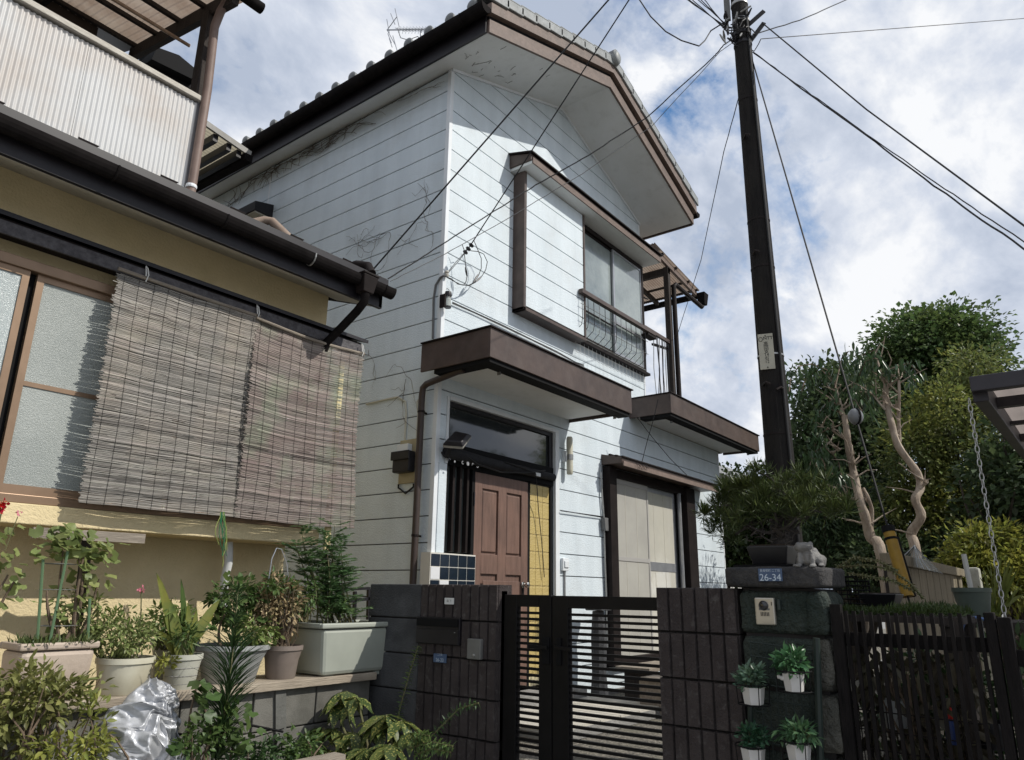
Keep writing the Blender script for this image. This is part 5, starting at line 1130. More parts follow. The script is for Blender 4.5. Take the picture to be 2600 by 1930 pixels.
# porch lamp right of the entrance
pl = thing('porch_lamp', 'white tube porch lamp on the wall right of the entrance', 'lamp', (6.83, 4.4, 2.8))
a, b = onY(*[1000+1045/2.343, 800+725/2.343], FY-.07), onY(*[1000+1050/2.343, 800+950/2.343], FY-.07)
MB().lathe([(.026,0),(.034,.01),(.036,.05),(.036,a.z-b.z-.02),(.028,a.z-b.z)], (a.x, FY-.07, b.z), 16).build('shade', M('ivory_glass', (.56,.54,.44), (.48,.46,.36), 8, .35, spec=.5), pl, smooth=True)
MB().lathe([(.040,0),(.041,.06)], (a.x, FY-.07, (a.z+b.z)/2-.05), 16).build('collar', m_steel, pl); MB().box(a.x-.05, a.x-.01, FY-.06, FY-.001, (a.z+b.z)/2-.07, (a.z+b.z)/2+.05).build('mount', m_trimw, pl, bevel=.006)
# switch box with conduit
sw = thing('outlet_box', 'white outdoor switch box with conduit right of the door', 'switch', (6.79, 4.43, .6))
a, b = onY(1429,1417,FY-.03), onY(1444,1450,FY-.03); MB().box(a.x, b.x, FY-.035, FY-.001, b.z, a.z).build('box', m_trimw, sw, bevel=.005); MB().box(a.x+.02, b.x-.012, FY-.047, FY-.0355, b.z+.035, a.z-.03).build('flap', m_trimw, sw, bevel=.003)
MB().tube([((a.x+b.x)/2, FY-.015, b.z), ((a.x+b.x)/2, FY-.015, .5)], .010, 8).build('conduit', m_steel, sw)
# small junction box by the lower window with its pipes
jb = thing('junction_box', 'tangled junction box with pipes left of the lower window', 'junction box', onY(1541,1350,FY-.04))
a, b = onY(1531,1300,FY-.05), onY(1551,1350,FY-.05)
MB().hexa([(a.x+.02,FY-.07,b.z),(b.x+.01,FY-.07,b.z),(b.x+.01,FY-.02,b.z),(a.x+.02,FY-.02,b.z)], [(a.x,FY-.07,b.z+.15),(b.x-.03,FY-.07,b.z+.15),(b.x-.03,FY-.02,b.z+.15),(a.x,FY-.02,b.z+.15)]).build('box', m_cableg, jb, bevel=.005)
for i, (p, r_) in enumerate((([(1526,1200),(1529,1260),(1533,1310),(1536,1420),(1540,1520),(1543,1650)], .011), ([(1535,1295),(1530,1250),(1527,1200),(1526,1180)], .004), ([(1531,1312),(1480,1305),(1425,1297)], .006), ([(1545,1330),(1548,1400),(1551,1520),(1553,1650)], .006))): MB().tube([onY(*q, FY-.03) for q in p], r_, 6).build('pipe', m_steel if i in (0, 3) else m_cable, jb)
# floodlight and the rolled black awning over the sidelight
fl = thing('solar_floodlight', 'tilted solar floodlight above the barred sidelight', 'lamp', (4.83, 4.33, 2.72))
q4 = lambda x, y, Y: onY(1000+x/2.343, 800+y/2.343, Y)
A, B2, C2, D2 = q4(290,790,4.36), q4(410,800,4.22), q4(460,735,4.22), q4(360,715,4.36)
nrm = (B2-A).cross(D2-A).normalized()
if nrm.z > 0: nrm = -nrm
MB().add([A,B2,C2,D2]+[p-nrm*.03 for p in (A,B2,C2,D2)], [(0,1,2,3),(7,6,5,4),(0,4,5,1),(1,5,6,2),(2,6,7,3),(3,7,4,0)]).build('panel', M('lamp_glass', (.34,.33,.30), (.28,.27,.25), 8, .25), fl, bevel=.006)
MB().hexa([tuple(p+(q4(370,760,4.3)-p)*-.06-nrm*.031) for p in (A,B2,C2,D2)], [tuple(p+(q4(370,760,4.3)-p)*.25-nrm*.07) for p in (A,B2,C2,D2)]).build('housing', m_black, fl, bevel=.008)
MB().tube([q4(330,800,4.38), q4(305,840,4.42), (4.80,4.45,2.70)], .018, 8).build('arm', m_black, fl)
aw = thing('rolled_awning', 'black rolled awning cloth with pale marks over the door', 'awning', (5.0, 4.4, 2.6))
MB().tube([(4.80,4.40,2.70),(4.86,4.40,2.70),(5.35,4.42,2.69),(6.0,4.44,2.70),(6.58,4.45,2.70)], [.055,.058,.052,.045,.04], 12).build('roll', M('black_cloth', (.011,.011,.013), (.018,.018,.02), 12, .8, .4, 40), aw, smooth=True)
m_mark = M('worn_white_print', (.38,.39,.40), (.10,.10,.11), 90, .8, detail=2)
for i, (x_, y_, r_) in enumerate(((330,862,10), (362,872,7), (410,878,11), (440,884,13), (470,890,10), (498,900,10))):
    c = q4(x_, y_, 4.345); rr_ = r_/2.343/1860*6.6; mk = MB(); inner = 0 if i in (1, 3) else rr_*.6; a1 = 6.283 if i in (1, 3) else (4.2, 0, 4.6, 0, 3.4, 3.0)[i]
    n = 12; vs = []
    for k in range(n+1): an = k/n*a1+(0, 0, 1, 0, .4, 3.3)[i]; vs += [c+V(math.cos(an)*inner, -.002, math.sin(an)*inner), c+V(math.cos(an)*rr_, -.002, math.sin(an)*rr_)]
    mk.add(vs, [(2*k, 2*k+1, 2*k+3, 2*k+2) for k in range(n)]); mk.build('mark', m_mark, aw)
MB().box(6.18, 6.27, 4.40, 4.404, 2.665, 2.70).build('tag', m_white, aw)
MB().tube([q4(395,810,4.36), q4(500,890,4.36), q4(640,935,4.37), q4(780,940,4.38), q4(900,925,4.4)], .008, 6).build('cord', m_cable, aw); MB().tube([q4(660,875,4.38), q4(780,915,4.38), q4(845,945,4.38), q4(850,1000,4.39), q4(860,1160,4.45), q4(880,1350,4.46), q4(895,1560,4.47)], .005, 6).build('cord', m_cable, aw)
# ---- guard rail at the upper window
gr_ = thing('window_guard', 'brown topped wire guard across the upper window', 'railing', (7.8, 4.27, 4.4))
MB().beam((6.90,4.27,4.955), (8.82,4.27,4.965), .06, .055).build('top_rail', m_brown, gr_, bevel=.004)
for i in range(13):
    x_ = 6.93+.135*i; MB().tube([(x_,4.27,4.93),(x_,4.265,4.62),(x_,4.28,4.54),(x_,4.37,4.47),(x_,4.41,4.455)], .0042, 5).build('rod', m_steel if i % 4 == 3 else m_black, gr_)
for z_, y_ in ((4.80,4.272), (4.62,4.272)): MB().tube([(6.90,y_,z_),(8.62,y_,z_)], .0035, 5).build('wire', m_steel, gr_)
MB().tube([(6.92,4.40,4.455),(8.80,4.40,4.455)], .008, 6).build('bottom_bar', m_steel, gr_); MB().box(8.60, 8.86, 4.25, 4.36, 4.90, 4.93).build('bracket', m_brownd, gr_)
MB().box(6.88, 8.84, 4.36, FY-.001, 4.385, 4.418).build('sill', m_brownd, gr_)
# wire clothes grid hanging under the sill
cg = thing('wire_grid', 'pale wire grid hanging below the upper window', 'grid', (7.8, 4.38, 4.1))
m_wwire = M('white_wire', (.55,.56,.55), None, rough=.5)
for i in range(19): MB().tube([(6.98+.095*i,4.395,4.40),(6.98+.095*i,4.39,4.24),(6.985+.095*i,4.36,4.215)], .0024, 4).build('wire', m_wwire, cg)
for z_ in (4.34, 4.27): MB().tube([(6.94,4.393,z_),(8.74,4.393,z_)], .0024, 4).build('wire', m_wwire, cg)
# ---- side balcony: post, rails, corrugated roof, gutter
bl = thing('side_balcony', 'side balcony with dark post and brown corrugated roof', 'balcony', (9.5, 5.2, 3.9))
MB().box(9.35, 9.43, 4.26, 4.34, 3.90, 6.20).build('post', m_woodd, bl, bevel=.005); MB().tube([(9.455,4.23,3.95),(9.455,4.23,5.92)], .036, 10).build('downpipe', m_brownd, bl, smooth=True)
MB().beam((8.55,4.30,5.01), (9.36,4.30,5.01), .04, .05).build('top_rail', m_brown, bl); MB().beam((8.9,4.34,4.86), (9.36,4.34,4.92), .03, .03).build('mid_rail', m_brownd, bl); MB().beam((8.85,4.30,4.05), (9.36,4.30,4.05), .04, .05).build('bottom_rail', m_brown, bl)
rg = np.random.default_rng(140)
for i in range(9):
    x_ = 8.88+.055*i; MB().tube([(x_,4.30,4.07),(x_+rg.normal(0,.012),4.30+rg.normal(0,.01),4.5),(x_+rg.normal(0,.01),4.30,5.0)], .006, 5).build('rod', m_black if i % 3 else m_steel, bl)
zb = lambda x: 6.37-(x-8.85)*.13
Vt = []; n = 60
for k in range(n*4+1):
    y = 4.22+2.4*k/(n*4); h_ = .008*math.cos(k*math.pi/2); Vt += [(8.86,y,zb(8.86)+h_), (10.42,y,zb(10.42)+h_)]
mesh_np('roof_sheet', Vt, [(2*k, 2*k+1, 2*k+3, 2*k+2) for k in range(n*4)], m_poly, bl, smooth=True)
for y in (4.28, 4.95, 5.6, 6.2): MB().beam((8.86,y,zb(8.86)-.06), (10.40,y,zb(10.4)-.06), .045, .07).build('rafter', m_brownl if y < 4.5 else m_woodd, bl)
for x_ in (9.15, 9.6, 10.05, 10.35): MB().beam((x_,4.22,zb(x_)-.018), (x_,6.6,zb(x_)-.018), .03, .03).build('purlin', m_woodd, bl)
MB().beam((9.39,4.26,6.14), (9.39,6.5,6.14), .07, .10).build('beam', m_woodd, bl); MB().tube([(10.46,4.20,6.10),(10.46,6.6,6.10)], .05, 10).build('gutter', m_gutter, bl, smooth=True)
MB().hexa([(10.42,4.15,5.93),(10.52,4.15,5.93),(10.52,4.25,5.93),(10.42,4.25,5.93)], [(10.38,4.13,6.12),(10.55,4.13,6.12),(10.55,4.27,6.12),(10.38,4.27,6.12)]).build('rain_hopper', m_gutter, bl)
MB().tube([(10.46,4.20,5.93),(10.42,4.20,5.88),(9.50,4.22,5.95),(9.46,4.23,5.90)], .034, 8).build('pipe_arm', m_brownd, bl, smooth=True)
MB().tube([(8.95,4.9,5.9),(9.35,4.6,5.75)], .012, 6).build('hanger', m_black, bl)
# ---- TV antenna on the roof
an = thing('tv_antenna', 'silver television antenna above the left eave of the white house', 'antenna', (5.6, 5.9, 7.2))
q1_ = lambda x, y: onX(480+x/2.754, y/2.754, 5.6)
MB().tube([q1_(1385,210), q1_(1760,205)], .010, 6).build('boom', m_alum, an)
MB().tube([q1_(1620,207), q1_(1625,420)], .012, 6).build('mast', m_alum, an)
for i in range(12):
    p = q1_(1475+22*i, 208); MB().tube([p+V(-.09,0,-.035), p+V(.09,0,.035)], .004, 5).build('element', m_alum, an); MB().tube([p+V(0,.01,-.06), p+V(0,-.01,.05)], .003, 5).build('element', m_alum, an)
for a, b in (((1385,210),(1455,115)), ((1385,210),(1440,310)), ((1410,95),(1440,170)), ((1440,60),(1470,190)), ((1383,135),(1400,230)), ((1400,270),(1420,330)), ((1425,250),(1455,355)), ((1390,235),(1415,300))): MB().tube([q1_(*a), q1_(*b)], .006, 5).build('reflector', m_alum, an)
MB().tube([q1_(1455,195), q1_(1480,265), q1_(1530,280), q1_(1600,255), q1_(1625,300)], .005, 5).build('cable', m_cable, an)
# ---- dry vines under the eave and over the side wall
m_vine = M('dry_vine', (.17,.15,.13), (.10,.088,.075), 20, .9)
def vine(name, label, starts, X, seed, steps, step, bias, r_=.004, branch=.25, lim=None):
    zr_ = .35 if lim else 1
    rg = random.Random(seed); vs = MB(); t = None; st_ = []
    stack = [(Vector(s), Vector(b), k) for s, b, k in starts]; lines = []
    while stack and len(lines) < 230:
        p, d, k = stack.pop(); pts = [p]
        for i in range(k):
            d = (d+V(0, rg.gauss(0,.5), rg.gauss(0,.5)*zr_)*1.0+bias*.25).normalized(); p = p+d*step*rg.uniform(.6,1.3)
            p = V(X+rg.uniform(-.012,.006), p.y, p.z)
            if lim and not lim(p): break
            pts.append(p)
            if rg.random() < branch and k > 4: stack.append((p, (d+V(0, rg.gauss(0,.9), rg.gauss(0,.9))).normalized(), k//2))
        if len(pts) > 2: lines.append(pts)
    mb = MB()
    for pts in lines: mb.tube(pts, [r_*(1-.6*i/len(pts)) for i in range(len(pts))], 4, False)
    return tag(mb.build(name, m_vine), label, 'vine', kind='stuff')
lim1 = lambda p: 6.52-.06*max(0, p.y-6.2) < p.z < 6.71 and p.y > 4.5
vine('dry_vine', 'dense dry vine matted along the far end of the left eave', [((4.68, 5.9+.13*i, 6.66), (0, 1 if i % 2 else -1, -.06), 13) for i in range(17)], 4.69, 201, 12, .075, V(0, .0, -.02), .0042, .40, lim1)
vine('dry_vine', 'thin dry vine strands under the near end of the left eave', [((4.69, 4.9+.14*i, 6.68), (0, -1, .05), 10) for i in range(12)], 4.69, 202, 10, .08, V(0, -.6, .25), .0026, .15, lim1)
for i, (px, py, sd) in enumerate(((1080,560,203), (990,590,204), (930,640,205), (930,900,206), (1040,960,207))):
    p = onX(px, py, 4.69); vine('dry_vine', ('bare vine tracery on the side wall nearest the corner', 'bare vine tracery above the yellow house gutter end', 'bare vine twigs trailing from the gutter end', 'bare vine twigs right of the blind edge', 'bare vine strand below the entrance canopy corner')[i], [((4.69, p.y, p.z), (0, .8, .35), 9), ((4.69, p.y, p.z), (0, -.6, -.5), 8), ((4.69, p.y+.05, p.z), (0, .7, -.5), 8)], 4.69, sd, 9, .055, V(0, .35, -.15), .0026, .25)
# stains of old tendrils under the gable soffit
mb = MB(); rg = random.Random(8)
for i in range(24):
    x_ = 4.6+abs(rg.gauss(0,.55)); y_ = 4.35-abs(rg.gauss(0,.22)); a = rg.uniform(0, 6.28); l_ = rg.uniform(.03,.10); pts = []
    for k in range(4): a += rg.gauss(0,.5); x_ += math.cos(a)*l_/3; y_ += math.sin(a)*l_/3; pts.append((x_, min(y_, 4.43), zat(x_)-.003))
    mb.tube(pts, .0022, 3, False)
tag(mb.build('tendril_remains', m_vine), 'dried tendril remains on the gable soffit near the corner', 'vine', kind='stuff')

# loose wires between the balcony canopy and the lower window hood
lw_ = thing('loose_wires', 'loose wires hanging from the balcony canopy to the window hood', 'wire', (8.3, 4.2, 3.05))
MB().tube([q4(1572,500,3.86), q4(1545,620,3.95), q4(1510,740,4.1), q4(1475,880,4.16)], .005, 5).build('strand', m_cable, lw_)
MB().tube([q4(1440,600,4.40), q4(1540,730,4.36), q4(1640,850,4.28), q4(1745,955,4.16)], .0045, 5).build('strand', m_cable, lw_)
for i in range(7): MB().tube([q4(1440+10*i,880+6*(i % 3),4.14), q4(1455+8*i,905-8*(i % 2),4.13), q4(1450+11*i,915,4.14)], .003, 4).build('strand', m_cable, lw_)
# things standing in the yard, seen through the gate
bn_ = thing('wooden_bench', 'low weathered bench under the lower window, seen through the gate', 'bench', (8.2, 4.0, .42))
MB().box(7.3, 9.3, 3.75, 4.15, .72, .76).build('seat', m_plank if False else m_wood, bn_, bevel=.004)
for x_ in (7.4, 9.1): MB().box(x_, x_+.10, 3.80, 4.10, .42, .72).build('leg', m_woodd, bn_)
cr_ = thing('wooden_crate', 'tan wooden crate on the gravel, seen through the gate', 'crate', (6.9, 3.3, .42))
for k in range(4): MB().box(6.6, 7.3, 3.10, 3.12, .43+.075*k, .495+.075*k).build('slat', M('tan_board', (.42,.33,.20), (.33,.25,.15), 6, .8, .3, 20, st=(1,8,8)), cr_)
for x_ in (6.6, 7.27): MB().box(x_, x_+.03, 3.121, 3.5, .42, .72).build('side', m_wood, cr_)
MB().box(6.58, 7.32, 3.09, 3.52, .725, .745).build('lid', m_wood, cr_)
gp_ = thing('garden_post', 'dark rough stone post by the wall, seen through the gate', 'post', (7.05, 4.2, .42))
MB().tube([(7.05,4.2,.42),(7.05,4.2,.7),(7.06,4.2,1.05),(7.05,4.2,1.32)], [.10,.075,.085,.06], 9).build('shaft', m_plainb if 'm_plainb' in globals() else m_conc, gp_)
MB().box(6.95, 7.17, 4.1, 4.3, 1.325, 1.38).build('cap', m_plainb if 'm_plainb' in globals() else m_conc, gp_, bevel=.01)
# ================================================================== utility pole
UX, UY = 5.258, 1.614
rad = lambda z: (.233-.0156*z)/2
m_pole = M('weathered_pole', (.013,.012,.012), (.022,.020,.019), 5, .85, .5, 20, st=(6,6,.6), c3=(.034,.031,.026), scale3=2.5, amt3=.5, bst=(9,9,.8), spec=.12)
up = thing('utility_pole', 'tall dark utility pole in front of the white house', 'pole', (UX, UY, .3))
MB().tube([(UX,UY,z) for z in (.3,1.5,3,4.5,6,7.2)], [rad(z) for z in (.3,1.5,3,4.5,6,7.2)], 20).build('shaft', m_pole, up, smooth=True)
def onpole(px, py): v = ray(px, py); k = (UX*v.x+UY*v.y)/(v.x**2+v.y**2); return CAM+v*k
nrm = V(-UX, -UY, 0).normalized(); sdv = V(nrm.y, -nrm.x, 0)
# steel step bolts
for py, sx in ((360,-1), (655,-1), (1000,1), (985,-1)):
    z_ = onpole(1900, py).z; r_ = rad(z_); a = V(UX,UY,z_)+nrm*r_*.6+sdv*(-sx)*r_*.75
    MB().tube([a, a+nrm*.07+sdv*sx*.02, a+nrm*.085+sdv*sx*.05+V(0,0,-.02)], .009, 6).build('step_bolt', m_brownd, up)
# bands and hardware at the head
for z_ in (5.95, 6.05, 6.18, 6.36): MB().lathe([(rad(z_)+.004,0),(rad(z_)+.006,.004),(rad(z_)+.004,.03)], (UX,UY,z_), 20).build('band', m_steel if z_ > 6.1 else m_black, up)
for py0 in (100, 50):
    a = onpole(1895, py0+18); MB().beam(a, onpole(1940, py0-22 if py0 < 60 else py0-42), .012, .035).build('bracket', m_black, up)
    b = onpole(1895, py0+16)
MB().beam(onpole(1843,-30), onpole(1848,52), .05, .03, up=tuple(nrm)).build('mast_plate', m_greyb, up)
rg = np.random.default_rng(150)
for i in range(26):
    a = onpole(rg.uniform(1838,1905), rg.uniform(45,125))+nrm*rg.uniform(.02,.12); d = Vector(rg.normal(0,1,3)).normalized(); l_ = rg.uniform(.02,.055)
    MB().tube([a-d*l_, a, a+d*l_], [.006,.011,.006], 6).build('clamp', m_black if i % 4 else m_steel, up)
for i in range(10):
    c = onpole(1872+rg.normal(0,14), 88+rg.normal(0,18))+nrm*.06; r_ = rg.uniform(.05,.11); ax = Vector(rg.normal(0,1,3)).normalized(); s = ax.orthogonal().normalized(); q = ax.cross(s); a0 = rg.uniform(0,6)
    MB().tube([c+(s*math.cos(a0+t_)+q*math.sin(a0+t_)*.7)*r_ for t_ in np.linspace(0, rg.uniform(2.5,5.5), 9)], .005, 5).build('cable_loop', m_cable, up)
MB().tube([V(UX,UY,z_)+nrm*(rad(z_)+.008)*.75-sdv*(rad(z_)+.008)*.66 for z_ in (6.3,5.2,4.0,2.8,1.6,.6)], .011, 7).build('riser_cable', m_cable, up)
for z_ in (5.4,4.3,3.9,2.6,2.0): MB().lathe([(rad(z_)+.003,0),(rad(z_)+.003,.014)], (UX,UY,z_), 20).build('band', m_brownd, up)
# plate
pa, pb_, pc, pd = onpole(1930,860), onpole(1957,856), onpole(1937,948), onpole(1965,944)
cz = (pa.z+pc.z)/2; hw = .052; hh = (pa.z-pc.z)/2; off = -.030
ctr = V(UX,UY,cz)+nrm*(rad(cz)+.006)-sdv*off
ctr = V(UX,UY,cz)+nrm*(rad(cz)+.004)
fx_ = onpole(1947,902); lat = (fx_-V(UX,UY,fx_.z)).dot(sdv); ctr = ctr+sdv*lat
pl_ = thing('pole_plate', 'cream numbered plate strapped to the utility pole', 'sign', (ctr.x, ctr.y, cz-hh))
MB().add([ctr+sdv*s*hw+V(0,0,t*hh)+nrm*o for o in (0,.006) for s, t in ((-1,-1),(1,-1),(1,1),(-1,1))], [(0,1,2,3),(7,6,5,4),(0,4,5,1),(1,5,6,2),(2,6,7,3),(3,7,4,0)]).build('plate', M('cream_plate', (.44,.42,.34), (.38,.36,.29), 9, .6), pl_)
rz = math.atan2(nrm.y, nrm.x)+math.pi/2
def ptxt(s, size, du, dz, bold=0): return text(s, size, tuple(ctr+nrm*.0075+V(nrm.y,-nrm.x,0)*(-du)+V(0,0,dz)), m_ink, pl_, rot=(math.pi/2, 0, rz), bold=bold)
ptxt('NTT', .034, .018, hh*.74, .0004)
for i, ch in enumerate('高岡支'): ptxt(ch, .036, .0, hh*(.42-.22*i))
for i, ch in enumerate(('14', '右', '12')): ptxt(ch, .032, .0, hh*(-.20-.2*i))
lg = MB().tube([ctr+nrm*.0075+V(nrm.y,-nrm.x,0)*.033+V(nrm.y,-nrm.x,0)*math.cos(t_)*.013+V(0,0,hh*.70+math.sin(t_)*.016) for t_ in np.linspace(0,6.283,18)], .0018, 4); lg.build('emblem', m_ink, pl_)
for s, t_ in ((0,.88), (0,-.90)): MB().tube([ctr+V(0,0,t_*hh)+nrm*.006, ctr+V(0,0,t_*hh)+nrm*.010], .005, 8).build('screw', m_ink, pl_)
MB().lathe([(rad(cz)+.004,0),(rad(cz)+.004,.012)], (UX,UY,cz-.02), 20).build('strap', m_steel, pl_)
# ================================================================== overhead wires
def wire(label, pts, r_=.006, mat=m_cable, n=14, sag=.0, wob=0, seed=0):
    P = [Vector(p) if not isinstance(p, tuple) or len(p) == 3 else p for p in pts]; rg = random.Random(seed); out_ = []
    for a, b in zip(P, P[1:]):
        for i in range(n):
            f = i/n; out_.append(a.lerp(b, f)+V(0,0,-sag*4*f*(1-f))+V(rg.gauss(0,wob), rg.gauss(0,wob), rg.gauss(0,wob)))
    out_.append(P[-1]); o = MB().tube(out_, r_, 6).build('overhead_wire', mat, smooth=True); return tag(o, label, 'wire', 'overhead wires')
wire('thick overhead wire running down to the yellow house gutter corner', [atD(1640,-108,4.4), atD(1545,0,4.5), V(3.28,3.80,3.745)], .0062)
wire('thick overhead wire running down to the insulators at the house corner', [atD(1660,-100,5.0), atD(1597,0,5.2), pi], .0062)
H1 = onpole(1826,128)
wire('wavy wire from pole head across the gable to the yellow house', [onpole(1868,92), onpole(1840,112), H1, onpole(1812,145), atD(1640,300,5.4), atD(1495,395,5.3), atD(1360,470,5.3), atD(1240,545,5.2), atD(1100,635,5.1), atD(985,708,5.0)], .0048, n=8, wob=.002, seed=4)
wire('thin lower wire from pole head across the upper window', [onpole(1872,100), H1+V(.02,0,0), atD(1655,320,5.4), atD(1480,440,5.3), atD(1290,555,5.2), atD(1130,645,5.1), atD(990,715,5.0)], .0028, m_cableg, n=8, wob=.001, seed=5)
wire('slack cable curving in the sky left of the pole head', [atD(1590,-60,5.3), atD(1624,0,5.3), atD(1652,42,5.3), atD(1690,80,5.3), atD(1730,103,5.3), atD(1775,117,5.3), atD(1790,103,5.35), atD(1805,78,5.4), onpole(1840,56)], .0055, n=5)
for i in range(6): wire(('outermost of the wires bundled at the top left of the pole', 'second wire of the bundle at the pole top', 'third wire of the bundle at the pole top', 'fourth wire of the bundle at the pole top', 'fifth wire of the bundle at the pole top', 'innermost wire of the bundle at the pole top')[i], [atD(1690+14*i,-36,5.6), onpole(1842+2*i,66+6*(i % 3))], .004, n=8, wob=.0015, seed=20+i)
wire('wire rising right from the pole head', [onpole(1912,88), atD(2030,52,6), atD(2150,0,7), atD(2260,-50,8)], .005, n=6, wob=.002, seed=6)
wire('nearly level wire leaving the pole to the right', [onpole(1890,120), onpole(1915,130), onpole(1926,112), onpole(1932,99), atD(2600,47,9), atD(2760,35,10)], .0038, n=6)
wire('upper diagonal wire descending right from the pole', [onpole(1935,58), atD(2200,278,5.0), atD(2600,573,4.2), atD(2800,722,3.9)], .0055, n=6)
wire('lower diagonal twisted wire descending right', [onpole(1912,132), atD(2035,225,5.3), atD(2200,345,5.1), atD(2400,493,4.8), atD(2600,632,4.5), atD(2800,770,4.2)], .0058, n=8, wob=.002, seed=7)
wire('thin wire twisted with the lower diagonal wire', [onpole(1915,135), atD(2060,240,5.3), atD(2200,340,5.1), atD(2400,480,4.8), atD(2600,615,4.5), atD(2800,750,4.2)], .004, n=8, wob=.002, seed=8)
wire('thin wire from the pole down to the side balcony', [onpole(1877,243), atD(1838,385,6.6), atD(1780,660,8.8), V(9.45,4.22,5.1)], .0042, n=6, wob=.001, seed=9)
# guy wire with ball insulator and yellow guard
GA, GB = onpole(1908,145), V(4.42,.62,.42)
g0 = onpole(1908,145); gend = atD(2318,1560,4.45); gdir = (gend-g0).normalized(); gl = (gend-g0).length
gw = thing('guy_wire', 'guy wire with yellow guard tube and grey ball insulator', 'guy wire', (gend.x, gend.y, .42))
MB().tube([g0, gend+gdir*.6], .006, 6).build('strand', m_cable, gw)
def along(py):
    lo_, hi_ = 0.0, 1.0
    for _ in range(40):
        m_ = (lo_+hi_)/2; p = g0.lerp(gend, m_)-CAM; y_ = 965-FPX*p.dot(CU)/p.dot(_f)
        if y_ < py: lo_ = m_
        else: hi_ = m_
    return g0.lerp(gend, lo_)
c = along(1058); ib = MB(); ell(ib, c, (.043,.043,.05)); ib.build('ball_insulator', M('grey_ceramic', (.16,.165,.17), None, rough=.3), gw, smooth=True)
s_ = gdir.orthogonal().normalized(); t2_ = gdir.cross(s_); MB().tube([c+(s_*math.cos(a)+gdir*math.sin(a))*.049 for a in np.linspace(0,6.283,18)], .006, 5).build('groove', m_blackm, gw)
a, b = along(1350), along(1515); m_yg = M('yellow_guard', (.32,.19,.02), (.22,.13,.015), 8, .55)
MB().tube([a, b], .031, 14).build('guard_tube', m_yg, gw, smooth=True); MB().tube([a-gdir*.03, a+gdir*.005], .034, 14).build('guard_cap', m_blackm, gw); MB().tube([along(1366), along(1372)], .033, 14).build('guard_band', m_blackm, gw)
fwd2 = V(gdir.y, -gdir.x, 0).normalized()
MB().beam(along(1365)+CR*.034, b+CR*.034, .012, .02).build('guard_stripe', m_blackm, gw)
# ================================================================== bonsai pine on the gatepost
BX = 3.44
a, b = onX(1908,1388,BX), onX(2016,1430,BX); bzt = onX(1960,1388,BX).z
bo = thing('bonsai_pine', 'bonsai pine in a black rectangular pot on the gatepost', 'bonsai', (BX, (a.y+b.y)/2, 1.622))
y0, y1 = b.y, a.y; m_bpot = M('black_bonsai_pot', (.010,.010,.012), (.016,.016,.018), 8, .35, spec=.5)
MB().hexa([(BX-.05,y0+.018,1.632),(BX+.07,y0+.018,1.632),(BX+.07,y1-.018,1.632),(BX-.05,y1-.018,1.632)], [(BX-.075,y0,bzt),(BX+.10,y0,bzt),(BX+.10,y1,bzt),(BX-.075,y1,bzt)]).build('pot', m_bpot, bo, bevel=.006)
MB().box(BX-.06, BX+.085, y0+.012, y1-.012, bzt, bzt+.006).build('soil', m_earth, bo); MB().box(BX-.11, BX+.13, y0-.03, y1+.05, 1.6225, 1.632).build('tray', m_blackm, bo)
rg = np.random.default_rng(160); m_pbark = M('pine_bark', (.035,.030,.028), (.075,.066,.06), 14, .95, .9, 40)
root = V(BX+.01, (y0+y1)/2-.03, bzt); 
tk = [root, onX(1995,1365,BX+.02), onX(1972,1345,BX), onX(2005,1325,BX+.03), onX(2000,1295,BX+.02), onX(1985,1265,BX+.02)]
MB().tube(tk, [.030,.026,.024,.020,.015,.009], 10).build('trunk', m_pbark, bo, smooth=True)
cl = [(1985,1205,0,1), (1940,1222,.06,1), (1885,1225,.1,1), (1845,1240,.06,1), (1865,1275,.0,1), (1905,1262,-.03,1), (1950,1262,-.05,1), (2010,1262,.0,1), (2055,1255,.04,1), (2095,1262,.02,1), (2128,1285,-.04,1.1), (2040,1225,.1,.9), (1880,1300,-.04,.8), (1838,1305,.03,1), (1787,1288,-.05,.45), (1924,1178,.02,.4), (2030,1275,-.08,.9), (1965,1270,-.1,.6), (1918,1290,-.1,.6), (1830,1275,.1,.9), (2075,1225,.12,.7), (1850,1350,.05,.6)]
P = []; D = []; Ls = []
for cx_, cy_, dx_, amt in cl:
    c = onX(cx_, cy_+22, BX+dx_); st_ = tk[rg.integers(2, 6)]; MB().tube(curve(st_, c, rg, .10, 7), [.009,.008,.007,.006,.005,.004,.003], 6).build('branch', m_pbark, bo)
    for sub in range(8):
        c2 = c+Vector(rg.normal(0,1,3)*np.array([.04,.035,.022])) if amt > .5 else c+Vector(rg.normal(0,.006,3)); k = int(44*amt)
        u = unit(rg.normal(0, .62, (k,3))+np.array([-.15, .0, .75])); P.append(np.array(c2)+u*.006); D.append(u); Ls.append(rg.uniform(.04,.08,k))
P = np.concatenate(P); D = np.concatenate(D); Ls = np.concatenate(Ls)
leaf_mesh('needles', P, D, rg.normal(size=P.shape), Ls, .0019, leafmat('pine_needle', (.085,.11,.03), (.05,.08,.025), .4, .25, scale=4), bo, droop=.12)
for i in range(30):
    c = onX(rg.uniform(1895,2035), rg.uniform(1330,1385), BX+rg.normal(0,.03)); d = Vector(rg.normal(0,1,3)).normalized()*.03; MB().tube([c-d, c+Vector(rg.normal(0,.008,3)), c+d], .0035, 4).build('twig', m_pbark, bo)
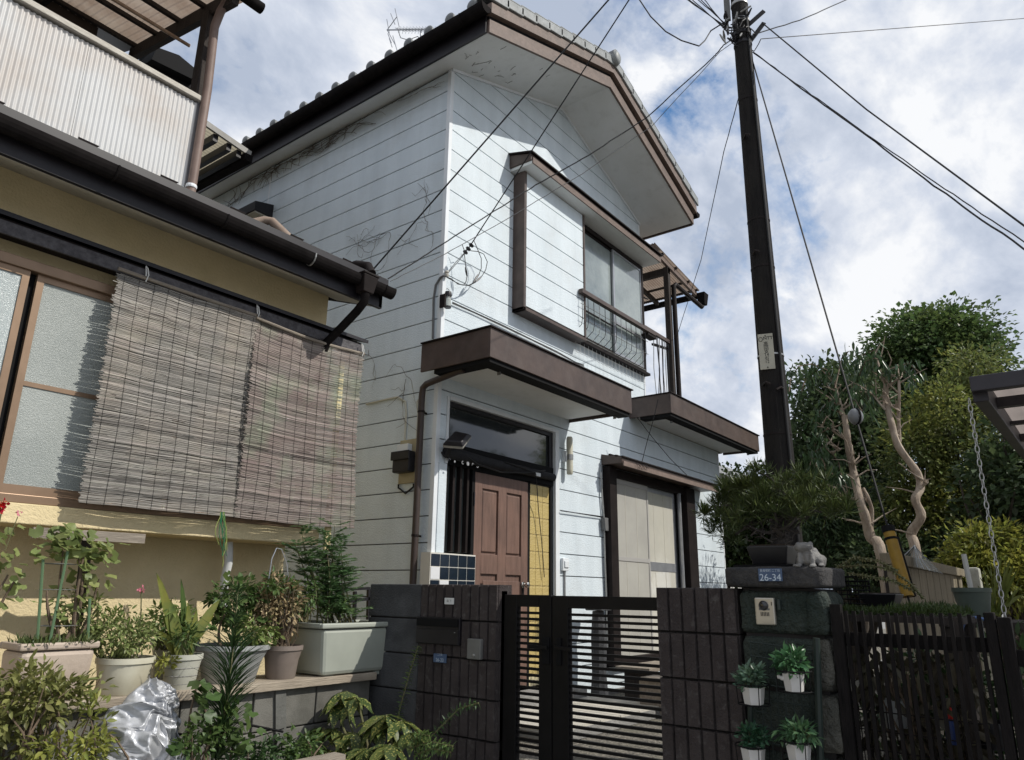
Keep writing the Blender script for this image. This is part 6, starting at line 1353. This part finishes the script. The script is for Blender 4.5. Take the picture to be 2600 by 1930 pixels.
# ================================================================== wire trellis with four little pots
tr_ = thing('wire_trellis', 'thin dark wire trellis leaning on the stone gatepost', 'trellis', (3.23, 1.06, 0))
TX = 3.225; m_gw = M('dark_green_wire', (.02,.03,.026), None, rough=.5)
ya, yb = onX(1900,1625,TX).y, onX(2062,1640,TX).y
for i in range(9): y = ya+(yb-ya)*i/8; MB().tube([(TX,y,.3),(TX+.02,y,1.32-.004*i)], .0022, 4).build('wire', m_gw, tr_)
for i in range(10): z_ = 1.31-.055*i-(.05 if i > 1 else 0); MB().tube([(TX+.018-.001*i,ya,z_),(TX+.018-.001*i,yb,z_-.02)], .0022, 4).build('wire', m_gw, tr_)
MB().tube([onX(2073,1620,TX), onX(2085,1985,TX)], .014, 8).build('post', m_gw, tr_); MB().tube([onX(1905,1790,TX), onX(1908,1990,TX)], .012, 8).build('post', m_gw, tr_)
m_wpot = M('white_hex_pot', (.62,.61,.59), (.55,.54,.52), 6, .45); lm_art = leafmat('glossy_pale_edged_leaf', (.045,.12,.06), (.09,.18,.10), .3, .2, .35)
for i, (px, py, lab, wd, L) in enumerate(((1915,1788,'white pot with dense conical leaves, upper left of the trellis',52,.040), (2018,1755,'white pot with airy leaves, upper right of the trellis',48,.038), (1915,1945,'white pot cut by the bottom edge, lower left of the trellis',54,.026), (2031,1935,'white pot with spreading leaves, lower right of the trellis',54,.040))):
    X_ = 3.135; c = onX(px, py, X_); r_ = wd/1860*3.3/2*1.0; h_ = .064
    t = thing('hanging_pot', lab, 'pot', c, 'little pots on the trellis')
    n = 6; MB().lathe([(r_*.80,0),(r_*.82,.004),(r_*1.0,h_),(r_*.92,h_),(r_*.88,h_-.012)], c, n).build('pot', m_wpot, t)
    for k, zz_ in enumerate((.0, .075)): MB().tube([(c.x+.062*math.cos(a)*(1+.1*k), c.y+.062*math.sin(a)*(1+.1*k), c.z+zz_) for a in np.linspace(0,6.283,22)], .0028, 5).build('ring', m_blackm, t)
    for a in (.6, 2.2, 3.8, 5.4): MB().tube([(c.x+.062*math.cos(a), c.y+.062*math.sin(a), c.z), (c.x+.068*math.cos(a), c.y+.068*math.sin(a), c.z+.075)], .002, 4).build('wire', m_blackm, t)
    rg2 = np.random.default_rng(170+i); ct = np.array(c)+[0,0,h_+.035]; k = (230, 180, 300, 200)[i]; P, D, Nn = crown_pts(rg2, ct, (.045,.055,.042), k, 18, .027, .2)
    leaf_mesh('leaves', P, D+[0,0,(.6,.2,.5,.1)[i]], Nn, rg2.uniform(.6,1.1,k)*L*(1,1.1,1,1.2)[i], L*(.40,.5,.5,.36)[i], leafmat('pot_leaf', *(((.06,.12,.075),(.13,.19,.13)), ((.045,.13,.05),(.09,.19,.08)), ((.03,.085,.045),(.05,.12,.06)), ((.06,.14,.06),(.12,.20,.10)))[i], .35, .2, .35), t, True, droop=.15)
    for q in range(6): MB().tube([tuple(c+V(0,0,h_-.01)), tuple(P[q*7])], .002, 4).build('stem', m_stem, t)
sg_ = MB(); c = onX(1988,1722,3.12); ell(sg_, c, (.010,.014,.009)); ell(sg_, c+V(0,.016,.004), (.008,.009,.008)); ell(sg_, c+V(0,-.018,-.004), (.004,.012,.004))
tag(sg_.build('bird_ornament', m_wpot, smooth=True), 'tiny white bird ornament clipped to the upper right pot', 'ornament')
# ================================================================== picket fence on the right
m_fence = M('black_brown_timber', (.006,.0055,.0055), (.012,.010,.010), 8, .85, .5, 25, st=(6,6,1), spec=.15, c3=(.024,.021,.019), scale3=4, amt3=.4)
fe = thing('picket_fence', 'dark picket fence right of the stone gatepost', 'fence', (3.31, .55, 0))
rg = random.Random(17)
for i in range(16):
    y = .805-.0308*i; t_ = rg.uniform(-.006,.004); zt = 1.440+t_+.008*rg.random()
    MB().box(3.292, 3.306, y-.0065, y+.0065, .30, zt).build('picket', m_fence, fe)
MB().box(3.307, 3.335, .33, .86, 1.312, 1.362).build('rail', m_fence, fe); MB().box(3.307, 3.335, .33, .86, .62, .67).build('rail', m_fence, fe)
MB().box(3.285, 3.345, .294, .328, .0, 1.452).build('post', m_fence, fe, bevel=.004); MB().box(3.285, 3.35, .245, .288, .0, 1.436).build('post', m_fence, fe, bevel=.004)
MB().box(3.30, 3.33, -.6, .244, 1.27, 1.325).build('rail', m_fence, fe)
for i in range(12): MB().box(3.285, 3.299, .175-.06*i, .195-.06*i, .30, 1.40).build('picket', m_fence, fe)
MB().box(3.28, 3.32, .82, .86, 0, 1.47).build('post', m_fence, fe)
# ================================================================== carport corner with chain
m_cp = M('carport_dark_frame', (.022,.020,.024), (.035,.032,.038), 6, .5); 
cp = thing('carport', 'dark framed carport roof corner at the right edge', 'carport', (5, -1, .0))
K = atD(2460,962,3.8); kx, ky, kz = K.x, K.y, K.z; sl_ = .078
zc = lambda x: kz+(x-kx)*sl_
MB().hexa([(kx,ky-4,kz-.06),(kx+.05,ky-4,kz-.06),(kx+.05,ky,kz-.06),(kx,ky,kz-.06)], [(kx,ky-4,kz+.01),(kx+.05,ky-4,kz+.01),(kx+.05,ky,kz+.01),(kx,ky,kz+.01)]).build('front_beam', m_cp, cp, bevel=.004)
MB().hexa([(kx+.051,ky-.06,zc(kx)-.10),(8.5,ky-.06,zc(8.5)-.10),(8.5,ky,zc(8.5)-.10),(kx+.051,ky,zc(kx)-.10)], [(kx+.051,ky-.06,zc(kx)+.01),(8.5,ky-.06,zc(8.5)+.01),(8.5,ky,zc(8.5)+.01),(kx+.051,ky,zc(kx)+.01)]).build('side_beam', m_cp, cp, bevel=.004)
for i in range(9):
    x_ = kx+.55+.95*i; MB().beam((x_,ky-.061,zc(x_)-.05), (x_,ky-4,zc(x_)-.05), .05, .05 if i % 2 == 0 else .02).build('purlin', m_cp, cp)
for j in range(3): y_ = ky-1.15-1.2*j; MB().beam((kx+.06,y_,zc(kx)-.06), (8.5,y_,zc(8.5)-.06), .05, .06).build('rafter', m_cp, cp)
n = 120; Vt = []
for k in range(n+1): y = ky-.03-4*k/n; h_ = .006*math.cos(k*math.pi/2*1.0); Vt += [(kx+.02,y,zc(kx)+.0+h_), (8.5,y,zc(8.5)+h_)]
mesh_np('roof_sheet', Vt, [(2*k, 2*k+1, 2*k+3, 2*k+2) for k in range(n)], M('smoky_polycarbonate', (.40,.345,.315), (.33,.285,.26), 3, .5, trans=.5), cp, smooth=True)
for x_ in (4.6, 8.2):
    MB().box(x_, x_+.10, ky-3.9, ky-3.8, 0, zc(x_)-.1).build('post', m_cp, cp)
ch = thing('rain_chain', 'pale steel rain chain hanging from the carport corner', 'chain', (kx+.03, ky+.015, 1.0))
cm = MB().tube([(math.cos(a)*.0085, 0, math.sin(a)*.019) for a in np.linspace(0,6.283,13)], .0021, 6).mesh('link', M('zinc_chain', (.48,.48,.47), (.38,.38,.37), 12, .4, metal=.5), smooth=True)
for i in range(46): inst('link', cm, (kx+.03, ky+.015, kz-.10-.031*i), ch, rot=(0, 0, (i % 2)*math.pi/2+.5))
# ================================================================== garden behind the fence
m_panel = M('tan_panel', (.23,.195,.135), (.165,.14,.095), 5, .85, .3, 30, st=(5,5,1), c3=(.16,.14,.10), scale3=2, amt3=.5)
gwl = thing('panel_wall', 'tan panel wall with coping behind the picket fence', 'wall', (6.6, 1.0, .3))
for i in range(21): MB().box(5.32+.155*i, 5.47+.155*i, .985+.002*(i % 2), 1.02, .3, 1.70).build('panel', m_panel, gwl)
MB().box(5.30, 8.6, .955, 1.05, 1.701, 1.775).build('coping', m_panel, gwl, bevel=.006); MB().box(5.32, 8.58, 1.021, 1.04, .3, 1.70).build('backing', m_woodd, gwl)
tag(MB().box(8.25, 8.40, .80, .90, .3, 1.78).build('pale_post', M('pale_bark', (.42,.42,.36), (.3,.3,.26), 8, .8, .5, 20), bevel=.02), 'pale peeling post at the end of the panel wall', 'post')
# mossy shelf with bits and pieces
shf = thing('garden_shelf', 'dark timber shelf with moss just behind the fence', 'shelf', (3.72, .75, .3))
MB().box(3.50, 3.95, .42, .93, 1.40, 1.425).build('board', m_woodd, shf)
for x_, y_ in ((3.52,.45), (3.92,.45), (3.52,.90), (3.92,.90)): MB().box(x_-.02, x_+.02, y_-.02, y_+.02, .42, 1.40).build('leg', m_woodd, shf)
rg = np.random.default_rng(180); n = 5200; P = np.stack([rg.uniform(3.49,3.95,n), rg.uniform(.43,.93,n), np.full(n,1.425)], 1)
hgt_ = .035+.022*np.sin(P[:,1]*14)+.015*np.sin(P[:,0]*22); P[:,2] += hgt_*rg.random(n)*.6
tag(leaf_mesh('moss', P, rg.normal(0,.45,(n,3))+[0,0,1], rg.normal(size=(n,3)), rg.uniform(.015,.04,n), .004, leafmat('moss_blade', (.055,.085,.02), (.035,.06,.015), .35, .3), None), 'moss mat growing on the garden shelf', 'moss', kind='stuff')
a = onX(2240,1510,3.85); tray = pot_ = thing('black_tray', 'black plastic tray on the mossy shelf', 'tray', (3.85, a.y, 1.45))
MB().hexa([(3.78,a.y-.05,1.452),(3.92,a.y-.05,1.452),(3.92,a.y+.06,1.452),(3.78,a.y+.06,1.452)], [(3.75,a.y-.075,1.515),(3.95,a.y-.075,1.515),(3.95,a.y+.085,1.515),(3.75,a.y+.085,1.515)]).build('tray', m_bpot, tray, bevel=.004); MB().box(3.76, 3.94, a.y-.066, a.y+.076, 1.5155, 1.52).build('soil', m_earth, tray)
wb = thing('wire_basket', 'black wire basket beside the tray', 'basket', (3.80, onX(2165,1500,3.80).y, 1.46)); c = ORG[wb.name]
for k in range(7): MB().tube([(c.x+.06*math.cos(a_), c.y+.075*math.sin(a_), 1.47+.02*k) for a_ in np.linspace(0,6.283,20)], .003, 4).build('ring', m_blackm, wb)
for k in range(12): a_ = k*.5236; MB().tube([(c.x+.06*math.cos(a_), c.y+.075*math.sin(a_), 1.465), (c.x+.06*math.cos(a_), c.y+.075*math.sin(a_), 1.595)], .0025, 4).build('wire', m_blackm, wb)
rg = np.random.default_rng(181)
for i, (pts) in enumerate(([(2130,1440),(2200,1435),(2260,1445),(2310,1480),(2345,1520)], [(2150,1455),(2210,1465),(2270,1475),(2320,1500)], [(2120,1445),(2170,1415),(2230,1425),(2280,1450)])):
    spray('cotoneaster_twig', ('longest cotoneaster twig arching over the moss shelf', 'lower cotoneaster twig over the moss shelf', 'upper cotoneaster twig beside the frog')[i], [onX(*p, 3.75) for p in pts], 110, .017, .009, leafmat('tiny_pale_leaf', (.12,.13,.05), (.18,.17,.08), .35), 190+i)
# clutter below: wilted leaves, pots, a red-and-blue bottle, a mesh
rg = np.random.default_rng(200); n = 620
t = thing('wilted_plant', 'large drooping wilted leaves behind the pickets', 'plant', (3.62, .62, .42))
P = np.stack([rg.uniform(3.45,3.8,n), rg.uniform(.40,.86,n), rg.uniform(.55,1.30,n)], 1)
leaf_mesh('leaves', P, rg.normal(0,.6,(n,3))+[0,0,-1], rg.normal(size=(n,3))+[-.6,0,0], rg.uniform(.06,.13,n), .035, leafmat('wilted_leaf', (.055,.050,.03), (.10,.085,.055), .4, .2, .6), t, True, fold=.25, droop=.25)
for i in range(14): MB().tube([(rg.uniform(3.5,3.75), rg.uniform(.42,.84), .42), (rg.uniform(3.5,3.75), rg.uniform(.42,.84), 1.2)], .005, 5).build('stem', m_twig, t)
t = thing('shade_plant', 'dark leafy plant behind the fence posts', 'plant', (3.75, .25, .42))
P, D, Nn = crown_pts(rg, (4.05,.45,.85), (.22,.55,.50), 3200, 90, .11, .2); leaf_mesh('leaves', P, D, Nn, rg.uniform(.04,.08,3200), .026, lm_dark, t, True)
MB().tube([(3.75,.25,.42),(3.78,.24,.9)], .01, 6).build('stem', m_twig, t)
b = thing('bottle', 'blue bottle with red cap behind the pickets', 'bottle', onX(2420,1890,3.5)); c = ORG[b.name]
MB().lathe([(.020,0),(.022,.006),(.022,.07),(.012,.085),(.012,.09)], c, 14).build('body', M('blue_plastic', (.02,.04,.14), None, rough=.3), b, smooth=True); MB().lathe([(.016,.091),(.017,.10),(.016,.13),(.01,.132)], c, 14).build('cap', M('red_plastic', (.45,.02,.015), None, rough=.35), b, smooth=True)
for i, (px, py, X_, r_, h_, mt_, lab) in enumerate(((2478,1575,4.3,.085,.15,M('sage_pot', (.07,.09,.072), (.05,.065,.055), 6, .6),'sage green pot with pale stake below the yellow bush'), (2450,1860,3.7,.07,.12,m_brownp,'brown pot low behind the fence rails'), (2280,1850,3.6,.06,.11,m_greyp,'grey pot hidden low behind the pickets'), (2520,1900,3.75,.08,.10,m_bpot,'black pot at the foot of the fence post'))):
    c = onX(px, py, X_); t = thing('garden_pot', lab, 'pot', c, 'pots behind the fence'); MB().lathe([(r_*.7,0),(r_*.95,h_-.02),(r_,h_-.02),(r_,h_),(r_*.9,h_),(r_*.88,h_-.02)], c, 18).build('pot', mt_, t, smooth=True)
    if i == 0: MB().tube([c+V(0,0,h_-.02), c+V(.01,.01,h_+.16)], .012, 8).build('stake', M('white_stake', (.40,.40,.37), None, rough=.6), t)
tb2 = thing('shelf_table', 'low dark table under the sage green pot', 'table', (4.35, .38, .42)); pz = onX(2478,1575,4.3).z
MB().box(4.15, 4.75, .10, .60, pz-.03, pz-.002).build('top', m_woodd, tb2)
for x_, y_ in ((4.18,.13),(4.72,.13),(4.18,.57),(4.72,.57)): MB().box(x_-.02, x_+.02, y_-.02, y_+.02, .42, pz-.031).build('leg', m_woodd, tb2)
mt2 = thing('wire_mesh', 'rusty wire mesh leaning behind the pickets', 'mesh', (3.40, .55, .42))
for i in range(9): MB().tube([(3.40,.40+.05*i,.42),(3.36,.41+.05*i,1.10+.02*math.sin(i*2))], .0025, 4).build('wire', m_brownd, mt2)
for i in range(9): MB().tube([(3.398-.004*i,.38,.50+.07*i),(3.398-.004*i,.84,.51+.07*i)], .0025, 4).build('wire', m_brownd, mt2)
bn = thing('blue_ring_net', 'small blue hoop net behind the fence', 'net', onX(2470,1610,3.9)); c = onX(2485,1610,3.9)
MB().tube([c+V(0, math.cos(a_)*.06, math.sin(a_)*.07) for a_ in np.linspace(0,6.283,20)], .006, 6).build('hoop', M('blue_tube', (.10,.16,.34), None, rough=.4), bn, smooth=True)
for k in range(7): MB().tube([c+V(0,-.055+.018*k,-.06), c+V(.01,-.055+.018*k,.06)], .0015, 4).build('wire', m_steel, bn)
# ================================================================== trees
m_bark = M('pale_bark_tree', (.40,.33,.26), (.28,.22,.165), 9, .85, .4, 25, st=(4,4,1), c3=(.14,.10,.07), scale3=4, amt3=.5)
m_bark2 = M('dark_bark', (.07,.055,.042), (.045,.036,.028), 9, .9, .6, 25, st=(4,4,1))
lt_ivy = leafmat('ivy_leaf', (.060,.105,.036), (.095,.14,.05), .35, .42, c3=(.12,.16,.04), scale3=.9, amt3=.5)
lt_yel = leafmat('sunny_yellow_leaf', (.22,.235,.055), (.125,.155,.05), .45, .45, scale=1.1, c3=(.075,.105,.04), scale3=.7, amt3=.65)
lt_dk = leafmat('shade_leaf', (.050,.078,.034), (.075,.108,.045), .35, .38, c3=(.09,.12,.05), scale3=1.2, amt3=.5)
lt_con = leafmat('soft_conifer', (.042,.075,.032), (.065,.10,.04), .3, .25)
def tree(name, label, blobs, n, L, mat, seed, D, trunk=None, base_z=.3, cr=None, ratio=.5, group='trees behind the garden'):
    rg = np.random.default_rng(seed); b0 = blobs[0]; c0 = atD(b0[0], b0[1], D+b0[4] if len(b0) > 4 else D)
    t = thing(name, label, 'tree', (c0.x, c0.y, base_z), group)
    Ps, Ds, Ns = [], [], []; tot = sum(b[2]*b[3] for b in blobs)
    for b in blobs:
        dd = D+(b[4] if len(b) > 4 else 0); c = atD(b[0], b[1], dd); s = (c-CAM).dot(_f)/FPX; rx, rz_ = b[2]*s, b[3]*s
        k = int(n*b[2]*b[3]/tot); cl_ = max(8, int(k/55)); P, D_2, Nn = crown_pts(rg, c, (rx, rx*.85, rz_), k, cl_, cr or rx*.26, .5)
        Ps.append(P); Ds.append(D_2); Ns.append(Nn)
        pts = curve((c0.x, c0.y, base_z), c, rg, .06, 7); MB().tube(pts, [.10*rx**.5*(1-.12*i)+.01 for i in range(7)], 7).build('trunk' if b is b0 else 'limb', m_bark2, t, smooth=True); lb_ = col.objects[-1]
        for q in range(5): MB().tube(curve(pts[4], P[rg.integers(0, k)], rg, .12, 5), [.03,.025,.02,.014,.008], 5).build('branch', m_bark2, lb_)
    P = np.concatenate(Ps); k = len(P); ls = rg.uniform(.35, 1.3, k)*L
    leaf_mesh('crown', P, np.concatenate(Ds), np.concatenate(Ns), ls, ls*ratio, mat, t, droop=.1); return t
tree('ivy_tree', 'tall round ivy-covered tree top behind the bare trunks', [(2330,905,110,105), (2410,880,110,90,.3), (2300,1000,80,90,-.2), (2470,930,75,80,.4), (2380,1010,110,80), (2260,930,50,60,-.2)], 38000, .10, lt_ivy, 301, 16, cr=.50, ratio=.8)
tree('ivy_tree', 'dark leafy mass directly right of the utility pole', [(2120,1150,105,150), (2090,1020,70,75,.3), (2170,1010,80,80,.2), (2060,1230,70,120,-.3), (2200,1180,80,150,.3), (2140,1330,110,110)], 28000, .10, lt_dk, 302, 13.5, cr=.42, ratio=.75)
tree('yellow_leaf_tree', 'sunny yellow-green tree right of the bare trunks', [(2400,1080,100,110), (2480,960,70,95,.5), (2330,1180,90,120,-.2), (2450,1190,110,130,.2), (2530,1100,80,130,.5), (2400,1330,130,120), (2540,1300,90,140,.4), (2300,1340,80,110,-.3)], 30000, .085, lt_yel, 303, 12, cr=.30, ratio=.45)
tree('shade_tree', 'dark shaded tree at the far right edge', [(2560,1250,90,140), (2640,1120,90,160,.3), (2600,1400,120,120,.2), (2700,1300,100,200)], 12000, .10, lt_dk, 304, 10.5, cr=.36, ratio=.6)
tree('conifer_shrub', 'soft dark conifer behind the bonsai pine', [(2110,1330,75,75), (2170,1290,60,60,.2), (2060,1290,60,70,-.2), (2150,1400,100,70), (2230,1380,60,80,.3)], 15000, .095, lt_con, 305, 11.8, cr=.28, ratio=.22, group='shrubs behind the garden')
tree('hedge_shrub', 'dark broad-leaved shrub between house corner and gatepost', [(1880,1340,60,80), (1920,1270,70,60,.3), (1850,1390,50,60,-.2), (1960,1340,70,80,.3), (1900,1430,80,60), (1870,1240,40,40,.5)], 11000, .10, leafmat('hedge_leaf', (.060,.085,.022), (.035,.060,.02), .35, .3, scale=1.6), 306, 14.0, cr=.3, ratio=.6, group='shrubs behind the garden')
tree('hedge_shrub', 'low dark shrubs filling the garden behind the panel wall', [(2300,1440,90,60), (2200,1440,90,60), (2400,1420,90,60,.3), (2500,1430,100,70,.3), (2600,1460,100,70)], 11000, .09, lt_dk, 307, 11.2, cr=.30, ratio=.55, group='shrubs behind the garden')
# sunlit bush right, behind the chain
tree('sunny_bush', 'bright yellow-green bush behind the hanging chain', [(2480,1420,65,60), (2540,1400,60,60,.2), (2440,1450,50,45,-.1), (2580,1460,60,60), (2520,1480,80,45), (2475,1370,22,35)], 9000, .085, leafmat('bright_leaf', (.30,.29,.055), (.20,.23,.05), .4, .45), 308, 9.6, cr=.20, ratio=.4, group='shrubs behind the garden')
straps('agapanthus', 'fan of long strap leaves below the sunny bush', atD(2540,1560,5.2), [atD(2540+40*math.cos(a)*1.6, 1560-150*math.sin(a), 5.2+.2*math.cos(a*3)) for a in np.linspace(.35, 2.8, 16)], leafmat('strap_green', (.12,.16,.035), (.17,.19,.045), 0, .4), .028, 309, arch=.08)
# two bare pruned trunks with drooping sprays
k9 = lambda x, y, D: atD(1900+x/2.36, 740+y/2.36, D)
def bare(name, label, paths, D, base, leaves, seed):
    rg = np.random.default_rng(seed); t = thing(name, label, 'tree', base, 'pruned trees in the garden')
    for i, (pts, r0, r1) in enumerate(paths):
        P = [k9(x, y, D+.06*math.sin(j*1.7+i)) for j, (x, y) in enumerate(pts)]
        if i == 0: P = [Vector(base)]+P
        # smooth the bends
        Q = []
        for j in range(len(P)-1):
            p0, p1, p2, p3 = P[max(j-1,0)], P[j], P[j+1], P[min(j+2,len(P)-1)]
            for s in range(5):
                f = s/5; Q.append(.5*((2*p1)+(p2-p0)*f+(2*p0-5*p1+4*p2-p3)*f*f+(3*p1-p0-3*p2+p3)*f**3))
        Q.append(P[-1]); MB().tube(Q, [.62*(r0+(r1-r0)*j/(len(Q)-1))*(1+.06*math.sin(j*1.3)) for j in range(len(Q))], 9).build('trunk' if i == 0 else 'limb', m_bark, t, smooth=True)
    for i, (pts, r0, r1) in enumerate(paths):      # pruning stubs and fine shoots
        for q in range(7):
            j = rg.integers(0, len(pts)-1); f = rg.random(); x_ = pts[j][0]*(1-f)+pts[j+1][0]*f; y_ = pts[j][1]*(1-f)+pts[j+1][1]*f
            if i == 0 and y_ > 1150 and q > 1: continue
            a = k9(x_, y_, D); d = V(rg.normal(0,.8), rg.normal(0,.8), rg.uniform(.1,1)).normalized()*rg.uniform(.08,.34)
            MB().tube([a, a+d*.5+Vector(rg.normal(0,.015,3)), a+d], [.010,.006,.002], 5).build('shoot', m_bark, t)
    P2 = []; D2 = []
    for (pts, k) in leaves:
        P = [k9(x, y, D+rg.normal(0,.12)) for x, y in pts]; MB().tube(P, .006, 5).build('twig', m_twig, t)
        for q in range(int(k*1.9)):
            f = rg.random()*(len(P)-1); j = min(int(f), len(P)-2); p = P[j].lerp(P[j+1], f-j)+Vector(rg.normal(0,.05,3)); P2.append(tuple(p)); D2.append((rg.normal(0,.4), rg.normal(0,.4), -1))
    P2 = np.array(P2); k = len(P2)
    leaf_mesh('leaves', P2, D2, rg.normal(size=(k,3))+[-.4,-.5,.1], rg.uniform(.08,.15,k), .032, leafmat('drooping_leaf', (.035,.07,.028), (.06,.10,.04), .3, .3, .3), t, True, droop=.1); return t
bare('pruned_tree', 'crooked bare pruned trunk, right of the ball insulator',
     [([(1010,1600),(975,1460),(1035,1350),(1000,1250),(1030,1180),(1010,1085),(900,930),(860,800),(825,650),(822,600)], .075, .045), ([(905,900),(900,760),(905,600),(893,440)], .034, .016), ([(825,640),(835,560),(832,450)], .022, .010), ([(825,600),(790,480),(755,345)], .026, .010), ([(820,710),(770,650),(730,600)], .018, .008), ([(905,720),(870,680),(850,690)], .016, .008), ([(1030,1185),(1060,1150),(1070,1130)], .018, .010)], 8.0, V(*atD(1900+1010/2.36, 1430, 8.0).xy, .4),
     [([(760,350),(690,380),(640,480),(620,580)], 26), ([(800,420),(760,400),(700,420),(650,540)], 24), ([(830,470),(900,450),(960,500),(1000,540)], 24), ([(895,450),(960,430),(1030,490)], 14), ([(700,560),(720,640),(740,720)], 20), ([(640,560),(650,640),(690,700)], 18)], 311)
bare('pruned_tree', 'split bare pruned trunk, left of the ball insulator',
     [([(800,1600),(735,1480),(700,1350),(668,1250),(640,1130),(605,960),(590,850),(575,745)], .085, .045), ([(735,1420),(740,1320),(720,1240),(690,1180)], .035, .020), ([(640,1100),(625,1000),(618,920)], .028, .018), ([(575,760),(550,660),(520,555)], .026, .010), ([(560,740),(555,690),(575,680)], .03, .02), ([(655,1250),(590,1230),(510,1215),(480,1140),(470,1075)], .022, .010), ([(600,900),(540,860),(480,820),(415,810)], .018, .007), ([(560,940),(500,970),(455,920)], .014, .006)], 7.8, V(*atD(1900+810/2.36, 1430, 7.8).xy, .4),
     [([(520,560),(470,470),(380,435),(300,450),(255,520),(245,600)], 26), ([(520,560),(430,460),(340,530),(320,600)], 18), ([(540,640),(480,660),(430,720),(400,790)], 30), ([(480,820),(420,860),(390,960),(410,1050)], 34), ([(500,970),(540,1020),(560,1100)], 26), ([(450,930),(400,960),(370,1040)], 22), ([(560,690),(640,650),(680,720)], 20), ([(440,1000),(470,1060),(520,1110)], 18), ([(520,580),(560,400),(600,360)], 16)], 312)
# net over the wall
nb = thing('garden_net', 'pale garden net tented over the plants behind the panel wall', 'net', atD(2330,1440,6.0))
pk = atD(2322,1385,6.0); 
for i in range(9): b = atD(2265+16*i, 1425+4*i, 6.0+.3*math.sin(i)); MB().tube([pk, pk.lerp(b,.5)+V(0,0,-.02), b], .003, 4).build('strand', m_alum, nb)
Vt = [tuple(pk)]+[tuple(atD(2265+16*i, 1425+4*i, 6.0+.3*math.sin(i))) for i in range(9)]
mesh_np('sheet', Vt, [(0, i, i+1) for i in range(1, 9)], M('net_mesh', (.30,.33,.32), None, rough=.6, alpha=.35), nb)
# far house roof seen past the corner
fh = thing('far_house', 'distant grey-roofed house past the right corner', 'house', (17, 7.5, .3))
a, b = onY(1795,1195,7.0), onY(1935,1178,7.0)
MB().box(13.2, 22, 7.2, 11, .3, 4.2).build('wall', M('far_wall', (.45,.44,.42), (.38,.37,.35), 2, .9), fh)
MB().hexa([(12.8,6.6,4.3),(22.5,6.6,4.3),(22.5,11,5.4),(12.8,11,5.4)], [(12.8,6.6,4.5),(22.5,6.6,4.5),(22.5,11,5.6),(12.8,11,5.6)]).build('roof', M('far_roof', (.34,.35,.36), (.27,.28,.29), 3, .6), fh)
for i in range(4): w2_ = MB().box(14+2*i, 15.1+2*i, 7.17, 7.199, 2.4, 3.5).build('window', m_glassd, fh)
